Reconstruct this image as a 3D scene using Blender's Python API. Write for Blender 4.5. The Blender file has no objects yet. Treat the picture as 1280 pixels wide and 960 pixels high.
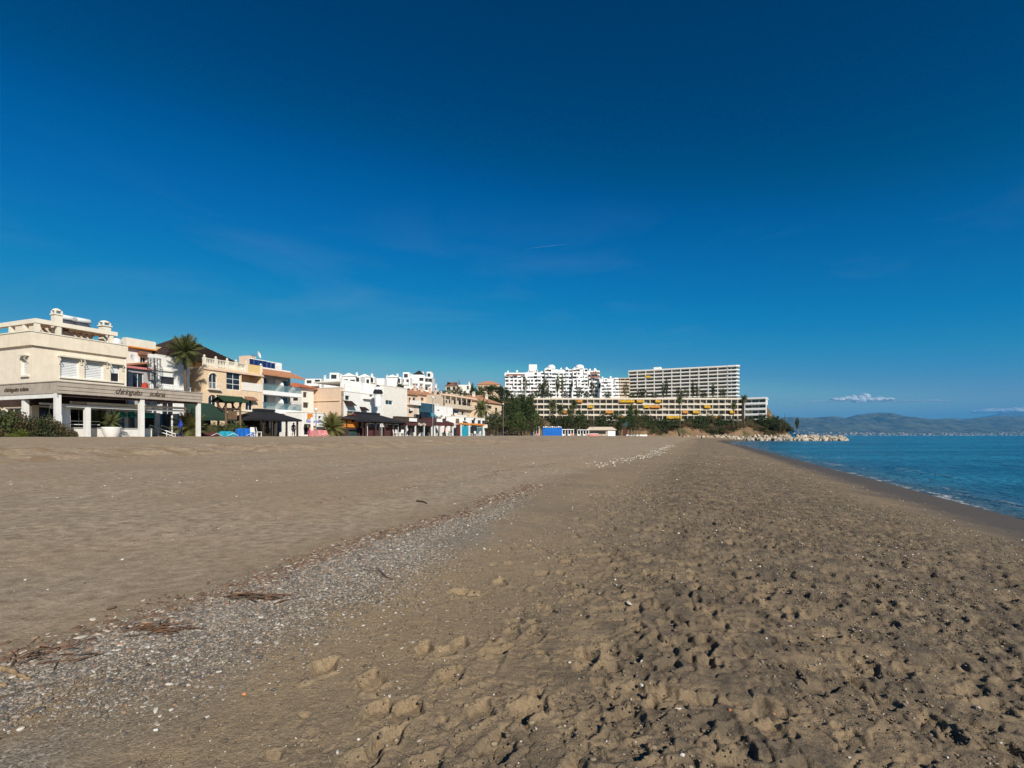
import bpy, bmesh, math, random
import numpy as np
from mathutils import Vector, Matrix

random.seed(7)
np.random.seed(7)
SC = bpy.context.scene
COL = SC.collection
R = math.radians

# ------------------------------------------------------------------ camera, sky, sun, exposure
CZ = 3.05                                  # eye height above the sea
F = 640.0                                  # focal length in pixels of a 1280 wide picture
cam = bpy.data.cameras.new('camera')
cam.lens = 18.0
cam.sensor_width = 36.0
cam.shift_y = 64.3 / 1280
cam.clip_start = 0.05
cam.clip_end = 120000
cam_o = bpy.data.objects.new('camera', cam)
COL.objects.link(cam_o)
cam_o.location = (0, 0, CZ)
cam_o.rotation_euler = (R(90), 0, 0)
SC.camera = cam_o

SUN_EL, SUN_AZ = 33.0, 180.0 - 27.0         # azimuth clockwise from the view direction
to_sun = Vector((math.sin(R(SUN_AZ)) * math.cos(R(SUN_EL)), math.cos(R(SUN_AZ)) * math.cos(R(SUN_EL)), math.sin(R(SUN_EL))))
world = bpy.data.worlds.new('World')
SC.world = world
world.use_nodes = True
wn, wl = world.node_tree.nodes, world.node_tree.links
wn.clear()
sky = wn.new('ShaderNodeTexSky')
sky.sky_type = 'NISHITA'
sky.sun_disc = False
sky.sun_elevation = R(SUN_EL)
sky.sun_rotation = R(SUN_AZ)
sky.altitude = 0
sky.air_density = 1.0
sky.dust_density = 0.25
sky.ozone_density = 3.0
bg = wn.new('ShaderNodeBackground')
bg.inputs[1].default_value = 0.10
outw = wn.new('ShaderNodeOutputWorld')
# deepen the blue as a polarised exposure does, the same everywhere in the sky
sc0 = wn.new('ShaderNodeVectorMath'); sc0.operation = 'SCALE'; sc0.inputs['Scale'].default_value = 0.1
cv = wn.new('ShaderNodeRGBCurve')
for ci, pts in enumerate(([(0, 0), (.16, .0), (.25, .010), (.35, .062), (.5, .23), (.6, .30), (1, .5)], [(0, 0), (.13, .022), (.175, .040), (.23, .080), (.42, .197), (.55, .272), (.61, .37), (.8, .46), (1, .54)], [(0, 0), (.25, .090), (.33, .145), (.41, .262), (.55, .37), (.77, .435), (1, .52)])):
    c = cv.mapping.curves[ci]
    while len(c.points) < len(pts): c.points.new(.5, .5)
    for q, (px_, py_) in zip(c.points, pts): q.location = (px_, py_)
cv.mapping.use_clip = False
cv.mapping.update()
sc1 = wn.new('ShaderNodeVectorMath'); sc1.operation = 'SCALE'; sc1.inputs['Scale'].default_value = 10.0
wl.new(sky.outputs[0], sc0.inputs[0]); wl.new(sc0.outputs[0], cv.inputs['Color']); wl.new(cv.outputs[0], sc1.inputs[0])
# very thin cirrus, in sky directions
tc = wn.new('ShaderNodeTexCoord')
mp = wn.new('ShaderNodeMapping'); mp.inputs['Scale'].default_value = (1.6, 1.0, 7.0); mp.inputs['Rotation'].default_value = (0.1, 0.25, 0.3)
cn = wn.new('ShaderNodeTexNoise'); cn.inputs['Scale'].default_value = 1.7; cn.inputs['Detail'].default_value = 7; cn.inputs['Roughness'].default_value = 0.55; cn.inputs['Distortion'].default_value = 0.6
cr = wn.new('ShaderNodeMapRange'); cr.inputs[1].default_value = 0.50; cr.inputs[2].default_value = 0.85; cr.inputs[3].default_value = 0.0; cr.inputs[4].default_value = 0.16
mixc = wn.new('ShaderNodeMix'); mixc.data_type = 'RGBA'; mixc.inputs[7].default_value = (4.0, 4.6, 5.2, 1)
wl.new(tc.outputs['Generated'], mp.inputs[0]); wl.new(mp.outputs[0], cn.inputs['Vector']); wl.new(cn.outputs[0], cr.inputs[0])
sx_ = wn.new('ShaderNodeSeparateXYZ'); wl.new(tc.outputs['Generated'], sx_.inputs[0])
low = wn.new('ShaderNodeMapRange'); low.inputs[1].default_value = .12; low.inputs[2].default_value = .42; low.inputs[3].default_value = 1; low.inputs[4].default_value = 0; wl.new(sx_.outputs[2], low.inputs[0])
cm = wn.new('ShaderNodeMath'); cm.operation = 'MULTIPLY'; wl.new(cr.outputs[0], cm.inputs[0]); wl.new(low.outputs[0], cm.inputs[1])
wl.new(cm.outputs[0], mixc.inputs[0]); wl.new(sc1.outputs[0], mixc.inputs[6])
wl.new(mixc.outputs[2], bg.inputs[0]); wl.new(bg.outputs[0], outw.inputs[0])

sun = bpy.data.lights.new('sun', 'SUN')
sun.energy = 4.6
sun.angle = R(0.53)
sun.color = (1.0, 0.93, 0.82)
sun_o = bpy.data.objects.new('sun', sun)
COL.objects.link(sun_o)
sun_o.rotation_euler = to_sun.to_track_quat('Z', 'Y').to_euler()
sun_o.location = to_sun * 200
SC.view_settings.view_transform = 'Standard'
SC.view_settings.look = 'None'
SC.view_settings.exposure = 0.3
SC.view_settings.gamma = 1.0
SC.view_settings.use_curve_mapping = False
SC.cycles.use_denoising = True
SC.cycles.max_bounces = 6
SC.cycles.volume_bounces = 0
SC.cycles.transparent_max_bounces = 8
SC.cycles.caustics_reflective = False
SC.cycles.caustics_refractive = False

# ------------------------------------------------------------------ materials
MATS = {}
def nodes_of(m):
    m.use_nodes = True
    n = m.node_tree.nodes
    return n, m.node_tree.links, n['Principled BSDF']
def mat(name, col, rough=0.8, var=0.12, scale=1.5, bump=0.0, bscale=30, metallic=0.0, spec=0.3, dirt=0.0, objvar=0.0):
    """plain procedural material: base colour with soft mottling, optional streaky dirt and fine relief"""
    if name in MATS: return MATS[name]
    m = bpy.data.materials.new(name); MATS[name] = m
    n, l, b = nodes_of(m)
    b.inputs['Roughness'].default_value = rough
    b.inputs['Metallic'].default_value = metallic
    b.inputs['Specular IOR Level'].default_value = spec
    t = n.new('ShaderNodeTexCoord')
    no = n.new('ShaderNodeTexNoise'); no.inputs['Scale'].default_value = scale; no.inputs['Detail'].default_value = 5; no.inputs['Roughness'].default_value = 0.6
    l.new(t.outputs['Object'], no.inputs['Vector'])
    mr = n.new('ShaderNodeMapRange'); mr.inputs[1].default_value = 0.3; mr.inputs[2].default_value = 0.7
    mr.inputs[3].default_value = 1 - var; mr.inputs[4].default_value = 1 + var
    l.new(no.outputs[0], mr.inputs[0])
    v = n.new('ShaderNodeVectorMath'); v.operation = 'SCALE'; v.inputs[0].default_value = col[:3]
    l.new(mr.outputs[0], v.inputs['Scale'])
    last = v.outputs[0]
    if dirt > 0:
        mp = n.new('ShaderNodeMapping'); mp.inputs['Scale'].default_value = (2.2, 2.2, 0.25)
        n2 = n.new('ShaderNodeTexNoise'); n2.inputs['Scale'].default_value = 1.4; n2.inputs['Detail'].default_value = 6
        l.new(t.outputs['Object'], mp.inputs[0]); l.new(mp.outputs[0], n2.inputs['Vector'])
        m2 = n.new('ShaderNodeMapRange'); m2.inputs[1].default_value = 0.52; m2.inputs[2].default_value = 0.75; m2.inputs[4].default_value = dirt
        l.new(n2.outputs[0], m2.inputs[0])
        mx = n.new('ShaderNodeMix'); mx.data_type = 'RGBA'; mx.inputs[7].default_value = (col[0] * .45, col[1] * .42, col[2] * .38, 1)
        l.new(m2.outputs[0], mx.inputs[0]); l.new(last, mx.inputs[6]); last = mx.outputs[2]
    if objvar > 0:
        oi = n.new('ShaderNodeObjectInfo')
        m3 = n.new('ShaderNodeMapRange'); m3.inputs[3].default_value = 1 - objvar; m3.inputs[4].default_value = 1 + objvar
        l.new(oi.outputs['Random'], m3.inputs[0])
        v3 = n.new('ShaderNodeVectorMath'); v3.operation = 'SCALE'
        l.new(last, v3.inputs[0]); l.new(m3.outputs[0], v3.inputs['Scale']); last = v3.outputs[0]
    l.new(last, b.inputs['Base Color'])
    if bump > 0:
        nb = n.new('ShaderNodeTexNoise'); nb.inputs['Scale'].default_value = bscale; nb.inputs['Detail'].default_value = 4
        l.new(t.outputs['Object'], nb.inputs['Vector'])
        bp = n.new('ShaderNodeBump'); bp.inputs['Strength'].default_value = bump; bp.inputs['Distance'].default_value = 0.03
        l.new(nb.outputs[0], bp.inputs['Height']); l.new(bp.outputs[0], b.inputs['Normal'])
    return m
def glass(name, col, rough=0.08, spec=0.6):
    if name in MATS: return MATS[name]
    m = bpy.data.materials.new(name); MATS[name] = m
    n, l, b = nodes_of(m)
    b.inputs['Roughness'].default_value = rough
    b.inputs['Specular IOR Level'].default_value = spec
    t = n.new('ShaderNodeTexCoord'); no = n.new('ShaderNodeTexNoise'); no.inputs['Scale'].default_value = 0.7
    l.new(t.outputs['Object'], no.inputs['Vector'])
    oi = n.new('ShaderNodeObjectInfo')
    ad = n.new('ShaderNodeMath'); ad.operation = 'ADD'; l.new(no.outputs[0], ad.inputs[0]); l.new(oi.outputs['Random'], ad.inputs[1])
    mr = n.new('ShaderNodeMapRange'); mr.inputs[1].default_value = 0.4; mr.inputs[2].default_value = 1.6; mr.inputs[3].default_value = 0.4; mr.inputs[4].default_value = 2.0
    l.new(ad.outputs[0], mr.inputs[0])
    v = n.new('ShaderNodeVectorMath'); v.operation = 'SCALE'; v.inputs[0].default_value = col[:3]
    l.new(mr.outputs[0], v.inputs['Scale']); l.new(v.outputs[0], b.inputs['Base Color'])
    return m
def leafmat(name, col, col2):
    if name in MATS: return MATS[name]
    m = bpy.data.materials.new(name); MATS[name] = m
    n, l, b = nodes_of(m)
    b.inputs['Roughness'].default_value = 0.6
    b.inputs['Specular IOR Level'].default_value = 0.25
    t = n.new('ShaderNodeTexCoord'); no = n.new('ShaderNodeTexNoise'); no.inputs['Scale'].default_value = 1.3; no.inputs['Detail'].default_value = 4
    l.new(t.outputs['Object'], no.inputs['Vector'])
    mr = n.new('ShaderNodeMapRange'); mr.inputs[1].default_value = 0.35; mr.inputs[2].default_value = 0.65
    l.new(no.outputs[0], mr.inputs[0])
    mx = n.new('ShaderNodeMix'); mx.data_type = 'RGBA'; mx.inputs[6].default_value = (*col, 1); mx.inputs[7].default_value = (*col2, 1)
    l.new(mr.outputs[0], mx.inputs[0])
    oi = n.new('ShaderNodeObjectInfo')
    m3 = n.new('ShaderNodeMapRange'); m3.inputs[3].default_value = 0.75; m3.inputs[4].default_value = 1.3
    l.new(oi.outputs['Random'], m3.inputs[0])
    v3 = n.new('ShaderNodeVectorMath'); v3.operation = 'SCALE'
    l.new(mx.outputs[2], v3.inputs[0]); l.new(m3.outputs[0], v3.inputs['Scale'])
    l.new(v3.outputs[0], b.inputs['Base Color'])
    tr = n.new('ShaderNodeBsdfTranslucent'); l.new(v3.outputs[0], tr.inputs[0])
    ms = n.new('ShaderNodeMixShader'); ms.inputs[0].default_value = 0.25
    o = n['Material Output']
    l.new(b.outputs[0], ms.inputs[1]); l.new(tr.outputs[0], ms.inputs[2]); l.new(ms.outputs[0], o.inputs[0])
    return m

# ------------------------------------------------------------------ object helpers
class MB:
    """collects faces for ONE mesh object"""
    def __init__(s): s.v = []; s.f = []
    def add(s, vs, fs):
        o = len(s.v); s.v += [tuple(p) for p in vs]; s.f += [tuple(i + o for i in f) for f in fs]; return s
    def box(s, x0, x1, y0, y1, z0, z1):
        return s.add([(x0, y0, z0), (x1, y0, z0), (x1, y1, z0), (x0, y1, z0), (x0, y0, z1), (x1, y0, z1), (x1, y1, z1), (x0, y1, z1)],
                     [(0, 3, 2, 1), (4, 5, 6, 7), (0, 1, 5, 4), (1, 2, 6, 5), (2, 3, 7, 6), (3, 0, 4, 7)])
    def quad(s, a, b, c, d): return s.add([a, b, c, d], [(0, 1, 2, 3)])
    def prism(s, poly, axis, a, b):
        """extrude a 2-D polygon: axis 'x' -> poly is (y,z), 'y' -> (x,z), 'z' -> (x,y)"""
        def P(p, t):
            return (t, p[0], p[1]) if axis == 'x' else (p[0], t, p[1]) if axis == 'y' else (p[0], p[1], t)
        n = len(poly)
        return s.add([P(p, a) for p in poly] + [P(p, b) for p in poly],
                     [tuple(range(n - 1, -1, -1)), tuple(range(n, 2 * n))] + [(i, (i + 1) % n, n + (i + 1) % n, n + i) for i in range(n)])
    def tube(s, pts, rad, seg=6, cap=True):
        pts = [Vector(p) for p in pts]; n = len(pts)
        if not hasattr(rad, '__len__'): rad = [rad] * n
        rings = []
        up = Vector((0, 0, 1))
        for i, p in enumerate(pts):
            d = (pts[min(i + 1, n - 1)] - pts[max(i - 1, 0)]).normalized()
            a = d.cross(up if abs(d.z) < 0.95 else Vector((1, 0, 0))).normalized(); b = d.cross(a)
            rings.append([p + (a * math.cos(2 * math.pi * k / seg) + b * math.sin(2 * math.pi * k / seg)) * rad[i] for k in range(seg)])
        vs = [q for r in rings for q in r]
        fs = [(i * seg + k, i * seg + (k + 1) % seg, (i + 1) * seg + (k + 1) % seg, (i + 1) * seg + k) for i in range(n - 1) for k in range(seg)]
        if cap: fs += [tuple(range(seg - 1, -1, -1)), tuple((n - 1) * seg + k for k in range(seg))]
        return s.add(vs, fs)
    def lathe(s, prof, seg=14, c=(0, 0)):
        vs = [(c[0] + r * math.cos(2 * math.pi * k / seg), c[1] + r * math.sin(2 * math.pi * k / seg), z) for r, z in prof for k in range(seg)]
        n = len(prof)
        fs = [(i * seg + k, i * seg + (k + 1) % seg, (i + 1) * seg + (k + 1) % seg, (i + 1) * seg + k) for i in range(n - 1) for k in range(seg)]
        fs += [tuple(range(seg - 1, -1, -1)), tuple((n - 1) * seg + k for k in range(seg))]
        return s.add(vs, fs)
    def mesh(s, name, m, smooth=False):
        me = bpy.data.meshes.new(name); me.from_pydata(s.v, [], s.f); me.update()
        if m: me.materials.append(MATS[m] if isinstance(m, str) else m)
        if smooth: me.polygons.foreach_set('use_smooth', [True] * len(me.polygons))
        return me
    def build(s, name, m, parent=None, loc=(0, 0, 0), rz=0, smooth=False):
        return link(name, s.mesh(name, m, smooth), parent, loc, rz)
def link(name, me, parent=None, loc=(0, 0, 0), rz=0, scale=None):
    o = bpy.data.objects.new(name, me); COL.objects.link(o)
    o.location = loc; o.rotation_euler = (0, 0, rz)
    if scale is not None: o.scale = scale if hasattr(scale, '__len__') else (scale,) * 3
    if parent: o.parent = parent
    return o
def tag(o, label, cat, group=None):
    o['label'] = label; o['category'] = cat
    if group: o['group'] = group
    return o
def thing(name, label, cat, loc=(0, 0, 0), rz=0, group=None):
    o = bpy.data.objects.new(name, None); COL.objects.link(o)
    o.empty_display_size = 0.3
    o.location = loc; o.rotation_euler = (0, 0, rz)
    return tag(o, label, cat, group)
def npmesh(name, V, Q, m, smooth=True):
    me = bpy.data.meshes.new(name)
    me.vertices.add(len(V)); me.vertices.foreach_set('co', V.astype(np.float32).ravel())
    me.loops.add(Q.size); me.loops.foreach_set('vertex_index', Q.astype(np.int32).ravel())
    me.polygons.add(len(Q)); me.polygons.foreach_set('loop_start', np.arange(0, Q.size, Q.shape[1], dtype=np.int32))
    me.polygons.foreach_set('use_smooth', np.full(len(Q), smooth))
    me.update(calc_edges=True)
    if m: me.materials.append(m)
    return me
def fattr(me, name, a):
    at = me.attributes.new(name, 'FLOAT', 'POINT'); at.data.foreach_set('value', a.astype(np.float32).ravel())
def vnoise(x, y, seed=0):
    xi = np.floor(x).astype(np.int64); yi = np.floor(y).astype(np.int64)
    fx = x - xi; fy = y - yi
    fx = fx * fx * (3 - 2 * fx); fy = fy * fy * (3 - 2 * fy)
    def h(a, b):
        n = (a * 374761393 + b * 668265263 + seed * 982451653) & 0xFFFFFFFF
        n = ((n ^ (n >> 13)) * 1274126177) & 0xFFFFFFFF
        return ((n ^ (n >> 16)) & 0xFFFF) / 65535.0
    return (h(xi, yi) * (1 - fx) + h(xi + 1, yi) * fx) * (1 - fy) + (h(xi, yi + 1) * (1 - fx) + h(xi + 1, yi + 1) * fx) * fy
def fbm(x, y, oct=4, seed=0):
    a = 0.5; t = 0; r = 0
    for i in range(oct):
        r = r + a * vnoise(x, y, seed + i * 17); t += a; a *= 0.5; x = x * 2.03 + 11.3; y = y * 2.03 - 7.1
    return r / t
def sstep(x, a, b):
    t = np.clip((x - a) / (b - a), 0, 1); return t * t * (3 - 2 * t)

# ------------------------------------------------------------------ the lie of the land
SHY = [-60, -20, 0, 18.5, 24.6, 34.3, 43.6, 62, 91, 148, 220, 270, 300, 330, 600]
SHX = [-8, 5, 12, 18.5, 20.8, 24.6, 27.9, 34.9, 45.7, 67, 92, 114, 140, 190, 330]
def shore_s(x, y):
    """metres inland from the water line"""
    return np.interp(y, SHY, SHX) - x
PS = [-400, -30, -6, 0, 3, 8, 12, 15.5, 17.2, 25, 33, 36, 55, 80, 2000]
PZ = [-30, -4, -0.8, 0, 0.36, 0.98, 1.43, 1.66, 1.72, 1.95, 2.25, 2.52, 2.92, 2.97, 3.0]
def beach_z(x, y):
    s = shore_s(x, y)
    s = s + (fbm(x * 0.12, y * 0.12, 3, 5) - 0.5) * 2.0 * sstep(s, 4, 20)
    return np.interp(s, PS, PZ) + (fbm(x * 0.5, y * 0.5, 3, 9) - 0.5) * 0.10 * sstep(s, 2, 8)
# ------------------------------------------------------------------ sand with footprints
def footprint_map():
    res = 0.0125; x0, y0, nx, ny = -10.0, 1.4, 3300, 3300
    H = np.zeros((ny, nx), np.float32)
    rng = np.random.RandomState(3)
    def stamp(cx, cy, ang, L, W, dep, rim):
        rad = L * 1.0
        i0 = int((cx - rad - x0) / res); i1 = int((cx + rad - x0) / res) + 1
        j0 = int((cy - rad - y0) / res); j1 = int((cy + rad - y0) / res) + 1
        i0, j0 = max(i0, 0), max(j0, 0); i1, j1 = min(i1, nx), min(j1, ny)
        if i1 - i0 < 3 or j1 - j0 < 3: return
        X, Y = np.meshgrid(x0 + res * np.arange(i0, i1) - cx, y0 + res * np.arange(j0, j1) - cy)
        a = X * math.cos(ang) + Y * math.sin(ang); b = -X * math.sin(ang) + Y * math.cos(ang)
        wv = W * (0.5 + 0.14 * np.cos((a / L) * 2 * math.pi * 1.0) + 0.12 * a / L) + 1e-4
        d = np.sqrt((a / (L * 0.5)) ** 2 + (b / wv) ** 2)
        d = d + (rng.rand() - .5) * 0.12 + 0.10 * np.sin(a * 60 + rng.rand() * 6) * np.sin(b * 55 + rng.rand() * 6)
        m = np.clip((1.10 - d) / rng.uniform(.14, .5), 0, 1)
        tilt = dep * (0.75 + 0.5 * a / L)
        rm = rim * np.exp(-((d - 1.28) / 0.20) ** 2) * (0.6 + 0.8 * rng.rand())
        S = H[j0:j1, i0:i1]
        H[j0:j1, i0:i1] = S * (1 - 0.75 * m) - tilt * m + rm
    n = 0
    for _ in range(36000):
        y = y0 + 41 * rng.rand() ** 1.05; s = rng.uniform(2.2, 15.5)
        x = float(np.interp(y, SHY, SHX)) - s
        k = 1.0 if s < 12.2 else max(0.0, 1 - (s - 12.2) / 2.6) ** 1.5
        k *= 1.0 if s > 7.0 else max(0, (s - 4.2) / 2.8) * .8 + .04
        k *= 0.55 + 0.9 * float(fbm(np.array([x * .45]), np.array([y * .45]), 2, 31)[0]) - 0.15
        if rng.rand() > k * 0.70: continue
        ang = (1.16 + rng.normal(0, 0.35)) if rng.rand() < 0.75 else rng.uniform(0, 6.28)
        if rng.rand() < 0.5: ang += math.pi
        r = rng.rand()
        if r < 0.44: stamp(x, y, ang, rng.uniform(.23, .31), rng.uniform(.09, .125), rng.uniform(.022, .064), rng.uniform(.004, .015))
        elif r < 0.64: stamp(x, y, ang, rng.uniform(.09, .15), rng.uniform(.07, .11), rng.uniform(.026, .060), rng.uniform(.003, .011))
        elif r < 0.92: stamp(x, y, ang, rng.uniform(.045, .085), rng.uniform(.035, .065), rng.uniform(.010, .028), rng.uniform(.002, .007))
        else: stamp(x, y, ang, rng.uniform(.35, .6), rng.uniform(.10, .22), rng.uniform(.006, .018), rng.uniform(.002, .008))
        n += 1
    # a few faint prints on the upper beach
    for _ in range(260):
        y = y0 + 41 * rng.rand(); s = rng.uniform(18, 32); x = float(np.interp(y, SHY, SHX)) - s
        stamp(x, y, rng.uniform(0, 6.28), .28, .12, rng.uniform(.006, .014), .004)
    return H, x0, y0, res

def make_sand():
    H, x0, y0, res = footprint_map()
    rs = [0.25, 0.6, 1.0, 1.4, 1.8]
    r = 2.0
    while r < 60: rs.append(r); r += min(r * 0.0060, r * r / 1300.0)
    while r < 900: rs.append(r); r *= 1.03
    rs = np.array(rs)
    th = np.concatenate([np.linspace(-180, -64, 40)[:-1], np.linspace(-64, 64, 960), np.linspace(64, 180, 40)[1:]])
    th = np.radians(th)
    RR, TT = np.meshgrid(rs, th, indexing='ij')
    x = (RR * np.sin(TT)).ravel(); y = (RR * np.cos(TT)).ravel()
    s = shore_s(x, y)
    z = beach_z(x, y)
    # footprint relief
    fi = (x - x0) / res; fj = (y - y0) / res
    ok = (fi > 1) & (fj > 1) & (fi < H.shape[1] - 3) & (fj < H.shape[0] - 3)
    i = np.clip(fi, 0, H.shape[1] - 2).astype(int); j = np.clip(fj, 0, H.shape[0] - 2).astype(int)
    u = fi - i; v = fj - j
    h = (H[j, i] * (1 - u) + H[j, i + 1] * u) * (1 - v) + (H[j + 1, i] * (1 - u) + H[j + 1, i + 1] * u) * v
    z = z + np.where(ok, h, 0)
    tramp = sstep(s, 4.0, 7.0) * (1 - sstep(s, 12.0, 14.6))
    # clods and crust between the prints, coarse pits far off
    lump = fbm(x * 3.2, y * 3.2, 4, 41) - 0.5
    calm = 1 - .75 * sstep(s, 16, 18)
    z = z + lump * (0.026 * tramp + 0.010 * sstep(s, 5, 9) * calm) + (fbm(x * 13, y * 13, 3, 45) - .5) * (.020 * tramp + .004 * sstep(s, 6, 9) * calm)
    rid = np.abs(fbm(x * 5.5 + 3, y * 5.5, 3, 57) - 0.5)
    z = z - 0.018 * tramp * np.exp(-(rid / 0.030) ** 2)
    far = np.where(y > 40, 1, 0) * tramp
    z = z - far * 0.10 * sstep(fbm(x * 1.6, y * 1.6, 2, 77), 0.56, 0.72)
    # raked ridges and tyre ruts on the upper beach, the low scarp beyond
    up = sstep(s, 18, 22)
    z = z + up * 0.006 * (fbm(x * 3.2, y * 4.0, 4, 13) - 0.5)
    scarp = sstep(s, 31.5, 33.5) * (1 - sstep(s, 37, 42))
    z = z + scarp * 0.30 * (fbm(x * 0.9, y * 0.9, 4, 23) - 0.5)
    V = np.stack([x, y, z], 1)
    nr, nt = len(rs), len(th)
    I = np.arange(nr * nt).reshape(nr, nt)
    Q = np.stack([I[:-1, :-1], I[:-1, 1:], I[1:, 1:], I[1:, :-1]], -1).reshape(-1, 4)[:, ::-1]
    m = bpy.data.materials.new('sand'); n, l, b = nodes_of(m)
    me = npmesh('sand', V, Q, m)
    wob = (fbm(x * 0.6, y * 0.6, 4, 3) - 0.5)
    fattr(me, 'wet', 1 - sstep(s + wob * 2.2, 2.4, 6.6))
    grav = sstep(s + wob * .8, 14.3, 15.3) * (1 - sstep(s + wob * .6, 15.9, 16.4)) * (1 - sstep(y, 7.5, 12.5)) * sstep(fbm(x * .8, y * .8, 3, 88), .28, .5)
    fattr(me, 'gravel', grav)
    fattr(me, 'debris', scarp * sstep(fbm(x * 1.3, y * 3.3, 4, 61), 0.5, 0.66) * 0.8)
    fattr(me, 'tramp', tramp * (1 - .4 * sstep(y, 14, 50)))
    fattr(me, 'upper', sstep(s + wob * 1.2, 15.4, 17.4))
    along = x * .37 + y * .93
    fattr(me, 'streak', sstep(fbm(s * 1.1 + 40, along * .07, 4, 52), .52, .66) * sstep(s, 17, 19) + .7 * sstep(fbm(s * 3.0, along * .16, 3, 53), .60, .70) * sstep(s, 18, 20))
    # material
    A = lambda nm: (lambda k: (setattr(k, 'attribute_name', nm), k)[1])(n.new('ShaderNodeAttribute'))
    t = n.new('ShaderNodeTexCoord')
    def noise(scale, det=4, rough=0.55):
        k = n.new('ShaderNodeTexNoise'); k.inputs['Scale'].default_value = scale; k.inputs['Detail'].default_value = det; k.inputs['Roughness'].default_value = rough
        l.new(t.outputs['Object'], k.inputs['Vector']); return k.outputs[0]
    def ramp(src, a, bb, lo=0.0, hi=1.0):
        k = n.new('ShaderNodeMapRange'); k.inputs[1].default_value = a; k.inputs[2].default_value = bb; k.inputs[3].default_value = lo; k.inputs[4].default_value = hi
        l.new(src, k.inputs[0]); return k.outputs[0]
    def mix(f, a, c, mode='MIX'):
        k = n.new('ShaderNodeMix'); k.data_type = 'RGBA'; k.blend_type = mode
        for sock, val in ((0, f), (6, a), (7, c)):
            if hasattr(val, 'is_linked'): l.new(val, k.inputs[sock])
            else: k.inputs[sock].default_value = val if sock == 0 else (*val, 1)
        return k.outputs[2]
    def mul(a, c):
        k = n.new('ShaderNodeMath'); k.operation = 'MULTIPLY'
        for i_, q in enumerate((a, c)):
            if hasattr(q, 'is_linked'): l.new(q, k.inputs[i_])
            else: k.inputs[i_].default_value = q
        return k.outputs[0]
    col = mix(ramp(noise(0.9, 6, .65), .35, .65), (.335, .250, .150), (.262, .195, .120))
    col = mix(mul(A('upper').outputs['Fac'], .8), col, mix(ramp(noise(1.7, 5, .6), .35, .65), (.54, .42, .29), (.45, .35, .24)))
    col = mix(ramp(noise(7.0, 5, .65), .38, .68), col, (.225, .168, .108))
    col = mix(ramp(noise(0.23, 3), .45, .62, 0, .45), col, (.36, .25, .14))
    col = mix(mul(A('tramp').outputs['Fac'], ramp(noise(2.6, 4), .4, .6, .35, .95)), col, (.122, .094, .064))
    col = mix(mul(A('streak').outputs['Fac'], .38), col, (.30, .225, .145))
    col = mix(A('debris').outputs['Fac'], col, (.27, .175, .095))
    # grain: dark and pale grains, coarser ones in the gravel band
    g1 = noise(260, 2, .8); g2 = noise(90, 3, .7)
    col = mix(ramp(g1, .52, .72, 0, .45), col, (.09, .07, .05))
    col = mix(ramp(g2, .60, .74, 0, .45), col, (.40, .34, .27))
    vo = n.new('ShaderNodeTexVoronoi'); vo.inputs['Scale'].default_value = 75; l.new(t.outputs['Object'], vo.inputs['Vector'])
    sep = n.new('ShaderNodeSeparateColor'); l.new(vo.outputs['Color'], sep.inputs[0])
    gcol = mix(ramp(sep.outputs[0], .1, .9), (.06, .055, .05), (.32, .29, .25))
    gcol = mix(ramp(sep.outputs[1], .86, .9), gcol, (.55, .50, .44))
    col = mix(mul(A('gravel').outputs['Fac'], .6), col, gcol)
    gm = n.new('ShaderNodeVectorMath'); gm.operation = 'SCALE'; l.new(col, gm.inputs[0]); l.new(ramp(noise(44, 8, .88), .30, .70, .55, 1.45), gm.inputs['Scale']); col = gm.outputs[0]
    wet = A('wet').outputs['Fac']
    col = mix(mul(wet, .92), col, (.085, .066, .047))
    l.new(col, b.inputs['Base Color'])
    l.new(ramp(wet, 0, 1, .95, .6), b.inputs['Roughness'])
    b.inputs['Specular IOR Level'].default_value = 0.25
    hsum = n.new('ShaderNodeMath'); hsum.operation = 'MULTIPLY_ADD'; hsum.inputs[1].default_value = 2.2
    l.new(noise(24, 5, .7), hsum.inputs[0]); l.new(g2, hsum.inputs[2])
    bp = n.new('ShaderNodeBump'); bp.inputs['Distance'].default_value = 0.012
    l.new(ramp(wet, 0, 1, .75, .12), bp.inputs['Strength'])
    l.new(hsum.outputs[0], bp.inputs['Height']); l.new(bp.outputs[0], b.inputs['Normal'])
    o = link('sand', me); o['kind'] = 'structure'
    return o
sand = make_sand()

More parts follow.
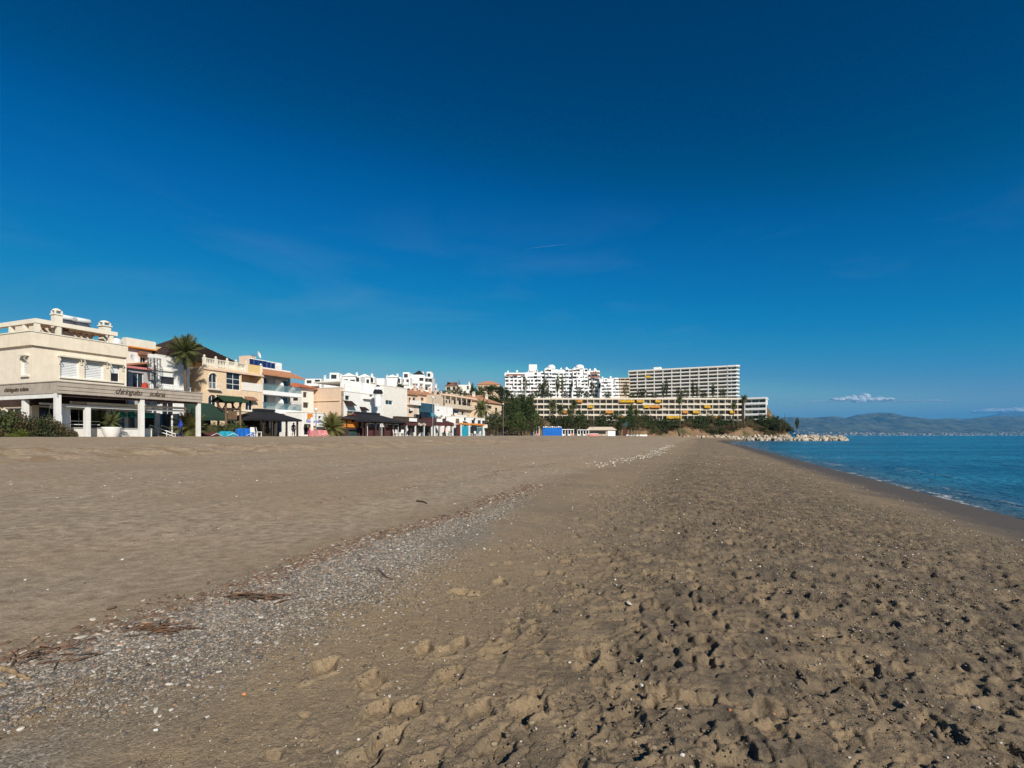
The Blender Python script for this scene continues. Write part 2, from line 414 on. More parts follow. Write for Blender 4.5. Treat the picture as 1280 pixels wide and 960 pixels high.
# ------------------------------------------------------------------ sea
def make_sea():
    rs = []; r = 6.0
    while r < 320: rs.append(r); r *= 1.010
    while r < 60000: rs.append(r); r *= 1.09
    rs = np.array(rs); th = np.radians(np.linspace(-4, 150, 300))
    RR, TT = np.meshgrid(rs, th, indexing='ij')
    x = (RR * np.sin(TT)).ravel(); y = (RR * np.cos(TT)).ravel()
    s = -shore_s(x, y)                       # metres out from the water line
    w = (fbm(x * .05, y * .05, 3, 4) - .5) * 7
    amp = sstep(s, 0.2, 3.0) * (1 - sstep(s, 90, 260)) * (RR.ravel() < 330)
    ph = (s + w) * 2 * math.pi / 4.6
    crest = np.maximum(0, np.sin(ph)) ** 3
    seg = sstep(fbm(x * .11 + y * .05, y * .07, 3, 15), .42, .62)
    z = amp * (0.035 * np.sin(ph * .63 + 1) + 0.13 * crest * seg * np.exp(-s / 16) + 0.05 * (fbm(x * .9, y * .9, 3, 8) - .5) + .02 * np.sin(ph * 2.7 + w))
    V = np.stack([x, y, z], 1)
    nr, nt = len(rs), len(th)
    I = np.arange(nr * nt).reshape(nr, nt)
    Q = np.stack([I[:-1, :-1], I[:-1, 1:], I[1:, 1:], I[1:, :-1]], -1).reshape(-1, 4)[:, ::-1]
    keep = s[Q].max(1) > -6
    m = bpy.data.materials.new('sea'); n, l, b = nodes_of(m)
    me = npmesh('sea', V, Q[keep], m)
    lace = fbm(x * 1.1, y * 1.1, 4, 29)
    edge = (1 - sstep(np.abs(s - .25 + (lace - .5) * 1.5), 0.03, .22)) * sstep(fbm(x * .16, y * .16, 3, 2), .40, .56)
    brk = crest * seg * np.exp(-((s - 4.0) / 2.6) ** 2) * sstep(lace, .45, .60) * sstep(fbm(x * .09, y * .09, 2, 6), .52, .62)
    back = (1 - sstep(np.abs(s - 1.9 + (lace - .5) * 3.0), .05, .30)) * .5 * sstep(fbm(x * .2, y * .2, 3, 19), .48, .6)
    fattr(me, 'foam', np.clip(edge + 1.2 * brk + back, 0, 1))
    fattr(me, 'shallow', np.exp(-np.maximum(s, 0) / 2.6))
    t = n.new('ShaderNodeTexCoord')
    at = n.new('ShaderNodeAttribute'); at.attribute_name = 'foam'
    sh = n.new('ShaderNodeAttribute'); sh.attribute_name = 'shallow'
    pn = n.new('ShaderNodeTexNoise'); pn.inputs['Scale'].default_value = 0.05; pn.inputs['Detail'].default_value = 4
    mpp = n.new('ShaderNodeMapping'); mpp.inputs['Scale'].default_value = (.25, 1.6, 1)
    l.new(t.outputs['Object'], mpp.inputs[0]); l.new(mpp.outputs[0], pn.inputs['Vector'])
    mx = n.new('ShaderNodeMix'); mx.data_type = 'RGBA'; mx.inputs[6].default_value = (.006, .110, .205, 1); mx.inputs[7].default_value = (.016, .190, .305, 1)
    mr = n.new('ShaderNodeMapRange'); mr.inputs[1].default_value = .44; mr.inputs[2].default_value = .57; l.new(pn.outputs[0], mr.inputs[0]); l.new(mr.outputs[0], mx.inputs[0])
    m1 = n.new('ShaderNodeMix'); m1.data_type = 'RGBA'; m1.inputs[7].default_value = (.075, .085, .075, 1)
    l.new(sh.outputs['Fac'], m1.inputs[0]); l.new(mx.outputs[2], m1.inputs[6])
    fn = n.new('ShaderNodeTexNoise'); fn.inputs['Scale'].default_value = 5; fn.inputs['Detail'].default_value = 6; l.new(t.outputs['Object'], fn.inputs['Vector'])
    fr = n.new('ShaderNodeMapRange'); fr.inputs[1].default_value = .35; fr.inputs[2].default_value = .6; l.new(fn.outputs[0], fr.inputs[0])
    fm = n.new('ShaderNodeMath'); fm.operation = 'MULTIPLY'; l.new(fr.outputs[0], fm.inputs[0]); l.new(at.outputs['Fac'], fm.inputs[1])
    m2 = n.new('ShaderNodeMix'); m2.data_type = 'RGBA'; m2.inputs[7].default_value = (.72, .75, .76, 1)
    l.new(fm.outputs[0], m2.inputs[0]); l.new(m1.outputs[2], m2.inputs[6]); l.new(m2.outputs[2], b.inputs['Base Color'])
    rr = n.new('ShaderNodeMapRange'); rr.inputs[3].default_value = .2; rr.inputs[4].default_value = .9; l.new(fm.outputs[0], rr.inputs[0]); l.new(rr.outputs[0], b.inputs['Roughness'])
    b.inputs['IOR'].default_value = 1.33; b.inputs['Specular IOR Level'].default_value = .22
    # ripples: two crossing scales
    def wave(scale, sx, sy, det):
        k = n.new('ShaderNodeTexNoise'); k.inputs['Scale'].default_value = scale; k.inputs['Detail'].default_value = det; k.inputs['Roughness'].default_value = .6
        mp_ = n.new('ShaderNodeMapping'); mp_.inputs['Scale'].default_value = (sx, sy, 1); mp_.inputs['Rotation'].default_value = (0, 0, R(-24))
        l.new(t.outputs['Object'], mp_.inputs[0]); l.new(mp_.outputs[0], k.inputs['Vector']); return k.outputs[0]
    ad = n.new('ShaderNodeMath'); ad.operation = 'MULTIPLY_ADD'; ad.inputs[1].default_value = 4.0
    l.new(wave(.32, 1.5, .8, 4), ad.inputs[0]); l.new(wave(1.9, 1.3, .9, 5), ad.inputs[2])
    bp = n.new('ShaderNodeBump'); bp.inputs['Strength'].default_value = 1.0; bp.inputs['Distance'].default_value = .42
    l.new(ad.outputs[0], bp.inputs['Height']); l.new(bp.outputs[0], b.inputs['Normal'])
    o = link('sea', me); o['kind'] = 'structure'
make_sea()

# ------------------------------------------------------------------ mountains across the bay
def ridge(name, prof, D, depth, colr, seed, rough=1.0, label=None):
    """mountain range whose skyline follows prof [(px, height px)] seen from the beach at distance D"""
    xs = np.linspace(prof[0][0], prof[-1][0], 260)
    hp = np.interp(xs, [p[0] for p in prof], [p[1] for p in prof])
    K = 46
    X = []; 
    tt = np.linspace(0, 1, K)
    V = np.zeros((K, len(xs), 3))
    for k, t in enumerate(tt):
        d = D + depth * (t - .62)
        env = math.sin(min(1, t / .62) * math.pi / 2) ** 1.5 if t < .62 else math.cos((t - .62) / .38 * math.pi / 2)
        xx = (xs - 640) / 640 * D
        V[k, :, 0] = xx; V[k, :, 1] = d
        base = hp / 640 * D
        nz = fbm(xx / (D * .022) + 5, np.full_like(xx, d / (D * .03)), 6, seed)
        rdg = 1 - np.abs(2 * fbm(xx / (D * .012), np.full_like(xx, d / (D * .02)), 5, seed + 3) - 1)
        V[k, :, 2] = base * env * (1 - rough * .55 * (1 - (2 * abs(t - .62) < .06)) * (1 - env * .55) * (nz * .9 + (1 - rdg) * 1.2)) - (25 if k in (0, K - 1) else 0)
    I = np.arange(K * len(xs)).reshape(K, -1)
    Q = np.stack([I[:-1, :-1], I[:-1, 1:], I[1:, 1:], I[1:, :-1]], -1).reshape(-1, 4)
    me = npmesh(name, V.reshape(-1, 3), Q, colr)
    o = link(name, me); o['kind'] = 'structure'
    return o
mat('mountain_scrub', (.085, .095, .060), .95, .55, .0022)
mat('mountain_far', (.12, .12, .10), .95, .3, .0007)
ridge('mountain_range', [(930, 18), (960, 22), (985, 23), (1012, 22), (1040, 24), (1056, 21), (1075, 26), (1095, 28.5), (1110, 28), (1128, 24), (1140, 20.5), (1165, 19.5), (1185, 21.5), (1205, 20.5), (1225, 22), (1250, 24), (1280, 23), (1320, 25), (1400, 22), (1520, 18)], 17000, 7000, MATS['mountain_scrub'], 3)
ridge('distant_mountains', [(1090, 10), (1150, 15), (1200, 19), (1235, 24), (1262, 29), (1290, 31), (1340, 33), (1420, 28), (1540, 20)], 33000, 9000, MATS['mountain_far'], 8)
def far_city():
    rng = random.Random(5); mb = MB()
    for _ in range(420):
        px = rng.choice([rng.uniform(985, 1300), rng.gauss(1085, 40), rng.gauss(1210, 45)])
        if px < 975 or px > 1420: continue
        d = rng.uniform(12400, 13700) if rng.random() < .7 else rng.uniform(13700, 15000)
        x = (px - 640) / 640 * d; w = rng.uniform(10, 32); hgt = rng.uniform(2, 22); z0 = max(0, (d - 12650) * .075) - 10
        mb.box(x - w, x + w, d, d + w, z0, z0 + 12 + hgt)
    o = mb.build('distant_city', mat('city_white', (.30, .27, .24), .9, .3, .004), None); o['kind'] = 'stuff'
    tag(o, 'pale far off town strung along the opposite shore below the mountains', 'town')
far_city()

# ------------------------------------------------------------------ haze over the bay
hz = MB().box(-30000, 60000, -3000, 48000, -40, 1950).build('haze', None)
hm = bpy.data.materials.new('haze'); hm.use_nodes = True
hn = hm.node_tree.nodes; hn.clear()
ho = hn.new('ShaderNodeOutputMaterial'); hv = hn.new('ShaderNodeVolumePrincipled')
hv.inputs['Color'].default_value = (.04, .45, 1.0, 1); hv.inputs['Density'].default_value = 2.8e-5; hv.inputs['Anisotropy'].default_value = 0.0
hm.node_tree.links.new(hv.outputs[0], ho.inputs['Volume'])
hz.data.materials.append(hm); hz['kind'] = 'stuff'
# ------------------------------------------------------------------ the sea front line: t metres along it, off metres inland
AX, AY = -42.0, 45.0
_L = math.hypot(.364, .931); UX, UY = .364 / _L, .931 / _L; WX, WY = -UY, UX
ROW = math.atan2(UY, UX)
G0 = 2.93                                   # level of the promenade
def tp(px, off=0.0):
    """where the sight line of a picture column meets the row line: (t, distance)"""
    ax = AX + WX * off; ay = AY + WY * off; k = (px - 640) / 640
    t = (k * ay - ax) / (UX - k * UY)
    return t, ay + UY * t
def rowxy(t, off): return AX + UX * t + WX * off, AY + UY * t + WY * off
def zz(ypx, D): return CZ + (544.3 - ypx) / 640 * D
def at(px, D, z=None, y=None):
    return ((px - 640) / 640 * D, D, z if z is not None else zz(y, D))
def rowthing(name, label, cat, px, off, group=None, z=G0):
    t, D = tp(px, off); x, y = rowxy(t, off)
    T = thing(name, label, cat, (x, y, z), ROW, group)
    return T

for nm, c, kw in [
    ('cream', (.78, .68, .54), dict(dirt=.18)), ('cream_side', (.76, .67, .55), dict(dirt=.10)), ('cream_trim', (.76, .70, .58), {}),
    ('peach', (.76, .57, .38), dict(dirt=.22)), ('peach_pale', (.74, .55, .40), dict(dirt=.18)), ('white', (.80, .79, .76), dict(dirt=.2)),
    ('white_warm', (.78, .74, .67), dict(dirt=.15)), ('white_pure', (.82, .82, .81), dict(var=.04)), ('beige', (.60, .50, .38), dict(dirt=.2)),
    ('yellow_wall', (.72, .52, .24), dict(dirt=.1)), ('grey_wall', (.42, .41, .40), dict(dirt=.15)), ('dark_roof', (.045, .026, .020), dict(var=.3, rough=.85)),
    ('terracotta', (.44, .22, .12), dict(var=.25, scale=4)), ('red_roof', (.50, .15, .07), dict(var=.25, scale=4)), ('brown_roof', (.24, .12, .08), dict(var=.25)),
    ('block_warm', (.70, .62, .50), dict(dirt=.2)), ('fascia', (.40, .345, .29), dict(var=.15, dirt=.25)), ('post_white', (.74, .73, .70), dict(dirt=.2)), ('black_canvas', (.018, .018, .022), dict(var=.3, rough=.9)),
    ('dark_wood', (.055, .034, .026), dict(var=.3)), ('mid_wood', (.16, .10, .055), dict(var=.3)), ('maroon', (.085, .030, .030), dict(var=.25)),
    ('orange_wall', (.68, .24, .04), dict(var=.1)), ('red_canvas', (.45, .05, .03), dict(var=.15)), ('blue_canvas', (.01, .13, .50), dict(var=.2, scale=2)),
    ('teal_canvas', (.02, .30, .42), dict(var=.2)), ('green_canvas', (.020, .045, .030), dict(var=.2)), ('aqua_canvas', (.04, .38, .30), dict(var=.2)),
    ('navy_screen', (.010, .030, .12), dict(var=.2, rough=.4)), ('green_tiles', (.022, .055, .028), dict(var=.4, scale=6)), ('yellow_canvas', (.78, .50, .05), dict(var=.12)),
    ('orange_canvas', (.75, .36, .08), dict(var=.12)), ('sign_blue', (.03, .06, .40), dict(var=.1)), ('pink_paint', (.62, .22, .22), dict(var=.2)), ('magenta_paint', (.50, .06, .20), dict(var=.2)),
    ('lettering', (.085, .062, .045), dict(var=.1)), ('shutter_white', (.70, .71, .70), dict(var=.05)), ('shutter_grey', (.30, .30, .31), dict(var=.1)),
    ('metal_grey', (.32, .33, .34), dict(var=.1, rough=.4, metallic=.6)), ('iron_dark', (.03, .03, .035), dict(var=.2, rough=.5)), ('pot_white', (.76, .75, .72), dict(var=.05)),
    ('paving', (.32, .28, .24), dict(var=.2, scale=.8)), ('stone_wall', (.44, .37, .28), dict(var=.35, scale=1.2, bump=.4, bscale=6)), ('rail_white', (.78, .78, .77), dict(var=.04)),
    ('lilac_canvas', (.55, .50, .66), dict(var=.1)), ('skin', (.42, .25, .17), {}), ('cloth_dark', (.03, .03, .04), {}), ('cloth_red', (.40, .05, .04), {}), ('hair', (.03, .02, .015), {}),
    ('trunk', (.13, .095, .065), dict(var=.35, scale=5, bump=.5, bscale=12)), ('palm_trunk', (.115, .080, .052), dict(var=.35, scale=6, bump=.6, bscale=10)),
    ('solar_panel', (.02, .025, .045), dict(rough=.2, spec=.6)),
]:
    kw = dict(kw); kw.setdefault('var', .07)
    mat(nm, c, **kw)
glass('pane_dark', (.022, .026, .030)); glass('pane_blue', (.03, .065, .085)); glass('pane_shop', (.020, .018, .018), .12); glass('glass_green', (.11, .19, .20), .06)
_g = MATS['glass_green'].node_tree.nodes['Principled BSDF']; _g.inputs['Alpha'].default_value = .42
glass('pane_curtain', (.20, .17, .14), .3); glass('window_night', (.030, .024, .022), .2)

# ------------------------------------------------------------------ openings and walls
def wall_mesh(W, z0, z1, holes, thick, arches=()):
    """wall slab 0..W x 0..thick with real rectangular holes, reveals included"""
    mb = MB()
    xs = sorted({0, W, *[v for h in holes for v in (h[0], h[1])]}); zs = sorted({z0, z1, *[v for h in holes for v in (h[2], h[3])]})
    def solid(i, j):
        if i < 0 or j < 0 or i >= len(xs) - 1 or j >= len(zs) - 1: return False
        cx, cz = (xs[i] + xs[i + 1]) / 2, (zs[j] + zs[j + 1]) / 2
        return not any(h[0] < cx < h[1] and h[2] < cz < h[3] for h in holes)
    for i in range(len(xs) - 1):
        for j in range(len(zs) - 1):
            if not solid(i, j): continue
            a, b, c, d = xs[i], xs[i + 1], zs[j], zs[j + 1]
            mb.quad((a, 0, c), (b, 0, c), (b, 0, d), (a, 0, d)); mb.quad((b, thick, c), (a, thick, c), (a, thick, d), (b, thick, d))
            if not solid(i - 1, j): mb.quad((a, thick, c), (a, 0, c), (a, 0, d), (a, thick, d))
            if not solid(i + 1, j): mb.quad((b, 0, c), (b, thick, c), (b, thick, d), (b, 0, d))
            if not solid(i, j - 1): mb.quad((a, thick, c), (b, thick, c), (b, 0, c), (a, 0, c))
            if not solid(i, j + 1): mb.quad((a, 0, d), (b, 0, d), (b, thick, d), (a, thick, d))
    for (a, b, c, d) in arches:             # fill the corners above a round arch
        r = (b - a) / 2; n = 7
        for sgn in (-1, 1):
            cx = (a + b) / 2; poly = [(cx + sgn * r, d), (cx + sgn * r, d - r)]
            poly += [(cx + sgn * r * math.cos(math.pi / 2 * k / n), d - r + r * math.sin(math.pi / 2 * k / n)) for k in range(1, n + 1)]
            if sgn > 0: poly = poly[::-1]
            mb.prism([(p[0] * .9995 + cx * .0005, p[1] - .001) for p in poly], 'y', .004, thick - .004)
    return mb
def window(T, h, kind, loc, rz, thick, frame='rail_white'):
    a, b, c, d = h; y = min(.16, thick * .5); w = b - a; e = .05 + .012 * min(w, 3)
    f = MB(); nm = 'window'; pane = 'pane_dark'; mull = 1
    if kind in ('door', 'glassdoor'): nm = 'door'; mull = 1
    if kind == 'shop': pane = 'pane_shop'; mull = max(1, int(w / 1.3))
    if kind == 'blue': pane = 'pane_blue'
    if kind == 'dark': mull = 0; e = .035; pane = 'window_night'
    if kind == 'shutter':
        nm = 'roller_shutter'
    f.box(a, a + e, y, y + .06, c, d); f.box(b - e, b, y, y + .06, c, d); f.box(a + e, b - e, y, y + .06, d - e, d); f.box(a + e, b - e, y, y + .06, c, c + e)
    if kind == 'arch':
        r = w / 2
        f.box((a + b) / 2 - .03, (a + b) / 2 + .03, y, y + .06, c + e, d - e)
    elif kind != 'shutter':
        for k in range(mull):
            xm = a + w * (k + 1) / (mull + 1); f.box(xm - e * .4, xm + e * .4, y, y + .06, c + e, d - e)
        if kind == 'grid':
            for q in (.33, .62): f.box(a + e, b - e, y + .005, y + .055, c + (d - c) * q - .03, c + (d - c) * q + .03)
    o = f.build(nm, frame, T, loc, rz)
    p = MB()
    if kind == 'shutter':
        n = max(4, int((d - c) / .16)); 
        for k in range(n):
            z0, z1 = c + e + (d - c - 2 * e) * k / n, c + e + (d - c - 2 * e) * (k + .93) / n
            p.add([(a + e, y + .05, z0), (b - e, y + .05, z0), (b - e, y + .015, (z0 + z1) / 2), (a + e, y + .015, (z0 + z1) / 2), (a + e, y + .05, z1), (b - e, y + .05, z1)], [(0, 1, 2, 3), (3, 2, 5, 4)])
        p.build('slats', 'shutter_white', o)
    else:
        p.box(a + e * .5, b - e * .5, y + .02, y + .04, c + e * .5, d - e * .5); p.build('pane', pane, o)
    return o
def facade(T, W, z0, z1, ops, m, loc=(0, 0, 0), rz=0, thick=.32, name='wall', frame='rail_white'):
    """ops: (x0,x1,za,zb,kind)"""
    holes = [(max(.05, o[0]), min(W - .05, o[1]), max(z0 + .02, o[2]), min(z1 - .05, o[3])) for o in ops]
    arches = [h for h, o in zip(holes, ops) if o[4] == 'arch']
    w = wall_mesh(W, z0, z1, holes, thick, arches).build(name, m, T, loc, rz)
    for h, o in zip(holes, ops):
        if o[4] != 'open': window(T, h, o[4], loc, rz, thick, frame)
    return w
def pxops(px0, off, lst, zbase):
    """picture rectangles (px0,px1,ytop,ybottom,kind) on the row facade -> local openings"""
    t0 = tp(px0, off)[0]; r = []
    for (a, b, y0, y1, k) in lst:
        ta, Da = tp(a, off); tb, Db = tp(b, off); D = (Da + Db) / 2
        r.append((ta - t0, tb - t0, zz(y1, D) - zbase, zz(y0, D) - zbase, k))
    return r
def house(T, W, Dp, H, front, left, m, m2=None, roof='white_warm', z0=-1.0, parapet=.5, thick=.32, back=True, trim=None):
    m2 = m2 or m
    facade(T, W, z0, H, front, m, thick=thick)
    facade(T, Dp - thick, z0, H, left, m2, (0, Dp, 0), -math.pi / 2, thick)
    if back:
        MB().box(thick, W, Dp - .25, Dp, z0, H).build('rear_wall', m2, T)
        MB().box(W - .25, W, thick, Dp - .25, z0, H).build('end_wall', m2, T)
    MB().box(thick, W - .25, thick, Dp - .25, H - parapet - .2, H - parapet).build('roof', roof, T)
    if trim:
        MB().box(-.06, W + .06, -.06, .0 + thick + .03, H + .002, H + .12).build('coping', trim, T)
        MB().box(-.06, .0 + thick + .03, thick + .03, Dp, H + .002, H + .12).build('coping', trim, T)
def hip_roof(x0, x1, y0, y1, z0, z1, rx=None, th=.14):
    rx = (y1 - y0) / 2 if rx is None else rx; ym = (y0 + y1) / 2
    mb = MB()
    v = [(x0, y0, z0), (x1, y0, z0), (x1, y1, z0), (x0, y1, z0), (x0 + rx, ym, z1), (x1 - rx, ym, z1), (x0, y0, z0 - th), (x1, y0, z0 - th), (x1, y1, z0 - th), (x0, y1, z0 - th)]
    return mb.add(v, [(0, 1, 5, 4), (1, 2, 5), (2, 3, 4, 5), (3, 0, 4), (0, 6, 7, 1), (1, 7, 8, 2), (2, 8, 9, 3), (3, 9, 6, 0), (6, 9, 8, 7)])
def text(T, s, size, loc, rot, m, shear=.25, name='lettering', ext=.015, sx=1.0):
    c = bpy.data.curves.new(name, 'FONT'); c.body = s; c.size = size; c.shear = shear; c.extrude = ext; c.offset = size * .003; c.space_character = .92
    o = bpy.data.objects.new(name, c); COL.objects.link(o)
    dg = bpy.context.evaluated_depsgraph_get(); me = bpy.data.meshes.new_from_object(o.evaluated_get(dg)); bpy.data.objects.remove(o)
    me.materials.clear(); me.materials.append(MATS[m]); me.name = name
    q = link(name, me, T, loc); q.rotation_euler = rot; q.scale = (sx, 1, 1)
    return q
def chimney(T, x, y, z, h, w, m='cream_trim', pot=True):
    o = MB().box(x - w / 2, x + w / 2, y - w / 2, y + w / 2, z, z + h).build('chimney', m, T)
    mb = MB().box(x - w * .62, x + w * .62, y - w * .62, y + w * .62, z + h + .002, z + h + .12)
    for sx in (-1, 1):
        for sy in (-1, 1): mb.box(x + sx * w * .42 - .06, x + sx * w * .42 + .06, y + sy * w * .42 - .06, y + sy * w * .42 + .06, z + h + .12, z + h + .42)
    mb.lathe([(w * .62, z + h + .42), (w * .5, z + h + .55), (w * .2, z + h + .64), (.02, z + h + .66)], 10, (x, y))
    mb.build('chimney_cap', m, o)
    return o

# ------------------------------------------------------------------ hill behind the sea front, the headland
HC = []
for t in range(-40, 200, 15): HC.append((*rowxy(t, 6), 2.6)); HC.append((*rowxy(t, -4), 2.0))
for o, t, z in [(30, 0, 5), (30, 40, 7), (30, 80, 9), (28, 120, 10), (60, 20, 10), (60, 60, 14), (60, 100, 16), (60, 140, 20), (100, 0, 14), (100, 60, 18), (100, 120, 22), (110, 180, 26), (200, 40, 20), (200, 120, 26), (200, 220, 30)]:
    HC.append((*rowxy(t, o), z))
for px, D, z in [(560, 222, 19), (600, 232, 21), (635, 250, 20), (580, 190, 11), (620, 190, 5), (640, 170, 2.8), (660, 190, 2.8), (690, 215, 2.8), (720, 235, 2.8), (740, 262, 3.2), (700, 285, 6), (660, 270, 11), (780, 285, 2.6), (860, 285, 2.2), (930, 285, 1.6), (985, 285, .6),
                  (628, 400, 27), (680, 395, 28), (740, 400, 29), (790, 425, 32), (860, 420, 33), (920, 405, 32), (960, 400, 24), (665, 322, 13.5), (730, 318, 13), (800, 316, 12.5), (880, 316, 12), (950, 316, 11.5), (985, 318, 8), (800, 304, 8.5), (860, 304, 8.5), (930, 304, 8), (975, 304, 6), (820, 300, 4), (900, 300, 4), (970, 300, 3), (600, 560, 34), (750, 600, 38), (900, 600, 36)]:
    HC.append(((px - 640) / 640 * D, D, z))
HC = np.array(HC)
def hill_z(x, y):
    x = np.atleast_1d(np.asarray(x, float)); y = np.atleast_1d(np.asarray(y, float))
    num = np.zeros_like(x); den = np.zeros_like(x)
    for cx, cy, cz in HC:
        w = 1 / ((x - cx) ** 2 + (y - cy) ** 2 + 30) ** 1.9
        num += w * cz; den += w
    z = num / den
    off = (x - AX) * WX + (y - AY) * WY
    z = z - (2.2 * (1 - sstep(off, -2, 5)) + 30 * (1 - sstep(off, -14, -3))) * (1 - sstep(y, 266, 288))
    lim = np.interp(y, [0, 280, 305, 350, 430, 700], [150, 158, 168, 180, 214, 300])
    z = z - 30 * sstep(x, lim - 6, lim + 16)
    z = z - 9 * (1 - sstep(y, 298.5, 302.5)) * sstep(x, 48, 66)
    z = z + (fbm(x * .35, y * .35, 4, 19) - .5) * 3.2 * sstep(y, 299, 303) * (1 - sstep(y, 312, 318)) * sstep(x, 48, 66)
    return z + (fbm(x * .08, y * .08, 4, 3) - .5) * 1.6 * sstep(z, 4, 9)
def make_hill():
    gx = np.arange(-330, 270, 5.0); gy = np.concatenate([np.arange(30, 296, 5.0), np.arange(296, 330, 1.2), np.arange(330, 720, 7.0)])
    X, Y = np.meshgrid(gx, gy); Z = hill_z(X.ravel(), Y.ravel())
    V = np.stack([X.ravel(), Y.ravel(), Z], 1)
    I = np.arange(X.size).reshape(X.shape); Q = np.stack([I[:-1, :-1], I[:-1, 1:], I[1:, 1:], I[1:, :-1]], -1).reshape(-1, 4)
    m = mat('hillside', (.20, .125, .070), .95, .35, .12, bump=.5, bscale=.8)
    n, l, b = m.node_tree.nodes, m.node_tree.links, m.node_tree.nodes['Principled BSDF']
    src = b.inputs['Base Color'].links[0].from_socket
    t = n.new('ShaderNodeTexCoord'); k = n.new('ShaderNodeTexNoise'); k.inputs['Scale'].default_value = .16; k.inputs['Detail'].default_value = 6; l.new(t.outputs['Object'], k.inputs['Vector'])
    r = n.new('ShaderNodeMapRange'); r.inputs[1].default_value = .52; r.inputs[2].default_value = .66; l.new(k.outputs[0], r.inputs[0])
    mx = n.new('ShaderNodeMix'); mx.data_type = 'RGBA'; mx.inputs[7].default_value = (.045, .060, .022, 1); l.new(r.outputs[0], mx.inputs[0]); l.new(src, mx.inputs[6]); l.new(mx.outputs[2], b.inputs['Base Color'])
    o = link('hill', npmesh('hill', V, Q, m)); o['kind'] = 'structure'
make_hill()
# paved promenade strip along the houses
pm = MB()
for i in range(34):
    t0, t1 = -30 + i * 6.5, -30 + (i + 1) * 6.5
    a, b, c, d = rowxy(t0, -3.5), rowxy(t1, -3.5), rowxy(t1, 9), rowxy(t0, 9)
    pm.quad((*a, G0 + .03), (*b, G0 + .03), (*c, G0 + .035), (*d, G0 + .035)); pm.quad((*a, G0 - .5), (*b, G0 - .5), (*b, G0 + .03), (*a, G0 + .03))
pv = pm.build('promenade', 'paving'); pv['kind'] = 'structure'
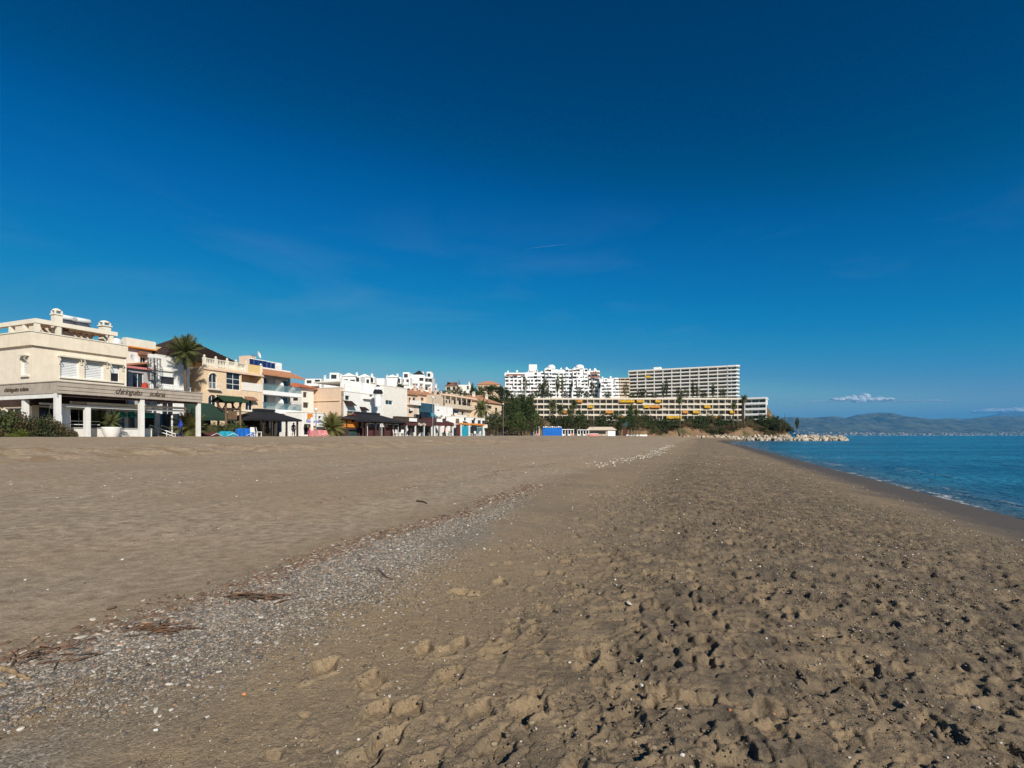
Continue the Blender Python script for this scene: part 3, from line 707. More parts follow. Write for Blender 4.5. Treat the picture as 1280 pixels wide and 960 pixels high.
# ------------------------------------------------------------------ cream villa at the left edge
def villa():
    px0, off = 40, 0
    T = rowthing('cream_villa', 'cream corner villa with white roller shutters, roof pergola and chimneys at left edge', 'house', px0, off)
    t0 = tp(px0)[0]; W = tp(157)[0] - t0; Dp = 13.0
    L = lambda px, o=0.0: tp(px, o)[0] - t0
    fr = pxops(px0, off, [(75.5, 99, 447.5, 472, 'shutter'), (106, 129.5, 451.5, 474, 'shutter'), (138.5, 149.5, 456, 477, 'half')], G0)
    a, b, c, d, _ = fr[2]; fr[2] = (a, b, c, d, 'dark')
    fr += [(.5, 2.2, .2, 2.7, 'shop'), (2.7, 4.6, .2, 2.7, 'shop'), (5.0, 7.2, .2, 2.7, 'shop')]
    lf = [(Dp - .32 - 1.35, Dp - .32 - .50, 5.45, 7.1, 'shutter'), (Dp - 4.2, Dp - .9, .2, 2.6, 'shop'), (Dp - 8, Dp - 4.8, .2, 2.6, 'shop')]
    H = 9.15
    facade(T, W, -1, H, fr, 'cream'); facade(T, Dp - .32, -1, H, lf, 'cream_side', (0, Dp, 0), -math.pi / 2)
    MB().box(.32, W, Dp - .25, Dp, -1, H).build('rear_wall', 'cream_side', T); MB().box(W - .25, W, .32, Dp - .25, -1, H).build('end_wall', 'cream_side', T)
    MB().box(.32, W - .25, .32, Dp - .25, 8.1, 8.3).build('roof', 'terracotta', T)
    # half lowered shutter of the small window
    MB().box(a + .1, b - .1, .10, .13, (c + d) / 2, d - .05).build('shutter_slat', 'shutter_white', T)
    MB().box(-.02, W, -.06, -.003, 2.78, 3.9).box(-.06, -.003, -.002, Dp, 2.7, 3.9).build('shade_band', 'dark_wood', T)  # dark band added to stand in for the shade under the canopy
    for xx in (2.22, 4.62): MB().box(xx, xx + .46, -.05, -.003, -.2, 2.77).build('shade_strip', 'shutter_grey', T)  # grey strips between the shop windows, the same shade put into colour
    # cornice shelf with parapet above standing proud
    MB().box(-.22, W + .1, -.22, -.003, 8.02, 9.2).box(-.22, -.003, -.003, Dp, 8.02, 9.2).build('cornice', 'cream', T)
    MB().box(-.28, W + .12, -.28, .38, 9.205, 9.30).box(-.28, .38, .385, Dp, 9.205, 9.30).build('coping', 'cream_trim', T)
    # awning boxes and folded arms above the windows
    for (x0, x1, z) in ((fr[0][0] - .25, fr[0][1] + .12, fr[0][3] + .02), (fr[1][0] - .2, fr[1][1] + .25, fr[1][3] + .02), (fr[2][0] - .2, fr[2][1] + .25, fr[2][3] + .02)):
        o = MB().box(x0, x1, -.34, -.003, z, z + .16).build('awning_box', 'cream_trim', T)
        MB().tube([(x0 + .05, -.2, z), (x0 + .12, -.36, z - .35), (x0 + .08, -.10, z - .62)], .03, 5).build('awning_arm', 'cream_trim', o); MB().tube([(x1 - .05, -.2, z), (x1 - .12, -.36, z - .3), (x1 - .08, -.10, z - .5)], .03, 5).build('awning_arm', 'cream_trim', o)
    o = MB().box(-.34, -.003, .35, 1.5, 7.12, 7.28).build('awning_box', 'cream_trim', T)
    MB().tube([(-.2, .45, 7.12), (-.4, .40, 6.85), (-.1, .42, 6.6)], .03, 5).build('awning_arm', 'cream_trim', o)
    MB().box(-.18, -.002, .3, 1.5, 5.28, 5.42).build('sill', 'cream_trim', T)
    MB().box(fr[0][0] - .1, fr[2][1] + .3, -.14, -.002, fr[0][2] - .12, fr[0][2] - .02).build('sill', 'cream_trim', T)
    # roof pergola: edge beam, rafters, square posts
    zb, zt = 10.35, 10.75
    MB().box(1.0, W + .2, 1.55, 1.95, zb, zt).box(1.0, 1.4, 1.96, 9, zb, zt).build('pergola_beam', 'cream_trim', T)
    for k in range(11): MB().box(1.8 + k * .55, 1.93 + k * .55, 1.96, 4.6, zb + .08, zt - .06).build('rafter', 'mid_wood', T)
    for (x, y) in ((1.05, 1.62), (1.05, 3.4), (1.05, 5.6), (L(70, 1.8), 1.62), (W - .5, 1.62)): MB().box(x, x + .34, y, y + .34, 8.3, zb).build('pergola_post', 'cream_trim', T)
    MB().box(2.6, W - .3, 4.7, 8.6, 8.3, 10.95).build('stair_house', 'cream', T)
    chimney(T, L(71, 2.6), 2.6, 8.4, 3.15, .62); chimney(T, L(131, 3.5), 3.5, 9.4, 2.05, .75)
    MB().lathe([(.75, 9.3), (.72, 9.75), (.55, 10.1), (.3, 10.25), (.03, 10.3)], 14, (W + .25, 2.2)).build('roof_hump', 'white', T, smooth=True)
    for px, sx in ((93, 0), (110, 0)):
        x = L(px, 4.5)
        o = MB().add([(x - 1.2, 3.9, 11.0), (x + .2, 3.9, 11.0), (x + .2, 5.0, 11.75), (x - 1.2, 5.0, 11.75), (x - 1.2, 3.95, 10.93), (x + .2, 3.95, 10.93), (x + .2, 5.05, 11.68), (x - 1.2, 5.05, 11.68)], [(0, 1, 2, 3), (7, 6, 5, 4), (0, 4, 5, 1), (1, 5, 6, 2), (2, 6, 7, 3), (3, 7, 4, 0)]).build('solar_panel', 'solar_panel', T)
        MB().tube([(x - 1.25, 5.1, 11.95), (x - 1.15, 5.1, 11.95), (x + .45, 5.1, 11.95), (x + .55, 5.1, 11.95)], [.18, .28, .28, .18], 12).build('water_tank', 'pot_white', T, smooth=True)
        MB().tube([(x - .9, 5.1, 10.9), (x - .9, 5.1, 11.75)], .04).build('tank_stand', 'metal_grey', T); MB().tube([(x + .3, 5.1, 10.9), (x + .3, 5.1, 11.75)], .04).build('tank_stand', 'metal_grey', T)
    MB().tube([(W + .02, -.02, 1), (W + .02, -.02, 8)], .05, 6).build('drain_pipe', 'cream_trim', T)
villa()

# ------------------------------------------------------------------ beach bar canopy in front of the villa
def canopy():
    px0, off = 72, -8.0
    T = rowthing('beach_bar_canopy', 'long canopy on white posts with grey fascia lettered in dark script', 'canopy', px0, off)
    t0 = tp(px0, off)[0]; W = tp(253, off)[0] - t0; Dn = 13.5
    L = lambda px, o=off: tp(px, o)[0] - t0
    zt = 4.32; zb = 3.42
    MB().box(0, W, 0, .12, zb, zt).build('fascia', 'fascia', T)
    MB().box(0, .12, .125, Dn, zb, zt).build('fascia', 'fascia', T)
    for i in range(2): MB().box(-.03, W + .02, -.035, -.003, zb + .25 + i * .3, zb + .262 + i * .3).build('board_joint', 'mid_wood', T)
    MB().box(-.06, W + .05, -.06, .2, zt + .003, zt + .07).box(-.06, .2, .205, Dn, zt + .003, zt + .07).build('coping', 'fascia', T)
    MB().box(.02, .14, .15, Dn, zb - .34, zb - .04).build('beam', 'post_white', T)
    MB().box(.3, W, .2, .34, zb - .22, zb - .04).build('beam', 'dark_wood', T)
    MB().box(W - .12, W - .004, .125, 6.5, zb, zt).build('fascia', 'fascia', T)
    # roof slats and folded canvas
    for k in range(15):
        y = .55 + k * .46
        MB().box(.2, W - .2, y, y + .12, zt - .5, zt - .3).build('roof_slat', 'dark_wood', T)
    for k in range(6): MB().box(.6 + k * 2.0, .75 + k * 2.0, .2, 7.4, zt - .28, zt - .1).build('rafter', 'dark_wood', T)
    for i, (a, b, y) in enumerate([(1.0, 3.6, .7), (4.0, 5.4, .8), (6.4, 8.2, 1.0), (8.5, 11.0, 1.2)]):
        mb = MB(); n = 12
        for q in range(n):
            x0, x1 = a + (b - a) * q / n, a + (b - a) * (q + 1) / n; s0, s1 = .12 * math.sin(q * 2.1), .12 * math.sin((q + 1) * 2.1)
            mb.quad((x0, y, zb + .05 + s0 * .5), (x1, y, zb + .05 + s1 * .5), (x1, y + .9, zb + .25 + s1), (x0, y + .9, zb + .25 + s0))
        mb.build('folded_canvas', 'white_warm', T)
    MB().box(.15, W - .15, .15, 7.6, zt - .09, zt - .02).build('shade_sheet', 'dark_wood', T)  # solid sheet added above the slats to shade the villa ground floor
    MB().box(-.02, .33, .15, .50, -.6, zb).build('post', 'post_white', T)
    for px, w in ((179.5, .36), (250.5, .32)):
        x = L(px); MB().box(x - w / 2, x + w / 2, .14, .14 + w, -.6, zb).build('post', 'post_white', T)
    for y in (4.8, 9.5): MB().box(.15, .5, y, y + .35, -.6, zb - .36).build('post', 'post_white', T)
    # lower inner pergola
    for px, o, w in ((84, -6.2, .46), (110.5, -7.0, .36), (139.5, -3.6, .42), (158, -2.6, .34), (170, -2.6, .2), (197, -2.6, .5), (207, -1.5, .3), (222, -2.6, .42)):
        x = L(px, o); y = o - off; MB().box(x - w / 2, x + w / 2, y, y + w, -.5, 2.42).build('post', 'post_white', T)
    MB().box(.6, W - 1.0, 1.05, 1.2, 2.43, 2.6).box(.6, W - 1.5, 3.5, 3.66, 2.66, 2.8).box(2.2, W - 1.5, 5.2, 5.45, 2.44, 2.72).build('pergola_rail', 'post_white', T)
    MB().box(3.2, W - .4, 2.0, 2.2, 2.75, 2.95).box(3.2, W - .4, 4.3, 4.5, 2.9, 3.1).build('pergola_rail', 'white_warm', T)
    # white plinth with coping, glazed bar front, green blinds
    x1 = L(190, -5.5)
    MB().box(1.5, x1, 2.5, 2.7, -.6, .72).build('plinth', 'post_white', T); MB().box(1.45, x1, 2.44, 2.76, .722, .80).build('plinth_coping', 'grey_wall', T)
    MB().box(1.5, 4.4, 2.52, 2.58, 1.3, 1.36).box(1.5, 4.4, 2.52, 2.58, 1.02, 1.07).build('hand_rail', 'rail_white', T)
    MB().box(L(152, -2.6) - 3.2, L(193, -2.6), 5.46, 5.5, .8, 2.43).build('bar_glazing', 'pane_shop', T)
    for (a, b) in ((140.5, 157), (160, 169), (171, 192)):
        xa, xb = L(a, -2.7), L(b, -2.7); MB().add([(xa, 5.42, 2.40), (xb, 5.42, 2.40), (xb, 5.05, 2.02), (xa, 5.05, 2.02), (xb, 5.06, 1.88), (xa, 5.06, 1.88)], [(0, 1, 2, 3), (3, 2, 4, 5)]).build('blind', 'aqua_canvas', T)
    MB().box(L(198, -2.6), L(222, -2.6), 6.4, 6.45, -.3, 2.4).build('bar_glazing', 'pane_dark', T)
    # steps and ramp rails at the entrance
    xs = L(205, -5)
    for k in range(4): MB().box(xs, xs + 1.6, 3.0 + k * .32, 3.3 + k * .32 + .9, -.5 + k * .17, -.33 + k * .17).build('step', 'stone_wall', T)
    for px in (201, 215):
        x = L(px, -5)
        r = MB().tube([(x, 4.6, 1.15), (x + .9, 2.2, .25)], .05, 6).tube([(x, 4.6, .8), (x + .9, 2.2, -.02)], .04, 6)
        for q in (0, .33, .66, 1): r.tube([(x + .9 * q, 4.6 - 2.4 * q, -.4), (x + .9 * q, 4.6 - 2.4 * q, 1.15 - .9 * q)], .03, 5)
        r.build('hand_rail', 'rail_white', T)
    # script lettering along both faces
    text(T, 'chiringuito', .66, (L(143.5), -.02, zb + .30), (R(90), 0, 0), 'lettering', .4, sx=.86)
    text(T, 'solana', .66, (L(186), -.02, zb + .30), (R(90), 0, 0), 'lettering', .4, sx=.95)
    text(T, 'chiringuito solana', .50, (-.02, 7.3, zb + .30), (R(90), 0, R(-90)), 'lettering', .35, sx=1.08)
    return T
canopy()

def planter():
    x, y = rowxy(tp(139.5, -6.6)[0], -6.6)
    P = thing('planter_pot', 'large round white planter pot in front of the beach bar plinth', 'planter', (x, y, G0 - .05), 0)
    MB().lathe([(.42, -.1), (.50, .06), (.66, .45), (.72, .82), (.74, .90), (.66, .90), (.62, .80), (.02, .78)], 20).build('pot', 'pot_white', P, smooth=True)
    return x, y
POT = planter()

# ------------------------------------------------------------------ white house between villa and peach house
def white_house():
    px0, off = 160.5, 3.0
    T = rowthing('white_townhouse', 'white townhouse with spiral stair and setback cream top floor behind the palm', 'house', px0, off)
    t0 = tp(px0, off)[0]; L = lambda px, o=off: tp(px, o)[0] - t0
    xm = L(187); W = L(237)
    H1 = zz(461.5, 57) - G0; H2 = zz(448.5, 61) - G0
    # left bay: dark recessed terrace door
    fr = pxops(px0, off, [(166, 180, 466, 486, 'glassdoor')], G0)
    facade(T, xm, -1, H1, fr, 'grey_wall', name='wall')
    MB().box(-.3, xm, -.3, .0 - .003, H1 - .12, H1 + .1).build('terrace_slab', 'pink_paint', T)
    fr = pxops(px0, off, [(200.5, 219, 471, 480.5, 'dark'), (203, 218, 496, 520, 'shop')], G0)
    fr = [(a - xm, b - xm, c, d, k) for a, b, c, d, k in fr]
    w = facade(T, W - xm, -1, H2, fr, 'white', (xm, 0, 0))
    a, b, c, d, _ = fr[0]
    # balcony with white balusters under the window
    MB().box(xm + a - .3, xm + b + 1.6, -.55, -.003, c - 1.25, c - 1.1).build('balcony_slab', 'white_warm', T)
    MB().box(xm + a - .3, xm + b + 1.6, -.53, -.45, c - .22, c - .12).build('balcony_rail', 'rail_white', T)
    for k in range(14): 
        x = xm + a - .25 + k * (b - a + 1.75) / 13; MB().box(x - .035, x + .035, -.52, -.46, c - 1.1, c - .22).build('baluster', 'rail_white', T)
    # terrace parapet cornices
    zc = zz(466, 61) - G0
    MB().box(xm - .2, W, -.18, -.003, zc - .1, zc + .12).build('cornice', 'white_warm', T)
    MB().box(xm + .7, xm + 3.0, -.03, .2, H2 + .003, H2 + .07).build('coping', 'white_warm', T)
    MB().box(0, W, 10.7, 11, -1, H2).box(W - .25, W, .32, 10.7, -1, H2).build('rear_wall', 'white', T)
    MB().box(.01, xm, .33, 10.7, H1 - .4, H1 - .2).box(xm, W - .26, .33, 10.7, H2 - 1.1, H2 - .9).build('roof', 'terracotta', T)
    facade(T, 10.6, -1, H1, [], 'white', (0, 11, 0), -math.pi / 2)
    # setback upper floor with orange eaves
    y = 4.0; z1 = zz(432, 63) - G0
    xa, xb = L(157, off + y), L(190, off + y)
    facade(T, xb - xa, H1 - .3, z1, [(.9 + .7, 2.3, H1 + .1, H1 + 1.9, 'window'), (2.75, 3.15, H1 + .2, H1 + 1.5, 'dark')], 'white_warm', (xa, y, 0), 0, .3, 'upper_wall')
    MB().box(xa - .2, xb + .3, y - .5, y + .3, z1 - .95, z1 - .80).build('eaves', 'orange_wall', T)
    MB().box(xa - .2, xb + .15, y - .45, y + .3, z1 - .798, z1 + .12).box(xa, xb, y + .31, 10, z1 - .3, z1).build('parapet', 'cream_trim', T)
    MB().box(xa + 1.3, xa + 2.6, y - .55, y - .003, H1 + 2.05, H1 + 2.45).build('awning_box', 'brown_roof', T)
    xb2 = L(216, off + y + 1)
    MB().box(xb, xb2, y + .6, y + 5, H2 - 1.0, zz(437.5, 65) - G0).build('upper_wall', 'yellow_wall', T)
    MB().add([(xb + .3, y + .3, H2 + 1.0), (xb2, y + .3, H2 + 1.0), (xb2, y - .9, H2 + .45), (xb + .3, y - .9, H2 + .45)], [(0, 1, 2, 3)]).build('awning', 'orange_canvas', T)
    # spiral stair
    S = MB(); cx, cy = L(187), -.75; r = .62
    S.tube([(cx, cy, 2.5), (cx, cy, H1 + 1.2)], .06, 8)
    n = 26
    for k in range(n):
        a0 = k * .42; z = 3.6 + (H1 - 3.6) * k / n
        S.add([(cx, cy, z), (cx + r * math.cos(a0), cy + r * math.sin(a0), z), (cx + r * math.cos(a0 + .5), cy + r * math.sin(a0 + .5), z), (cx, cy, z + .05), (cx + r * math.cos(a0), cy + r * math.sin(a0), z + .05), (cx + r * math.cos(a0 + .5), cy + r * math.sin(a0 + .5), z + .05)], [(0, 2, 1), (3, 4, 5), (1, 2, 5, 4), (0, 1, 4, 3), (2, 0, 3, 5)])
        S.tube([(cx + r * math.cos(a0), cy + r * math.sin(a0), z), (cx + r * math.cos(a0), cy + r * math.sin(a0), z + .95)], .022, 4)
    S.tube([(cx + r * math.cos(k * .42), cy + r * math.sin(k * .42), 4.55 + (H1 - 3.6) * k / n) for k in range(n + 1)], .03, 5)
    for k in range(12): S.tube([(cx + r * math.cos(k * .52), cy + r * math.sin(k * .52), H1 + .1), (cx + r * math.cos(k * .52), cy + r * math.sin(k * .52), H1 + 1.15)], .025, 4)
    S.tube([(cx + r * math.cos(k * .26), cy + r * math.sin(k * .26), H1 + 1.15) for k in range(25)], .03, 5)
    S.build('spiral_stair', 'iron_dark', T)
    # satellite dish
    d = MB().lathe([(.02, 0), (.25, .03), (.45, .12), (.46, .13), (.25, .05), (.02, .02)], 16).build('satellite_dish', 'pot_white', T, (L(162.5), -.5, H1 + .9)); d.rotation_euler = (R(70), 0, R(20))
    # planted tubs on the ledge: round white dish chair, red parasol folded
    MB().lathe([(.05, 0), (.55, .05), (.62, .5), (.55, .95), (.1, 1.0)], 16).build('water_butt', 'pot_white', T, (L(185.5, 2.2), -.8, 3.9 + .35), smooth=True)
    MB().lathe([(.05, 0), (.4, .1), (.25, .8), (.05, .9)], 10).build('red_bundle', 'red_canvas', T, (L(181, 2.2), -.8, 5.0))
    return T
white_house()

# ------------------------------------------------------------------ peach house with dark hipped roof
def peach_house():
    px0, off = 255, 2.0
    T = rowthing('peach_house', 'peach house with dark brown hipped roof, balustrade and arched windows', 'house', px0, off)
    t0 = tp(px0, off)[0]; L = lambda px, o=off: tp(px, o)[0] - t0
    W = L(328.5); H = zz(457.5, 62) - G0; Dp = 11
    fr = pxops(px0, off, [(261, 271.5, 466.5, 486, 'arch'), (260.5, 270.5, 493.5, 509, 'arch'), (283, 301, 465.5, 487.5, 'grid'), (302, 327, 468, 489, 'open'), (307, 316, 499, 513, 'arch')], G0)
    facade(T, W, -1, H, fr, 'peach'); facade(T, Dp - .32, -1, H, [], 'peach', (0, Dp, 0), -math.pi / 2)
    MB().box(.32, W, Dp - .25, Dp, -1, H).box(W - .25, W, .32, Dp - .25, -1, H).build('rear_wall', 'peach', T)
    MB().box(.32, W - .25, .33, Dp - .25, H - .25, H - .05).build('roof_terrace', 'terracotta', T)
    a, b, c, d, _ = fr[3]
    MB().box(a - .1, b + .1, 1.9, 2.0, c - .1, d + .1).build('balcony_back_wall', 'peach', T); MB().box(a - .05, a - .004, .33, 1.9, c, d).build('balcony_side', 'white_warm', T); MB().box(b + .004, b + .05, .33, 1.9, c, d).build('balcony_side', 'white_warm', T)
    MB().box(a, b, .32, 1.9, c - .12, c - .005).build('balcony_floor', 'white_warm', T)
    MB().box(a, b, -.06, .06, c, c + (d - c) * .48).build('balcony_parapet', 'white_warm', T)
    MB().box(a + .5, a + 1.7, 1.86, 1.895, c, d - .3).build('door', 'pane_dark', T)
    o = MB().tube([((fr[0][0] + fr[0][1]) / 2 + ((fr[0][1] - fr[0][0]) / 2 + .06) * math.cos(q), -.01, fr[0][3] - (fr[0][1] - fr[0][0]) / 2 + ((fr[0][1] - fr[0][0]) / 2 + .06) * math.sin(q)) for q in np.linspace(0, math.pi, 14)], .07, 5).build('arch_moulding', 'cream_trim', T)
    a, b, c, d, _ = fr[0]
    MB().box(a - .25, b + .35, -.4, -.003, c - .16, c - .01).build('balcony_slab', 'cream_trim', T)
    g = MB().tube([(a - .2, -.36, c + .75), (b + .3, -.36, c + .75)], .025, 4)
    for k in range(9): g.tube([(a - .2 + (b - a + .5) * k / 8, -.36, c), (a - .2 + (b - a + .5) * k / 8, -.36, c + .75)], .018, 4)
    g.build('balcony_grille', 'rail_white', T)
    MB().box(-.12, W + .1, -.15, -.003, H - .35, H - .1).build('cornice', 'peach_pale', T)
    MB().box(-.1, W, -.12, -.003, 3.28, 3.45).build('string_course', 'cream_trim', T)
    a, b, c, d, _ = fr[4]
    MB().add([(a - .2, -.02, d + .35), (b + .2, -.02, d + .35), (b + .35, -.6, d - .1), (a - .35, -.6, d - .1), (a - .2, -.02, d + .25), (b + .2, -.02, d + .25), (b + .35, -.6, d - .2), (a - .35, -.6, d - .2)], [(0, 3, 2, 1), (4, 5, 6, 7), (3, 7, 6, 2), (0, 4, 7, 3), (1, 2, 6, 5)]).build('door_hood', 'brown_roof', T)
    # roof balustrade: piers, rails, balusters
    piers = [0.15, 1.7, 3.3, 4.6, W - 2.6, W - .2]
    for x in piers:
        p = MB().box(x - .16, x + .16, .0, .3, H, H + 1.15).build('balustrade_pier', 'cream_trim', T); MB().lathe([(.05, H + 1.15), (.13, H + 1.22), (.15, H + 1.32), (.08, H + 1.42), (.02, H + 1.46)], 8, (x, .15)).build('ball_finial', 'cream_trim', p)
    for x0, x1 in zip(piers[:-2], piers[1:-1]):
        MB().box(x0 + .16, x1 - .16, .05, .25, H + .98, H + 1.08).build('balustrade_rail', 'cream_trim', T)
        n = 6
        for k in range(n):
            x = x0 + .16 + (x1 - x0 - .32) * (k + .5) / n; MB().lathe([(.05, H), (.09, H + .3), (.04, H + .75), (.06, H + .98)], 6, (x, .15)).build('baluster', 'cream_trim', T)
    MB().box(piers[-2] + .16, W - .36, .04, .2, H, H + 1.1).build('balustrade_panel', 'yellow_wall', T)
    # set back top floor and hipped roof with tile courses
    MB().box(-2.0, W - 2.2, 3.2, 9.8, H - .1, H + 1.0).build('upper_wall', 'yellow_wall', T)
    zt = zz(429.5, 69) - G0
    rf = hip_roof(-3.4, W - .8, 2.0, 11, H + 1.02, zt, 4.3, .12).build('roof', 'dark_roof', T)
    rd = MB()
    for k in range(16):
        q = (k + .5) / 16; z = H + 1.02 + (zt - H - 1.02) * q; y = 2.0 + 4.5 * q
        rd.box(-3.4 + 4.3 * q + .1, W - .8 - 4.3 * q - .1, y - .16, y + .02, z - .03, z + .035)
    for i in range(15):
        q = (i + .5) / 15; x = W - .8 - 4.3 * q; rd.box(x - .02, x + .16, 2.0 + 4.5 * q + .1, 11 - 4.5 * q - .1, H + 1.02 + (zt - H - 1.02) * q - .03, H + 1.02 + (zt - H - 1.02) * q + .035)
    rd.build('tile_course', 'dark_roof', rf)
    MB().tube([(-3.4 + 4.3, 6.5, zt), (W - .8 - 4.3, 6.5, zt)], .13, 6).build('ridge_tile', 'dark_roof', rf)
    return T
peach_house()

# ------------------------------------------------------------------ white apartment house with glass balconies
def glass_balconies():
    px0, off = 329.5, 2.0
    T = rowthing('balcony_house', 'white house with glass balconies, terracotta eaves and blue rooftop screens', 'house', px0, off)
    t0 = tp(px0, off)[0]; L = lambda px, o=off: tp(px, o)[0] - t0
    W = L(374); Dp = 12
    D = 71
    lv = [zz(516, D) - G0, zz(492.5, D) - G0, zz(470, D) - G0]      # tops of the three slabs' undersides
    z1, z2, z3 = zz(511, D) - G0, zz(488, D) - G0, zz(467, D) - G0
    facade(T, W, -1, z3 + .3, [(.3, W - .3, .1, 2.6, 'shop'), (.4, W * .36, z1, z1 + 2.1, 'glassdoor'), (W * .62, W - .3, z1, z1 + 2.1, 'blue'), (.4, W * .36, z2, z2 + 2.0, 'glassdoor'), (W * .62, W - .3, z2, z2 + 2.0, 'blue')], 'grey_wall', (0, 1.7, 0))
    facade(T, Dp - 2.1, -1, z3 + .3, [], 'white', (0, Dp, 0), -math.pi / 2)
    MB().box(.3, W, Dp - .25, Dp, -1, z3).box(W - .25, W, 2.05, Dp - .25, -1, z3).build('rear_wall', 'white', T)
    for z in (z1, z2):
        s = MB().box(-.1, W + .6, 0, 1.68, z - .55, z).build('balcony_slab', 'white_pure', T)
        MB().box(0, W + .5, .06, .09, z + .02, z + .85).build('glass_balustrade', 'glass_green', s)
        MB().box(-.05, W + .55, .04, .11, z + .86, z + .91).build('hand_rail', 'metal_grey', s)
        MB().box(-.08, .1, .12, 1.68, z + .003, z + 2.15).build('partition_wall', 'white_pure', T)
        # round topped white partition
        poly = [(.25, z), (1.66, z), (1.66, z + 2.0)] + [(1.66 - 1.3 * math.sin(q), z + .95 + 1.0 * math.cos(q)) for q in np.linspace(.1, 1.5, 7)]
        MB().prism(poly, 'x', W * .55, W * .60).build('partition_wall', 'white_pure', T)
        MB().prism([(p[0], p[1] if p[1] < z + .1 else p[1] - .7) for p in poly], 'x', W * .93, W * .96).build('partition_wall', 'white_pure', T)
    e = MB().add([(-.3, -.35, z3 - .12), (W + .9, -.35, z3 - .12), (W + .9, 2.6, z3 + 1.0), (-.3, 2.6, z3 + 1.0), (-.3, -.35, z3 - .24), (W + .9, -.35, z3 - .24), (W + .9, 2.6, z3 + .85), (-.3, 2.6, z3 + .85)], [(0, 1, 2, 3), (4, 7, 6, 5), (0, 4, 5, 1), (1, 5, 6, 2), (3, 2, 6, 7), (0, 3, 7, 4)]).build('tiled_eaves', 'terracotta', T)
    rr = MB()
    for k in range(26):
        x = -.28 + (W + 1.1) * k / 25; rr.tube([(x, -.37, z3 - .1), (x, 2.6, z3 + 1.02)], .055, 5)
    rr.build('roof_tile_row', 'terracotta', e)
    MB().box(-.35, W + .95, 2.6, 2.9, z3 + .6, z3 + 1.25).build('roof_parapet', 'white', T); MB().box(0, W, 2.9, Dp - .3, z3 + .3, z3 + .6).build('roof', 'white_warm', T)
    zt = zz(450.5, 76) - G0
    for i, (a, b, c) in enumerate(((312, 344, 5.0),)):
        xa, xb = L(a, off + c), L(b, off + c); n = 6
        for k in range(n):
            u0, u1 = xa + (xb - xa) * k / n, xa + (xb - xa) * (k + 1) / n
            MB().box(u0 + .04, u1 - .04, c, c + .06, z3 + .6, zt - .1 * (k > 3)).build('blue_screen', 'navy_screen', T)
        MB().box(xa - .05, xb + .05, c - .04, c + .1, zt, zt + .1).build('screen_rail', 'rail_white', T)
        MB().box(xb + .1, xb + 1.3, c, c + 2, z3 + .6, zt + .1).build('stair_house', 'white', T)
    MB().lathe([(1.3, 0), (1.25, .35), (.9, .7), (.4, .85), (.03, .9)], 14).build('plunge_pool_cover', 'navy_screen', T, (L(352, off + 5), 5, z3 + .7), smooth=True)
    zz2 = z3 + .6
    for px, h in ((316, 3.2), (318.5, 3.0), (325, 2.2)):
        x = L(px, off + 7); a_ = MB().tube([(x, 7, zz2), (x, 7, zz2 + h)], .03, 5).tube([(x - .5, 7, zz2 + h - .1), (x + .5, 7, zz2 + h - .1)], .02, 4).tube([(x - .35, 7, zz2 + h - .45), (x + .35, 7, zz2 + h - .45)], .02, 4); a_.build('aerial', 'metal_grey', T)
    MB().box(L(311, off + 8), L(320, off + 8), 8, 10, z3, zt + 1.0).build('lift_tower', 'peach_pale', T)
    d = MB().lathe([(.02, 0), (.3, .04), (.55, .16), (.56, .17), (.3, .06), (.02, .03)], 16).build('satellite_dish', 'pot_white', T, (L(321.5, off + 8), 7.8, zt + 1.3)); d.rotation_euler = (R(72), 0, R(25))
glass_balconies()
# ------------------------------------------------------------------ more of the sea front row
def clutter(T, W, H, seed, n=4):
    """what collects on a house front: canvas awnings, air units, pipes, aerials, balcony trays"""
    rng = random.Random(seed)
    for k in range(n):
        x = W * (k + rng.uniform(.15, .75)) / n; z = rng.uniform(2.9, max(3.2, H - 1.6)); w = rng.uniform(.8, 1.7)
        q = rng.random()
        if q < .4: MB().add([(x, -.03, z + .5), (x + w, -.03, z + .5), (x + w, -.9, z), (x, -.9, z), (x + w, -.9, z - .18), (x, -.9, z - .18)], [(0, 1, 2, 3), (3, 2, 1, 0), (3, 2, 4, 5), (5, 4, 2, 3)]).build('awning', rng.choice(('dark_wood', 'maroon', 'beige', 'shutter_grey', 'orange_canvas')), T)
        elif q < .6: MB().box(x, x + .8, -.38, -.004, z, z + .55).build('air_unit', 'shutter_white', T)
        else:
            MB().box(x, x + w * 1.4, -.7, -.004, z - .95, z - .83).build('balcony_slab', 'white_warm', T); MB().box(x, x + w * 1.4, -.7, -.62, z - .83, z - .05).build('balcony_rail', rng.choice(('iron_dark', 'white_warm', 'mid_wood')), T); MB().box(x + .2, x + w * 1.2, -.05, -.004, z - .82, z + 1.0).build('door', rng.choice(('pane_dark', 'window_night', 'mid_wood')), T)
    x = W * rng.uniform(.1, .9); MB().tube([(x, -.06, 0), (x, -.06, H)], .045, 5).build('drain_pipe', 'grey_wall', T)
    for k in range(2):
        x = W * rng.uniform(.1, .9); MB().tube([(x, 1.2, H - .4), (x, 1.2, H + rng.uniform(1.2, 2.4))], .03, 5).build('aerial', 'metal_grey', T)
    MB().box(W * .55, W * .55 + 1.1, 2.0, 3.0, H - .6, H + .7).build('water_tank', rng.choice(('grey_wall', 'white_warm')), T)
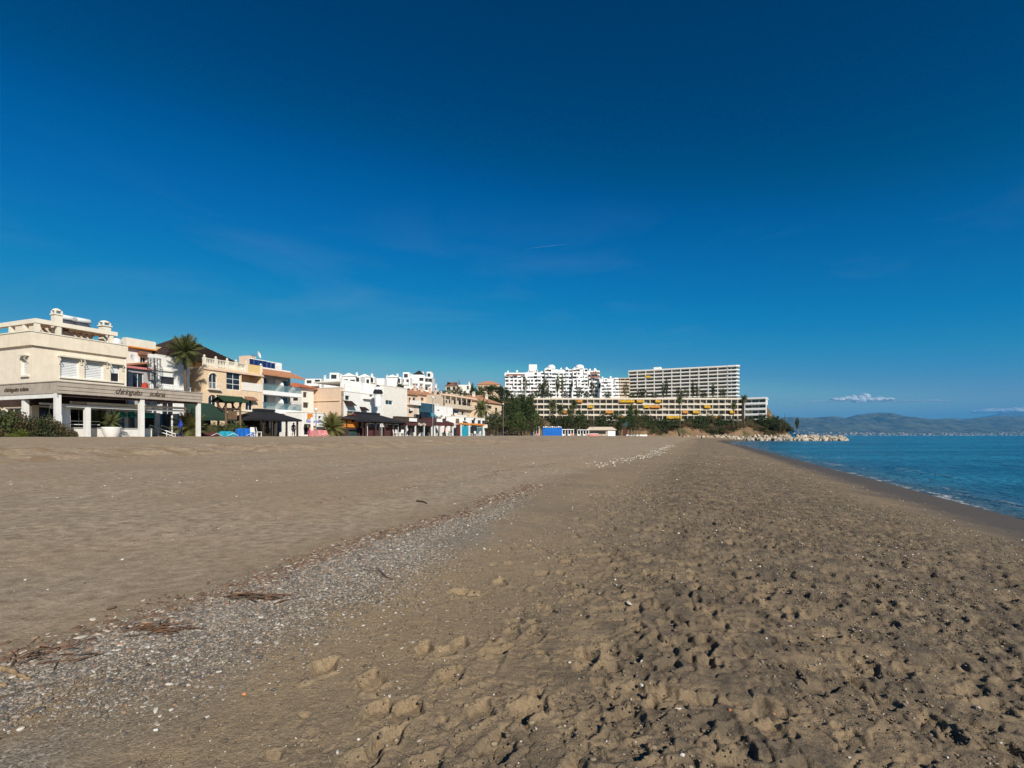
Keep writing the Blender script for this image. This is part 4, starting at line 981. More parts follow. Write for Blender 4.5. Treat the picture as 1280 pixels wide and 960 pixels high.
def blank_wall_house():
    px0, off = 425, 2.0
    T = rowthing('blank_wall_house', 'house showing a blank windowless peach side wall above the low white kiosk', 'house', px0, off)
    t0, D = tp(px0, off); H = zz(484.5, D) - G0
    k = (386 - 640) / 640; x0, y0 = rowxy(t0, off); o = (k * y0 - x0) / (WX - k * WY)
    house(T, .9, o, H, [], [], 'peach_pale', 'peach_pale', roof='terracotta', trim='white_warm')
    MB().box(-.16, -.002, 0, o, H - 2.2, H - 2.1).build('string_course', 'peach', T)
blank_wall_house()
def red_roof_annex():
    px0, off = 377, 7.0
    T = rowthing('red_roof_house', 'small house with bright orange red tiled roof beside the glass balconies', 'house', px0, off)
    t0, D = tp(px0, off); W = tp(392, off)[0] - t0; H = zz(484, D) - G0
    house(T, W, 5, H, pxops(px0, off, [(379, 384, 490, 497, 'dark'), (379, 386, 503, 510, 'dark')], G0), [(1, 2.2, H - 2.2, H - 1, 'dark'), (3, 4.2, H - 2.2, H - 1, 'dark'), (1, 3.5, 2, 4, 'blue')], 'white_warm', 'white_warm')
    hip_roof(-.6, W + .4, -.6, 5.4, H + .1, zz(477, D) - G0, 1.4).build('tiled_roof', 'red_roof', T)
    MB().add([(-.9, -.05, 3.8), (-.9, 3.6, 3.8), (-2.0, 3.6, 3.1), (-2.0, -.05, 3.1), (-.05, -.05, 4.3), (-.05, 3.6, 4.3)], [(4, 5, 1, 0), (0, 1, 2, 3)]).build('awning', 'black_canvas', T)
red_roof_annex()
def white_shop_house():
    px0, off = 426.5, 2.0
    T = rowthing('white_shop_house', 'white two storey house with brown window awning above the orange hut', 'house', px0, off)
    t0, D = tp(px0, off); W = tp(479, off)[0] - t0; H = zz(488.5, 85) - G0; Dp = 9
    L = lambda px, o=off: tp(px, o)[0] - t0
    fr = pxops(px0, off, [(431.5, 437, 494.5, 500, 'dark'), (434, 450, 514, 524, 'blue'), (471, 475, 500, 505, 'dark'), (462, 466, 493.5, 496, 'dark')], G0)
    house(T, W, Dp, H, fr, [], 'white', 'white', trim='white_warm')
    a = fr[0]
    MB().add([(a[0] - .5, -.02, a[2] - .1), (a[1] + .6, -.02, a[2] - .1), (a[1] + .9, -.9, a[2] - .95), (a[0] - .1, -.9, a[2] - .95)], [(0, 1, 2, 3), (3, 2, 1, 0)]).build('awning', 'dark_wood', T)
    MB().box(L(453), L(474), -.5, -.003, zz(498.4, 90) - G0, zz(497.4, 90) - G0).build('balcony_slab', 'white_warm', T)
    # upper terrace floor
    y = 3.5; xa, xb = L(427, off + y), L(482, off + y); z1 = zz(477.5, 95) - G0
    facade(T, xb - xa, H - .6, z1, [((xb - xa) * .66, (xb - xa) * .70, H - .3, H + 1.2, 'door')], 'white', (xa, y, 0), 0, .3, 'upper_wall')
    MB().box(xa, xb, y + .31, Dp + 1, z1 - .4, z1 - .2).build('roof', 'white_warm', T)
    g = MB().tube([(.1, .15, H + .95), (W - .1, .15, H + .95)], .025, 4).tube([(.1, .15, H + .6), (W - .1, .15, H + .6)], .018, 4)
    for k in range(12): g.tube([(.1 + (W - .2) * k / 11, .15, H), (.1 + (W - .2) * k / 11, .15, H + .95)], .02, 4)
    g.build('terrace_rail', 'rail_white', T)
    clutter(T, W, H, 7, 3)
white_shop_house()
def cream_wall_house():
    px0, off = 480, 2.0
    T = rowthing('cream_sidewall_house', 'tall cream house with plain wall and one pale green window beside the turret', 'house', px0, off)
    t0, D = tp(px0, off); W = tp(509, off)[0] - t0; H = zz(481, 95) - G0
    house(T, W, 9, H, pxops(px0, off, [(482, 491, 500.5, 506, 'blue')], G0), [(2, 3, H - 3.4, H - 2.2, 'dark')], 'white_warm', 'white', trim='white_warm')
    MB().box(-.35, -.003, 0, 6, 3.6, 3.75).build('balcony_slab', 'brown_roof', T)
    g = MB().tube([(-.3, .2, 4.6), (-.3, 6, 4.6)], .03, 4)
    for k in range(10): g.tube([(-.3, .2 + k * .64, 3.75), (-.3, .2 + k * .64, 4.6)], .02, 4)
    g.build('balcony_rail', 'mid_wood', T)
cream_wall_house()
def turret():
    px0, off = 472.5, -.5
    T = rowthing('roof_turret', 'white turret with dark pointed canopy roof on the white house front', 'turret', px0, off)
    D = tp(px0, off)[1]; za = zz(497, D) - G0; zb = zz(486.5, D) - G0; zt = zz(478.5, D) - G0
    MB().lathe([(.55, za - 1.6), (.62, za), (.62, zb), (.45, zb + .4), (.02, zb + .45)], 12).build('drum', 'white_pure', T)
    MB().lathe([(.85, zb - .8), (.85, zb - .5), (.6, zb + .0), (.40, zb + .2), (.34, zt - .55), (.18, zt - .4), (.03, zt - .35)], 8).build('canopy_roof', 'black_canvas', T)
    for k in range(6): MB().box(-.04, .04, -.66, -.6, za + .2, zb - .3).build('lattice_bar', 'grey_wall', T, rz=k * .5 - 1.2)
turret()
def row_block(name, label, px0, px1, off, ytop, ops, m, Dp=8, left=(), m2=None, trim=None, roof='white_warm', extra=None):
    T = rowthing(name, label, 'house', px0, off)
    t0, D0 = tp(px0, off); t1, D1 = tp(px1, off); H = zz(ytop, (D0 + D1) / 2) - G0
    house(T, t1 - t0, Dp, H, pxops(px0, off, ops, G0), list(left), m, m2, roof=roof, trim=trim)
    if extra: extra(T, t1 - t0, H, lambda px, o=off: tp(px, o)[0] - t0)
    clutter(T, t1 - t0, H, int(px0), 3 + int((t1 - t0) / 6))
    return T
def x1(T, W, H, L):
    MB().box(-.3, W + .2, -.7, -.003, H - 2.2, H - 2.05).build('balcony_slab', 'white_warm', T); MB().box(-.3, W + .2, -.7, -.6, H - 2.05, H - 1.3).build('balcony_parapet', 'white_warm', T)
    hip_roof(-.3, W + .3, -.4, 6, H + .02, H + 1.0).build('tiled_roof', 'terracotta', T)
row_block('peach_corner_house', 'narrow peach house with dark balconies right of the cream wall', 510, 522, 2, 493, [(511, 514, 497, 503, 'dark'), (516, 520, 497, 503, 'dark'), (511, 515, 511, 517, 'dark')], 'peach_pale', left=[(1, 3, 4.5, 6.2, 'dark'), (4, 6, 4.5, 6.2, 'dark')], extra=x1)
def x2(T, W, H, L):
    MB().box(L(523.5), L(540.5), -.5, -.003, H - 2.1, H - .15).build('blue_sign_board', 'pane_blue', T); MB().box(L(523.5), L(536), -.56, -.503, H - 3.4, H - 2.3).build('window', 'pane_dark', T)
    MB().box(L(536), L(541), -.53, -.003, H - 3.6, H - 2.15).build('balcony_panel', 'teal_canvas', T)
row_block('blue_window_house', 'white house with pale blue glazed upper front behind the dark restaurant', 522.5, 541, 2, 503.5, [(524, 529, 521, 527, 'dark'), (532, 538, 521, 527, 'dark')], 'white', extra=x2)
row_block('white_terrace_house', 'white house with stepped front between blue glazed house and arcade house', 541.5, 566, 2, 508, [(547, 549.5, 512, 514, 'dark'), (548, 552, 521, 524, 'dark'), (554, 557, 523, 526, 'dark'), (560, 563, 523, 528, 'dark')], 'white', trim='white_warm')
def x3(T, W, H, L):
    MB().box(-.2, W + .2, -.9, -.003, H - 3.4, H - 3.2).build('balcony_slab', 'beige', T); MB().box(-.2, W + .2, -.9, -.75, H - 3.2, H - 2.3).build('balcony_parapet', 'beige', T)
    for k in range(6): chimney(T, W * (k + .5) / 6, 3.0, H - .3, .9, .5, 'peach_pale')
    for k in range(7):
        x = W * k / 6 - .15; MB().box(x, x + .3, -.85, -.7, H - 2.3, H - .3).build('column', 'beige', T)
    MB().box(-.2, W + .2, -.95, -.003, H - .3, H + .15).build('arcade_roof', 'peach_pale', T)
row_block('arcade_house', 'beige house with a row of dark arcade openings on its top floor', 553, 592, 9, 496, [(555 + i * 6.1, 559.3 + i * 6.1, 500, 507, 'dark') for i in range(6)] + [(560, 564, 513, 519, 'dark'), (567, 572, 513, 519, 'dark'), (577, 580, 514, 519, 'dark')], 'beige', 8, extra=x3)
row_block('orange_gable_house', 'pale orange house with long chimney roofline above the white terrace house', 520, 553, 14, 494.5, [(526, 530, 497, 501, 'dark'), (536, 540, 497, 501, 'dark'), (545, 548, 497, 501, 'dark')], 'peach_pale', 7, extra=lambda T, W, H, L: [hip_roof(-.4, W + .4, -.5, 7.4, H + .02, H + 1.6).build('tiled_roof', 'terracotta', T)] + [chimney(T, W * q, 2, H + .3, 1.6, .6, 'peach_pale') for q in (.2, .45, .75)])
row_block('white_shop_row', 'low white building with teal shutters beside the trees', 567, 606, 0, 522, [(570, 574, 533, 544, 'shop'), (576, 586, 533, 544, 'blue'), (588, 594, 533, 544, 'shop'), (595, 604, 533, 543, 'blue'), (580, 583, 522, 526, 'dark'), (592, 595, 522, 526, 'dark')], 'white', 7, trim='white_warm')
row_block('peach_tree_house', 'peach house with low pitched roof partly hidden by trees at the beach end', 592, 627, 8, 503, [(596, 603, 505, 510, 'dark'), (609, 615, 507, 511, 'dark'), (610, 621, 518, 525, 'blue'), (598, 602, 516, 521, 'dark')], 'peach', 8, extra=lambda T, W, H, L: (hip_roof(-.4, W + .4, -.5, 8.4, H + .02, H + 1.9).build('tiled_roof', 'terracotta', T), chimney(T, W * .3, 3, H, 2.4, .7, 'cream_trim'), chimney(T, W * .75, 3, H, 2.4, .7, 'cream_trim')))

# ------------------------------------------------------------------ kiosks and restaurants on the sand edge
def kiosk(name, label, px0, px1, off, yeave, ytop, Dp, roofm, ridge=.3, posts=4, rooff=None, back=None, drop=0.0):
    """open pavilion: hipped canvas roof on dark posts"""
    T = rowthing(name, label, 'pavilion', px0, off)
    t0, D0 = tp(px0, off); t1, D1 = tp(px1, off); W = t1 - t0; D = (D0 + D1) / 2
    ze, zt = zz(yeave, D) - G0, zz(ytop, D) - G0
    r = hip_roof(0, W, 0, Dp, ze, zt, W * (1 - ridge) / 2, .22).build('canopy_roof', roofm, T)
    MB().box(W * (1 - ridge) / 2 - .3, W * (1 + ridge) / 2 + .3, Dp / 2 - .5, Dp / 2 + .5, zt - .12, zt + .18).build('roof_vent', roofm, r)
    for k in range(posts):
        x = .35 + (W - .7) * k / (posts - 1)
        for y in (.35, Dp - .45): MB().box(x - .09, x + .09, y, y + .18, -.5, ze + .1).build('post', 'dark_wood', T)
    if back: back(T, W, ze, lambda px, o=off: tp(px, o)[0] - t0)
    return T
def kb(T, W, ze, L):
    for a, b in ((345, 351), (356, 360), (364, 371)):
        MB().box(L(a), L(b), 2.5, 2.62, -.2, 2.1).build('wall_panel', 'white_pure', T); MB().box(L(a) + .18, L(b) - .18, 2.44, 2.498, .0, 1.9).build('door', 'maroon' if a < 350 else 'pane_shop', T)
    MB().box(.4, W - .3, 4.4, 4.5, -.2, 2.3).build('rear_screen', 'dark_wood', T)
    MB().box(L(362), L(368), .9, 1.7, .0, .55).build('bench', 'post_white', T)
kiosk('black_pavilion', 'black hip roofed beach pavilion in front of the glass balcony house', 329.5, 377.5, -6, 524, 512.5, 6.5, 'black_canvas', .34, 4, back=kb)
def restaurant_sign():
    T = rowthing('white_kiosk', 'low white kiosk with orange shutter and blue lettered sign board', 'kiosk', 377, -1.0)
    t0, D = tp(377, -1); W = tp(407, -1)[0] - t0; H = zz(515.5, D) - G0
    L = lambda px, o=-1.0: tp(px, o)[0] - t0
    house(T, W, 5, H, pxops(377, -1, [(384.5, 390, 517.5, 523.5, 'dark'), (394, 395.5, 520, 523, 'dark'), (398, 402, 520, 523.5, 'dark'), (380, 392, 530, 544, 'shop')], G0), [], 'white', trim='white_warm')
    o = pxops(377, -1, [(384, 390.5, 517, 524, 'x')], G0)[0]; MB().box(o[0], o[1], -.06, -.003, o[2], o[3]).build('shutter', 'orange_wall', T)
    z0, z1 = zz(529, D) - G0, zz(524.5, D) - G0
    MB().box(-.6, W * .75, -1.2, -1.1, z0, z1).build('sign_board', 'white_pure', T)
    text(T, 'Restaurante', .62, (-.45, -1.215, z0 + .1), (R(90), 0, 0), 'sign_blue', .2, sx=1.05)
    MB().box(L(383), L(393), -.5, -.35, .2, 1.0).build('counter_panel', 'magenta_paint', T); MB().box(L(384), L(392), -.52, -.36, 1.01, 1.5).build('counter_panel', 'orange_canvas', T)
    MB().box(L(393.5, -5), L(396, -5), -3.4, -3.25, -.3, 2.6).build('sign_pillar', 'white_pure', T)
restaurant_sign()
def orange_hut():
    T = rowthing('orange_hut', 'orange boarded beach hut with dark frame beside the yucca', 'hut', 426, -2.0)
    t0, D = tp(426, -2); W = tp(462, -2)[0] - t0; H = zz(525, D) - G0
    L = lambda px, o=-2.0: tp(px, o)[0] - t0
    for k in range(3):
        xa, xb = L((426, 433.5, 449)[k]), L((432.5, 448, 463)[k]); za, zb = zz(534, D) - G0, zz(525, D) - G0
        n = 6
        if k < 2:
            for q in range(n): MB().box(xa, xb, .0, .06, za + (zb - za) * q / n + .012, za + (zb - za) * (q + 1) / n).build('wall_board', 'orange_wall', T)
        else:
            MB().box(xa, xb, .0, .06, za, zb).build('wall_panel', 'cream_trim', T)
            for q in range(4): MB().box(xa + .2 + q * (xb - xa) / 4, xa + .55 + q * (xb - xa) / 4, -.04, -.003, za + .2, zb - .2).build('picture_panel', ('maroon', 'orange_wall', 'red_canvas', 'orange_wall')[q], T)
    za = zz(534.5, D) - G0
    MB().box(-.1, W + .1, -.05, .2, za - .28, za - .02).build('beam', 'dark_wood', T); MB().box(-.05, W, 3.8, 4, -.4, H).box(-.05, .1, .21, 3.8, -.4, H).build('rear_wall', 'orange_wall', T)
    MB().box(0, L(436), .0, .15, -.4, za - .3).build('base_panel', 'dark_wood', T); MB().box(L(437), L(450), .3, .42, -.4, za - .3).box(L(456), L(464), .3, .42, -.4, za - .3).build('base_panel', 'glass_green', T)
    for px in (425.5, 433, 449, 455): x = L(px); MB().box(x - .1, x + .1, -.12, .1, -.5, H + .2).build('post', 'dark_wood', T)
    hip_roof(-.5, W * .55, -.8, 4, H + .25, zz(519.5, D) - G0, 2.2).build('canopy_roof', 'dark_wood', T)
    MB().add([(L(446), -.4, H + .3), (L(458), -.4, H + .3), (L(456), 1.2, H + 1.2), (L(448), 1.2, H + 1.2)], [(0, 1, 2, 3), (3, 2, 1, 0)]).build('red_awning', 'red_canvas', T)
orange_hut()
def kb2(T, W, ze, L):
    for k in range(2): MB().box(W * .08 + k * W * .45, W * .48 + k * W * .45, 1.5, 1.6, -.3, 1.55).build('wind_screen', 'maroon', T)
    for k in range(2):
        x0, x1 = W * .10 + k * W * .45, W * .47 + k * W * .45
        MB().box(x0, x1, .75, .80, -.3, -.2).box(x0, x1, .75, .80, 2.0, 2.08).box(x0, x0 + .07, .75, .80, -.2, 2.0).box(x1 - .07, x1, .75, .80, -.2, 2.0).build('screen_frame', 'post_white', T)
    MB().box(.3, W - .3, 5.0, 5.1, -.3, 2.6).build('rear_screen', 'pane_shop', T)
kiosk('dark_restaurant_canopy', 'large black canopied beach restaurant with maroon wind screens', 459, 506, -5, 526.5, 516.5, 8, 'black_canvas', .5, 5, back=kb2)
def kb3(lbl):
    def f(T, W, ze, L):
        MB().box(0.1, W - .1, -.12, -.02, ze - .75, ze - .15).build('valance', 'maroon', T)
        if lbl: text(T, lbl, .75, (W * .42, -.14, ze - .66), (R(90), 0, 0), 'cream_trim', .2, sx=1.1)
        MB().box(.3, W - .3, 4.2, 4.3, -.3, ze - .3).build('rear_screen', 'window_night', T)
        for q in (.05, .35, .66, .96): MB().box(W * q - .12, W * q + .12, -.1, .12, -.4, ze - .76).build('post', 'post_white', T)
        for q in (.15, .5, .8): MB().box(W * q - .4, W * q + .4, 1.2, 2.0, -.1, .75).build('table', 'white_pure', T)
        MB().box(W * .1, W * .35, -.35, -.2, ze + .02, ze + .65).build('name_board', 'white_pure', T)
    return f
kiosk('maroon_restaurant', 'beach restaurant with maroon valance and pale lettering under dark roof', 506.5, 541, -3, 527.5, 522, 6, 'dark_wood', .7, 5, back=kb3('Playa Mar'))
kiosk('dark_shop_front', 'small dark awning shop front left of the white row with teal shutters', 542, 567, -3, 528, 524, 5, 'maroon', .8, 4, back=kb3(''))
def shop_frame():
    T = rowthing('teal_kiosk', 'orange framed kiosk with teal shutter at the end of the front', 'kiosk', 575, -4.0)
    t0, D = tp(575, -4); L = lambda px, o=-4.0: tp(px, o)[0] - t0; zt = zz(530.5, D) - G0
    for a, b, m in ((577, 585.5, 'teal_canvas'), (588, 596, 'pane_shop'), (596.5, 603.5, 'glass_green')): MB().box(L(a), L(b), 0, .2, -.3, zt - .35).build('shutter', m, T)
    for px in (576, 586.5, 604): x = L(px); MB().box(x - .22, x + .22, -.15, .3, -.4, zt).build('post', 'post_white', T)
    MB().box(0, L(605), -.2, .35, zt + .002, zt + .35).build('lintel', 'orange_wall', T); MB().box(L(572), L(575.5), 0, .3, -.4, zt).build('side_panel', 'maroon', T); MB().box(0, L(605), .36, 3, zt - .1, zt + .2).build('roof', 'white_warm', T)
shop_frame()

# ------------------------------------------------------------------ green awning, wooden lookout gate, tarpaulins
def green_awning():
    T = rowthing('green_awning', 'dark green sloping awning beside the right end post of the lettered canopy', 'awning', 250, -2.0)
    t0, D = tp(250, -2); L = lambda px, o=-2.0: tp(px, o)[0] - t0
    za, zb, zc = zz(503, D) - G0, zz(503.5, D) - G0, zz(522, D) - G0
    MB().add([(-2.0, 0, za), (L(263), 0, zb), (L(284), -1.6, zc), (-2.0, -1.6, zc), (-2.0, .05, za - .1), (L(263), .05, zb - .1), (L(284), -1.55, zc - .1), (-2.0, -1.55, zc - .1)], [(0, 3, 2, 1), (4, 5, 6, 7), (3, 7, 6, 2), (1, 2, 6, 5), (0, 1, 5, 4)]).build('canvas', 'green_canvas', T)
    MB().box(-2, L(283), -1.62, -1.56, zc - .35, zc - .02).build('valance', 'green_canvas', T)
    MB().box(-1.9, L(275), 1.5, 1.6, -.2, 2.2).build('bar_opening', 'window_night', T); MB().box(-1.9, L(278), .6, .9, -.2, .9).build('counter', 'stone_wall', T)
    for x in (-1.5, L(277)): MB().tube([(x, -1.5, -.3), (x, -1.5, zc)], .05, 6).build('post', 'iron_dark', T)
green_awning()
def lookout():
    T = rowthing('wooden_gateway', 'rustic timber gateway with small green tiled roof in front of the peach house', 'gateway', 281, -4.0)
    t0, D = tp(281, -4); L = lambda px, o=-4.0: tp(px, o)[0] - t0; za, zt = zz(502, D) - G0, zz(494.5, D) - G0
    W = L(306)
    for x in (L(284.5), L(302.5)):
        for y in (.3, 1.5): MB().tube([(x, y, -.5), (x + .04, y, za * .5), (x, y, za + .3)], [.14, .12, .12], 7).build('post', 'mid_wood', T)
        for s in (-1, 1): MB().tube([(x, .9, za - .9), (x + s * .8, .9, za + .1)], .07, 5).build('brace', 'dark_wood', T)
    MB().box(L(284), L(303), .25, .4, 3.05, 3.3).box(L(284), L(303), 1.4, 1.55, 3.05, 3.3).build('beam', 'dark_wood', T)
    MB().box(L(287.5), L(298.5), .3, .36, za - 2.0, za - 1.0).build('sign_board', 'mid_wood', T)
    r = MB()
    for y0, y1, z0, z1 in ((-.3, .9, za, zt), (2.1, .9, za, zt)): r.add([(-.3, y0, z0), (W + .3, y0, z0), (W + .1, y1, z1), (-.1, y1, z1)], [(0, 1, 2, 3), (3, 2, 1, 0)])
    rf = r.build('tiled_roof', 'green_tiles', T)
    for i in range(5):
        q = i / 5; z = za + (zt - za) * q; y = -.3 + 1.2 * q
        tr = MB()
        for k in range(12): x = -.25 + (W + .5) * k / 11; tr.tube([(x, y - .05, z + .02), (x, y + .24, z + .17)], .10, 5)
        tr.build('tile_row', 'green_tiles', rf)
lookout()
def tarp(name, label, px0, px1, off, ytop, m, cat='tarpaulin', D2=2.0, seed=1, flat=.3):
    T = rowthing(name, label, cat, px0, off); t0, D = tp(px0, off); W = tp(px1, off)[0] - t0; H = zz(ytop, D) - G0
    rng = random.Random(seed); nx, ny = 14, 8
    V = []; Fc = []
    for j in range(ny + 1):
        for i in range(nx + 1):
            u, v = i / nx, j / ny; e = min(1, 4 * min(u, 1 - u, v, 1 - v) + flat * (0 < i < nx and 0 < j < ny))
            V.append((W * u + rng.uniform(-.05, .05), D2 * v + rng.uniform(-.05, .05), -.15 + (H + .15) * e * (.82 + .18 * rng.random())))
    for j in range(ny):
        for i in range(nx): a = j * (nx + 1) + i; Fc.append((a, a + 1, a + nx + 2, a + nx + 1))
    MB().add(V, Fc).build('sheet', m, T)
    MB().tube([(0, -.05, .1), (W * .5, -.08, .35), (W, -.05, .1)], .03, 5).build('rope', 'post_white', T)
tarp('teal_tarpaulin', 'bright teal tarpaulin heap at the foot of the timber gateway', 285, 297.5, -7, 538.5, 'teal_canvas', seed=2)
tarp('blue_tarpaulin', 'deep blue tarpaulin covered pile right of the timber gateway', 307, 320.5, -6, 535, 'blue_canvas', seed=4, flat=.6)
tarp('red_boat_cover', 'low dark red covered boat left of the teal tarpaulin', 264, 277, -7, 540, 'maroon', seed=6)
tarp('pink_cover', 'pale pink covered heap of sunbeds below the yucca', 399, 412, -7, 537, 'pink_paint', seed=8, flat=.5)
# ------------------------------------------------------------------ far blocks with balconies
def balcony_block(T, W, nf, fh, nb, z0, depth, proj=1.6, par=.95, setback=0.0, wallm='white', parm='white', divs=True, endw=.3, seed=1, base=12, slabx=0.0, solid=.0, dep0=None, roofx=.5, winw=.5, dw=.16):
    """local x along the front, y inland; each storey: slab + parapet + recessed wall, a window per bay"""
    rng = random.Random(seed); bw = W / nb
    MB().box(0, W, proj + .0, depth, z0 - base, z0).build('base_wall', wallm, T)
    wmesh = MB().box(.12, bw * winw, -.06, .0, .08, fh - .72).box(bw * winw + .1, bw - .25, -.05, .0, .08 + .6 * (winw < .5), fh - .72).mesh('window', MATS['pane_dark'])
    wmesh2 = MB().box(.3, bw * .82, -.06, .0, .08, fh - .78).mesh('window', MATS['window_night'])
    wmesh3 = MB().box(.12, bw * winw, -.06, .0, .08, fh - .72).box(bw * winw + .1, bw - .25, -.05, .0, .08, fh - .72).mesh('window', MATS['pane_curtain'])
    dmesh = None
    for k in range(nf):
        y = k * setback; z = z0 + k * fh
        MB().box(-slabx, W + slabx, y, y + proj + .1, z - .2, z).build('balcony_slab', parm, T)
        MB().box(-slabx, W + slabx, y, y + .16, z + .002, z + par).build('balcony_parapet', parm, T)
        MB().box(0, W, y + proj + .12, y + proj + .4 if k < nf - 1 else depth, z - .19, z + fh - .21).build('wall', wallm, T)
        for i in range(nb):
            if rng.random() < solid: continue
            link('window', rng.choice((wmesh, wmesh, wmesh2, wmesh3)), T, (i * bw, y + proj + .10, z))
            if divs and i: 
                if dmesh is None: dmesh = MB().box(-dw, dw, -.06, proj + .1, .003, fh - .203).mesh('divider_wall', MATS[wallm])
                link('divider_wall', dmesh, T, (i * bw, y, z))
        MB().box(-slabx - endw, -slabx - .003, y, y + proj + 2, z - .2, z + fh - .2).build('end_wall', wallm, T)
        MB().box(W + slabx + .003, W + slabx + endw, y, y + proj + 2, z - .2, z + fh - .2).build('end_wall', wallm, T)
    y = (nf - 1) * setback; z = z0 + nf * fh
    MB().box(-slabx - endw - .1, W + slabx + endw + .1, y - .1, depth, z - .195, z + roofx).build('roof', parm, T)
def facing(name, label, cat, pa, Da, pb, Db, z, group=None):
    """a thing whose front runs between two sight lines at given distances; returns it and the front length"""
    xa, xb = (pa - 640) / 640 * Da, (pb - 640) / 640 * Db
    return thing(name, label, cat, (xa, Da, z), math.atan2(Db - Da, xb - xa), group), math.hypot(xb - xa, Db - Da)
# tall slab hotel
def hotel():
    T, W = facing('slab_hotel', 'tall long white slab hotel with nine balcony storeys on the headland', 'hotel', 786, 440, 909, 408, 0)
    z0 = zz(503, 440); nf = 9; fh = (zz(464.5, 440) - z0) / nf
    balcony_block(T, W, nf, fh, 11, z0, 16, 1.9, .72, 0, 'white_warm', 'white_warm', seed=3, base=18, roofx=.9, winw=.47, dw=.26)
    # wide rounded balconies at the seaward end
    for k in range(nf):
        z = z0 + k * fh; m = MB(); n = 8; r = 3.2
        pts = [(W + .35, -.3)] + [(W + 9 - r + r * math.sin(q), -.3 + r - r * math.cos(q)) for q in np.linspace(0, math.pi / 2, n)] + [(W + 9, 12), (W + .35, 12)]
        m.prism(pts, 'z', z - .25, z); m.build('balcony_slab', 'white', T)
        o = MB().prism([(W + .4, -.32)] + [(W + 9.02 - r + r * math.sin(q), -.32 + r - r * math.cos(q)) for q in np.linspace(0, math.pi / 2, n)] + [(W + 9.02, 12), (W + 8.8, 12)] + [(W + 8.8 - r + r * math.sin(q), -.1 + r - r * math.cos(q)) for q in np.linspace(math.pi / 2, 0, n)] + [(W + .4, -.1)], 'z', z + .003, z + .72); o.build('balcony_parapet', 'white', T)
        MB().box(W + .35, W + 7.2, 2.2, 12, z + .004, z + fh - .26).build('wall', 'white_warm', T)
        for a, b in ((.8, 2.6), (3.3, 6.6)): MB().box(W + a, W + b, 2.12, 2.195, z + .1, z + fh - .6).build('window', 'pane_dark', T)
    z = z0 + nf * fh
    MB().prism([(W + .7, -.5), (W + 6.4, -.5), (W + 8.6, .6), (W + 9.3, 3), (W + 9.3, 12), (W + .7, 12)], 'z', z - .2, z + .9).build('roof', 'white', T)
    MB().box(20, 26, 5, 10, z + .9, z + 3.2).build('lift_house', 'white', T)
    MB().box(W * 2.0 / 11, W * 2.55 / 11, -.25, -.01, z0 + 7 * fh + .0, z0 + 7 * fh + 1.5).build('awning', 'yellow_canvas', T)
hotel()
def terrace_block():
    T, W = facing('terrace_block', 'long low balcony block with yellow and orange awnings above the cliff shrubs', 'apartment block', 664, 318, 930, 318, 0)
    z0 = zz(526, 318); nf = 4; fh = (zz(499, 318) - z0) / nf
    balcony_block(T, W, nf, fh, 34, z0, 12, 1.9, .8, 0, 'block_warm', 'block_warm', seed=5, base=9, roofx=.8)
    for a, b, k, m in ((774, 793, 3, 'yellow_canvas'), (720, 728, 3, 'orange_canvas'), (757, 767, 1, 'orange_canvas'), (774, 785, 0, 'orange_canvas'), (796, 804, 3, 'yellow_canvas'), (805, 812, 2, 'yellow_canvas'), (813, 825, 2, 'orange_canvas'), (833, 840, 0, 'yellow_canvas'), (840, 852, 0, 'yellow_canvas'), (853, 860, 1, 'orange_canvas'), (866, 874, 1, 'yellow_canvas'), (893, 901, 0, 'orange_canvas'), (735, 741, 2, 'yellow_canvas'), (880, 888, 2, 'yellow_canvas'), (703, 709, 1, 'orange_canvas'), (819, 826, 3, 'yellow_canvas'), (912, 918, 1, 'yellow_canvas')):
        x0, x1 = [(q - 664) / 640 * 318 for q in (a, b)]; z = z0 + k * fh
        MB().add([(x0, .3, z + fh - .3), (x1, .3, z + fh - .3), (x1, -1.1, z + 1.3), (x0, -1.1, z + 1.3), (x1, -1.1, z + 1.0), (x0, -1.1, z + 1.0)], [(0, 1, 2, 3), (3, 2, 1, 0), (3, 2, 4, 5), (5, 4, 2, 3)]).build('awning', m, T)
    T, W = facing('terrace_block_wing', 'seaward wing of the low balcony block at the headland tip', 'apartment block', 931, 316, 957, 310, 0)
    balcony_block(T, W, nf, fh, 3, z0, 14, 2.2, 1.05, 0, 'white_warm', 'white', False, seed=6, base=9, roofx=.8)
terrace_block()
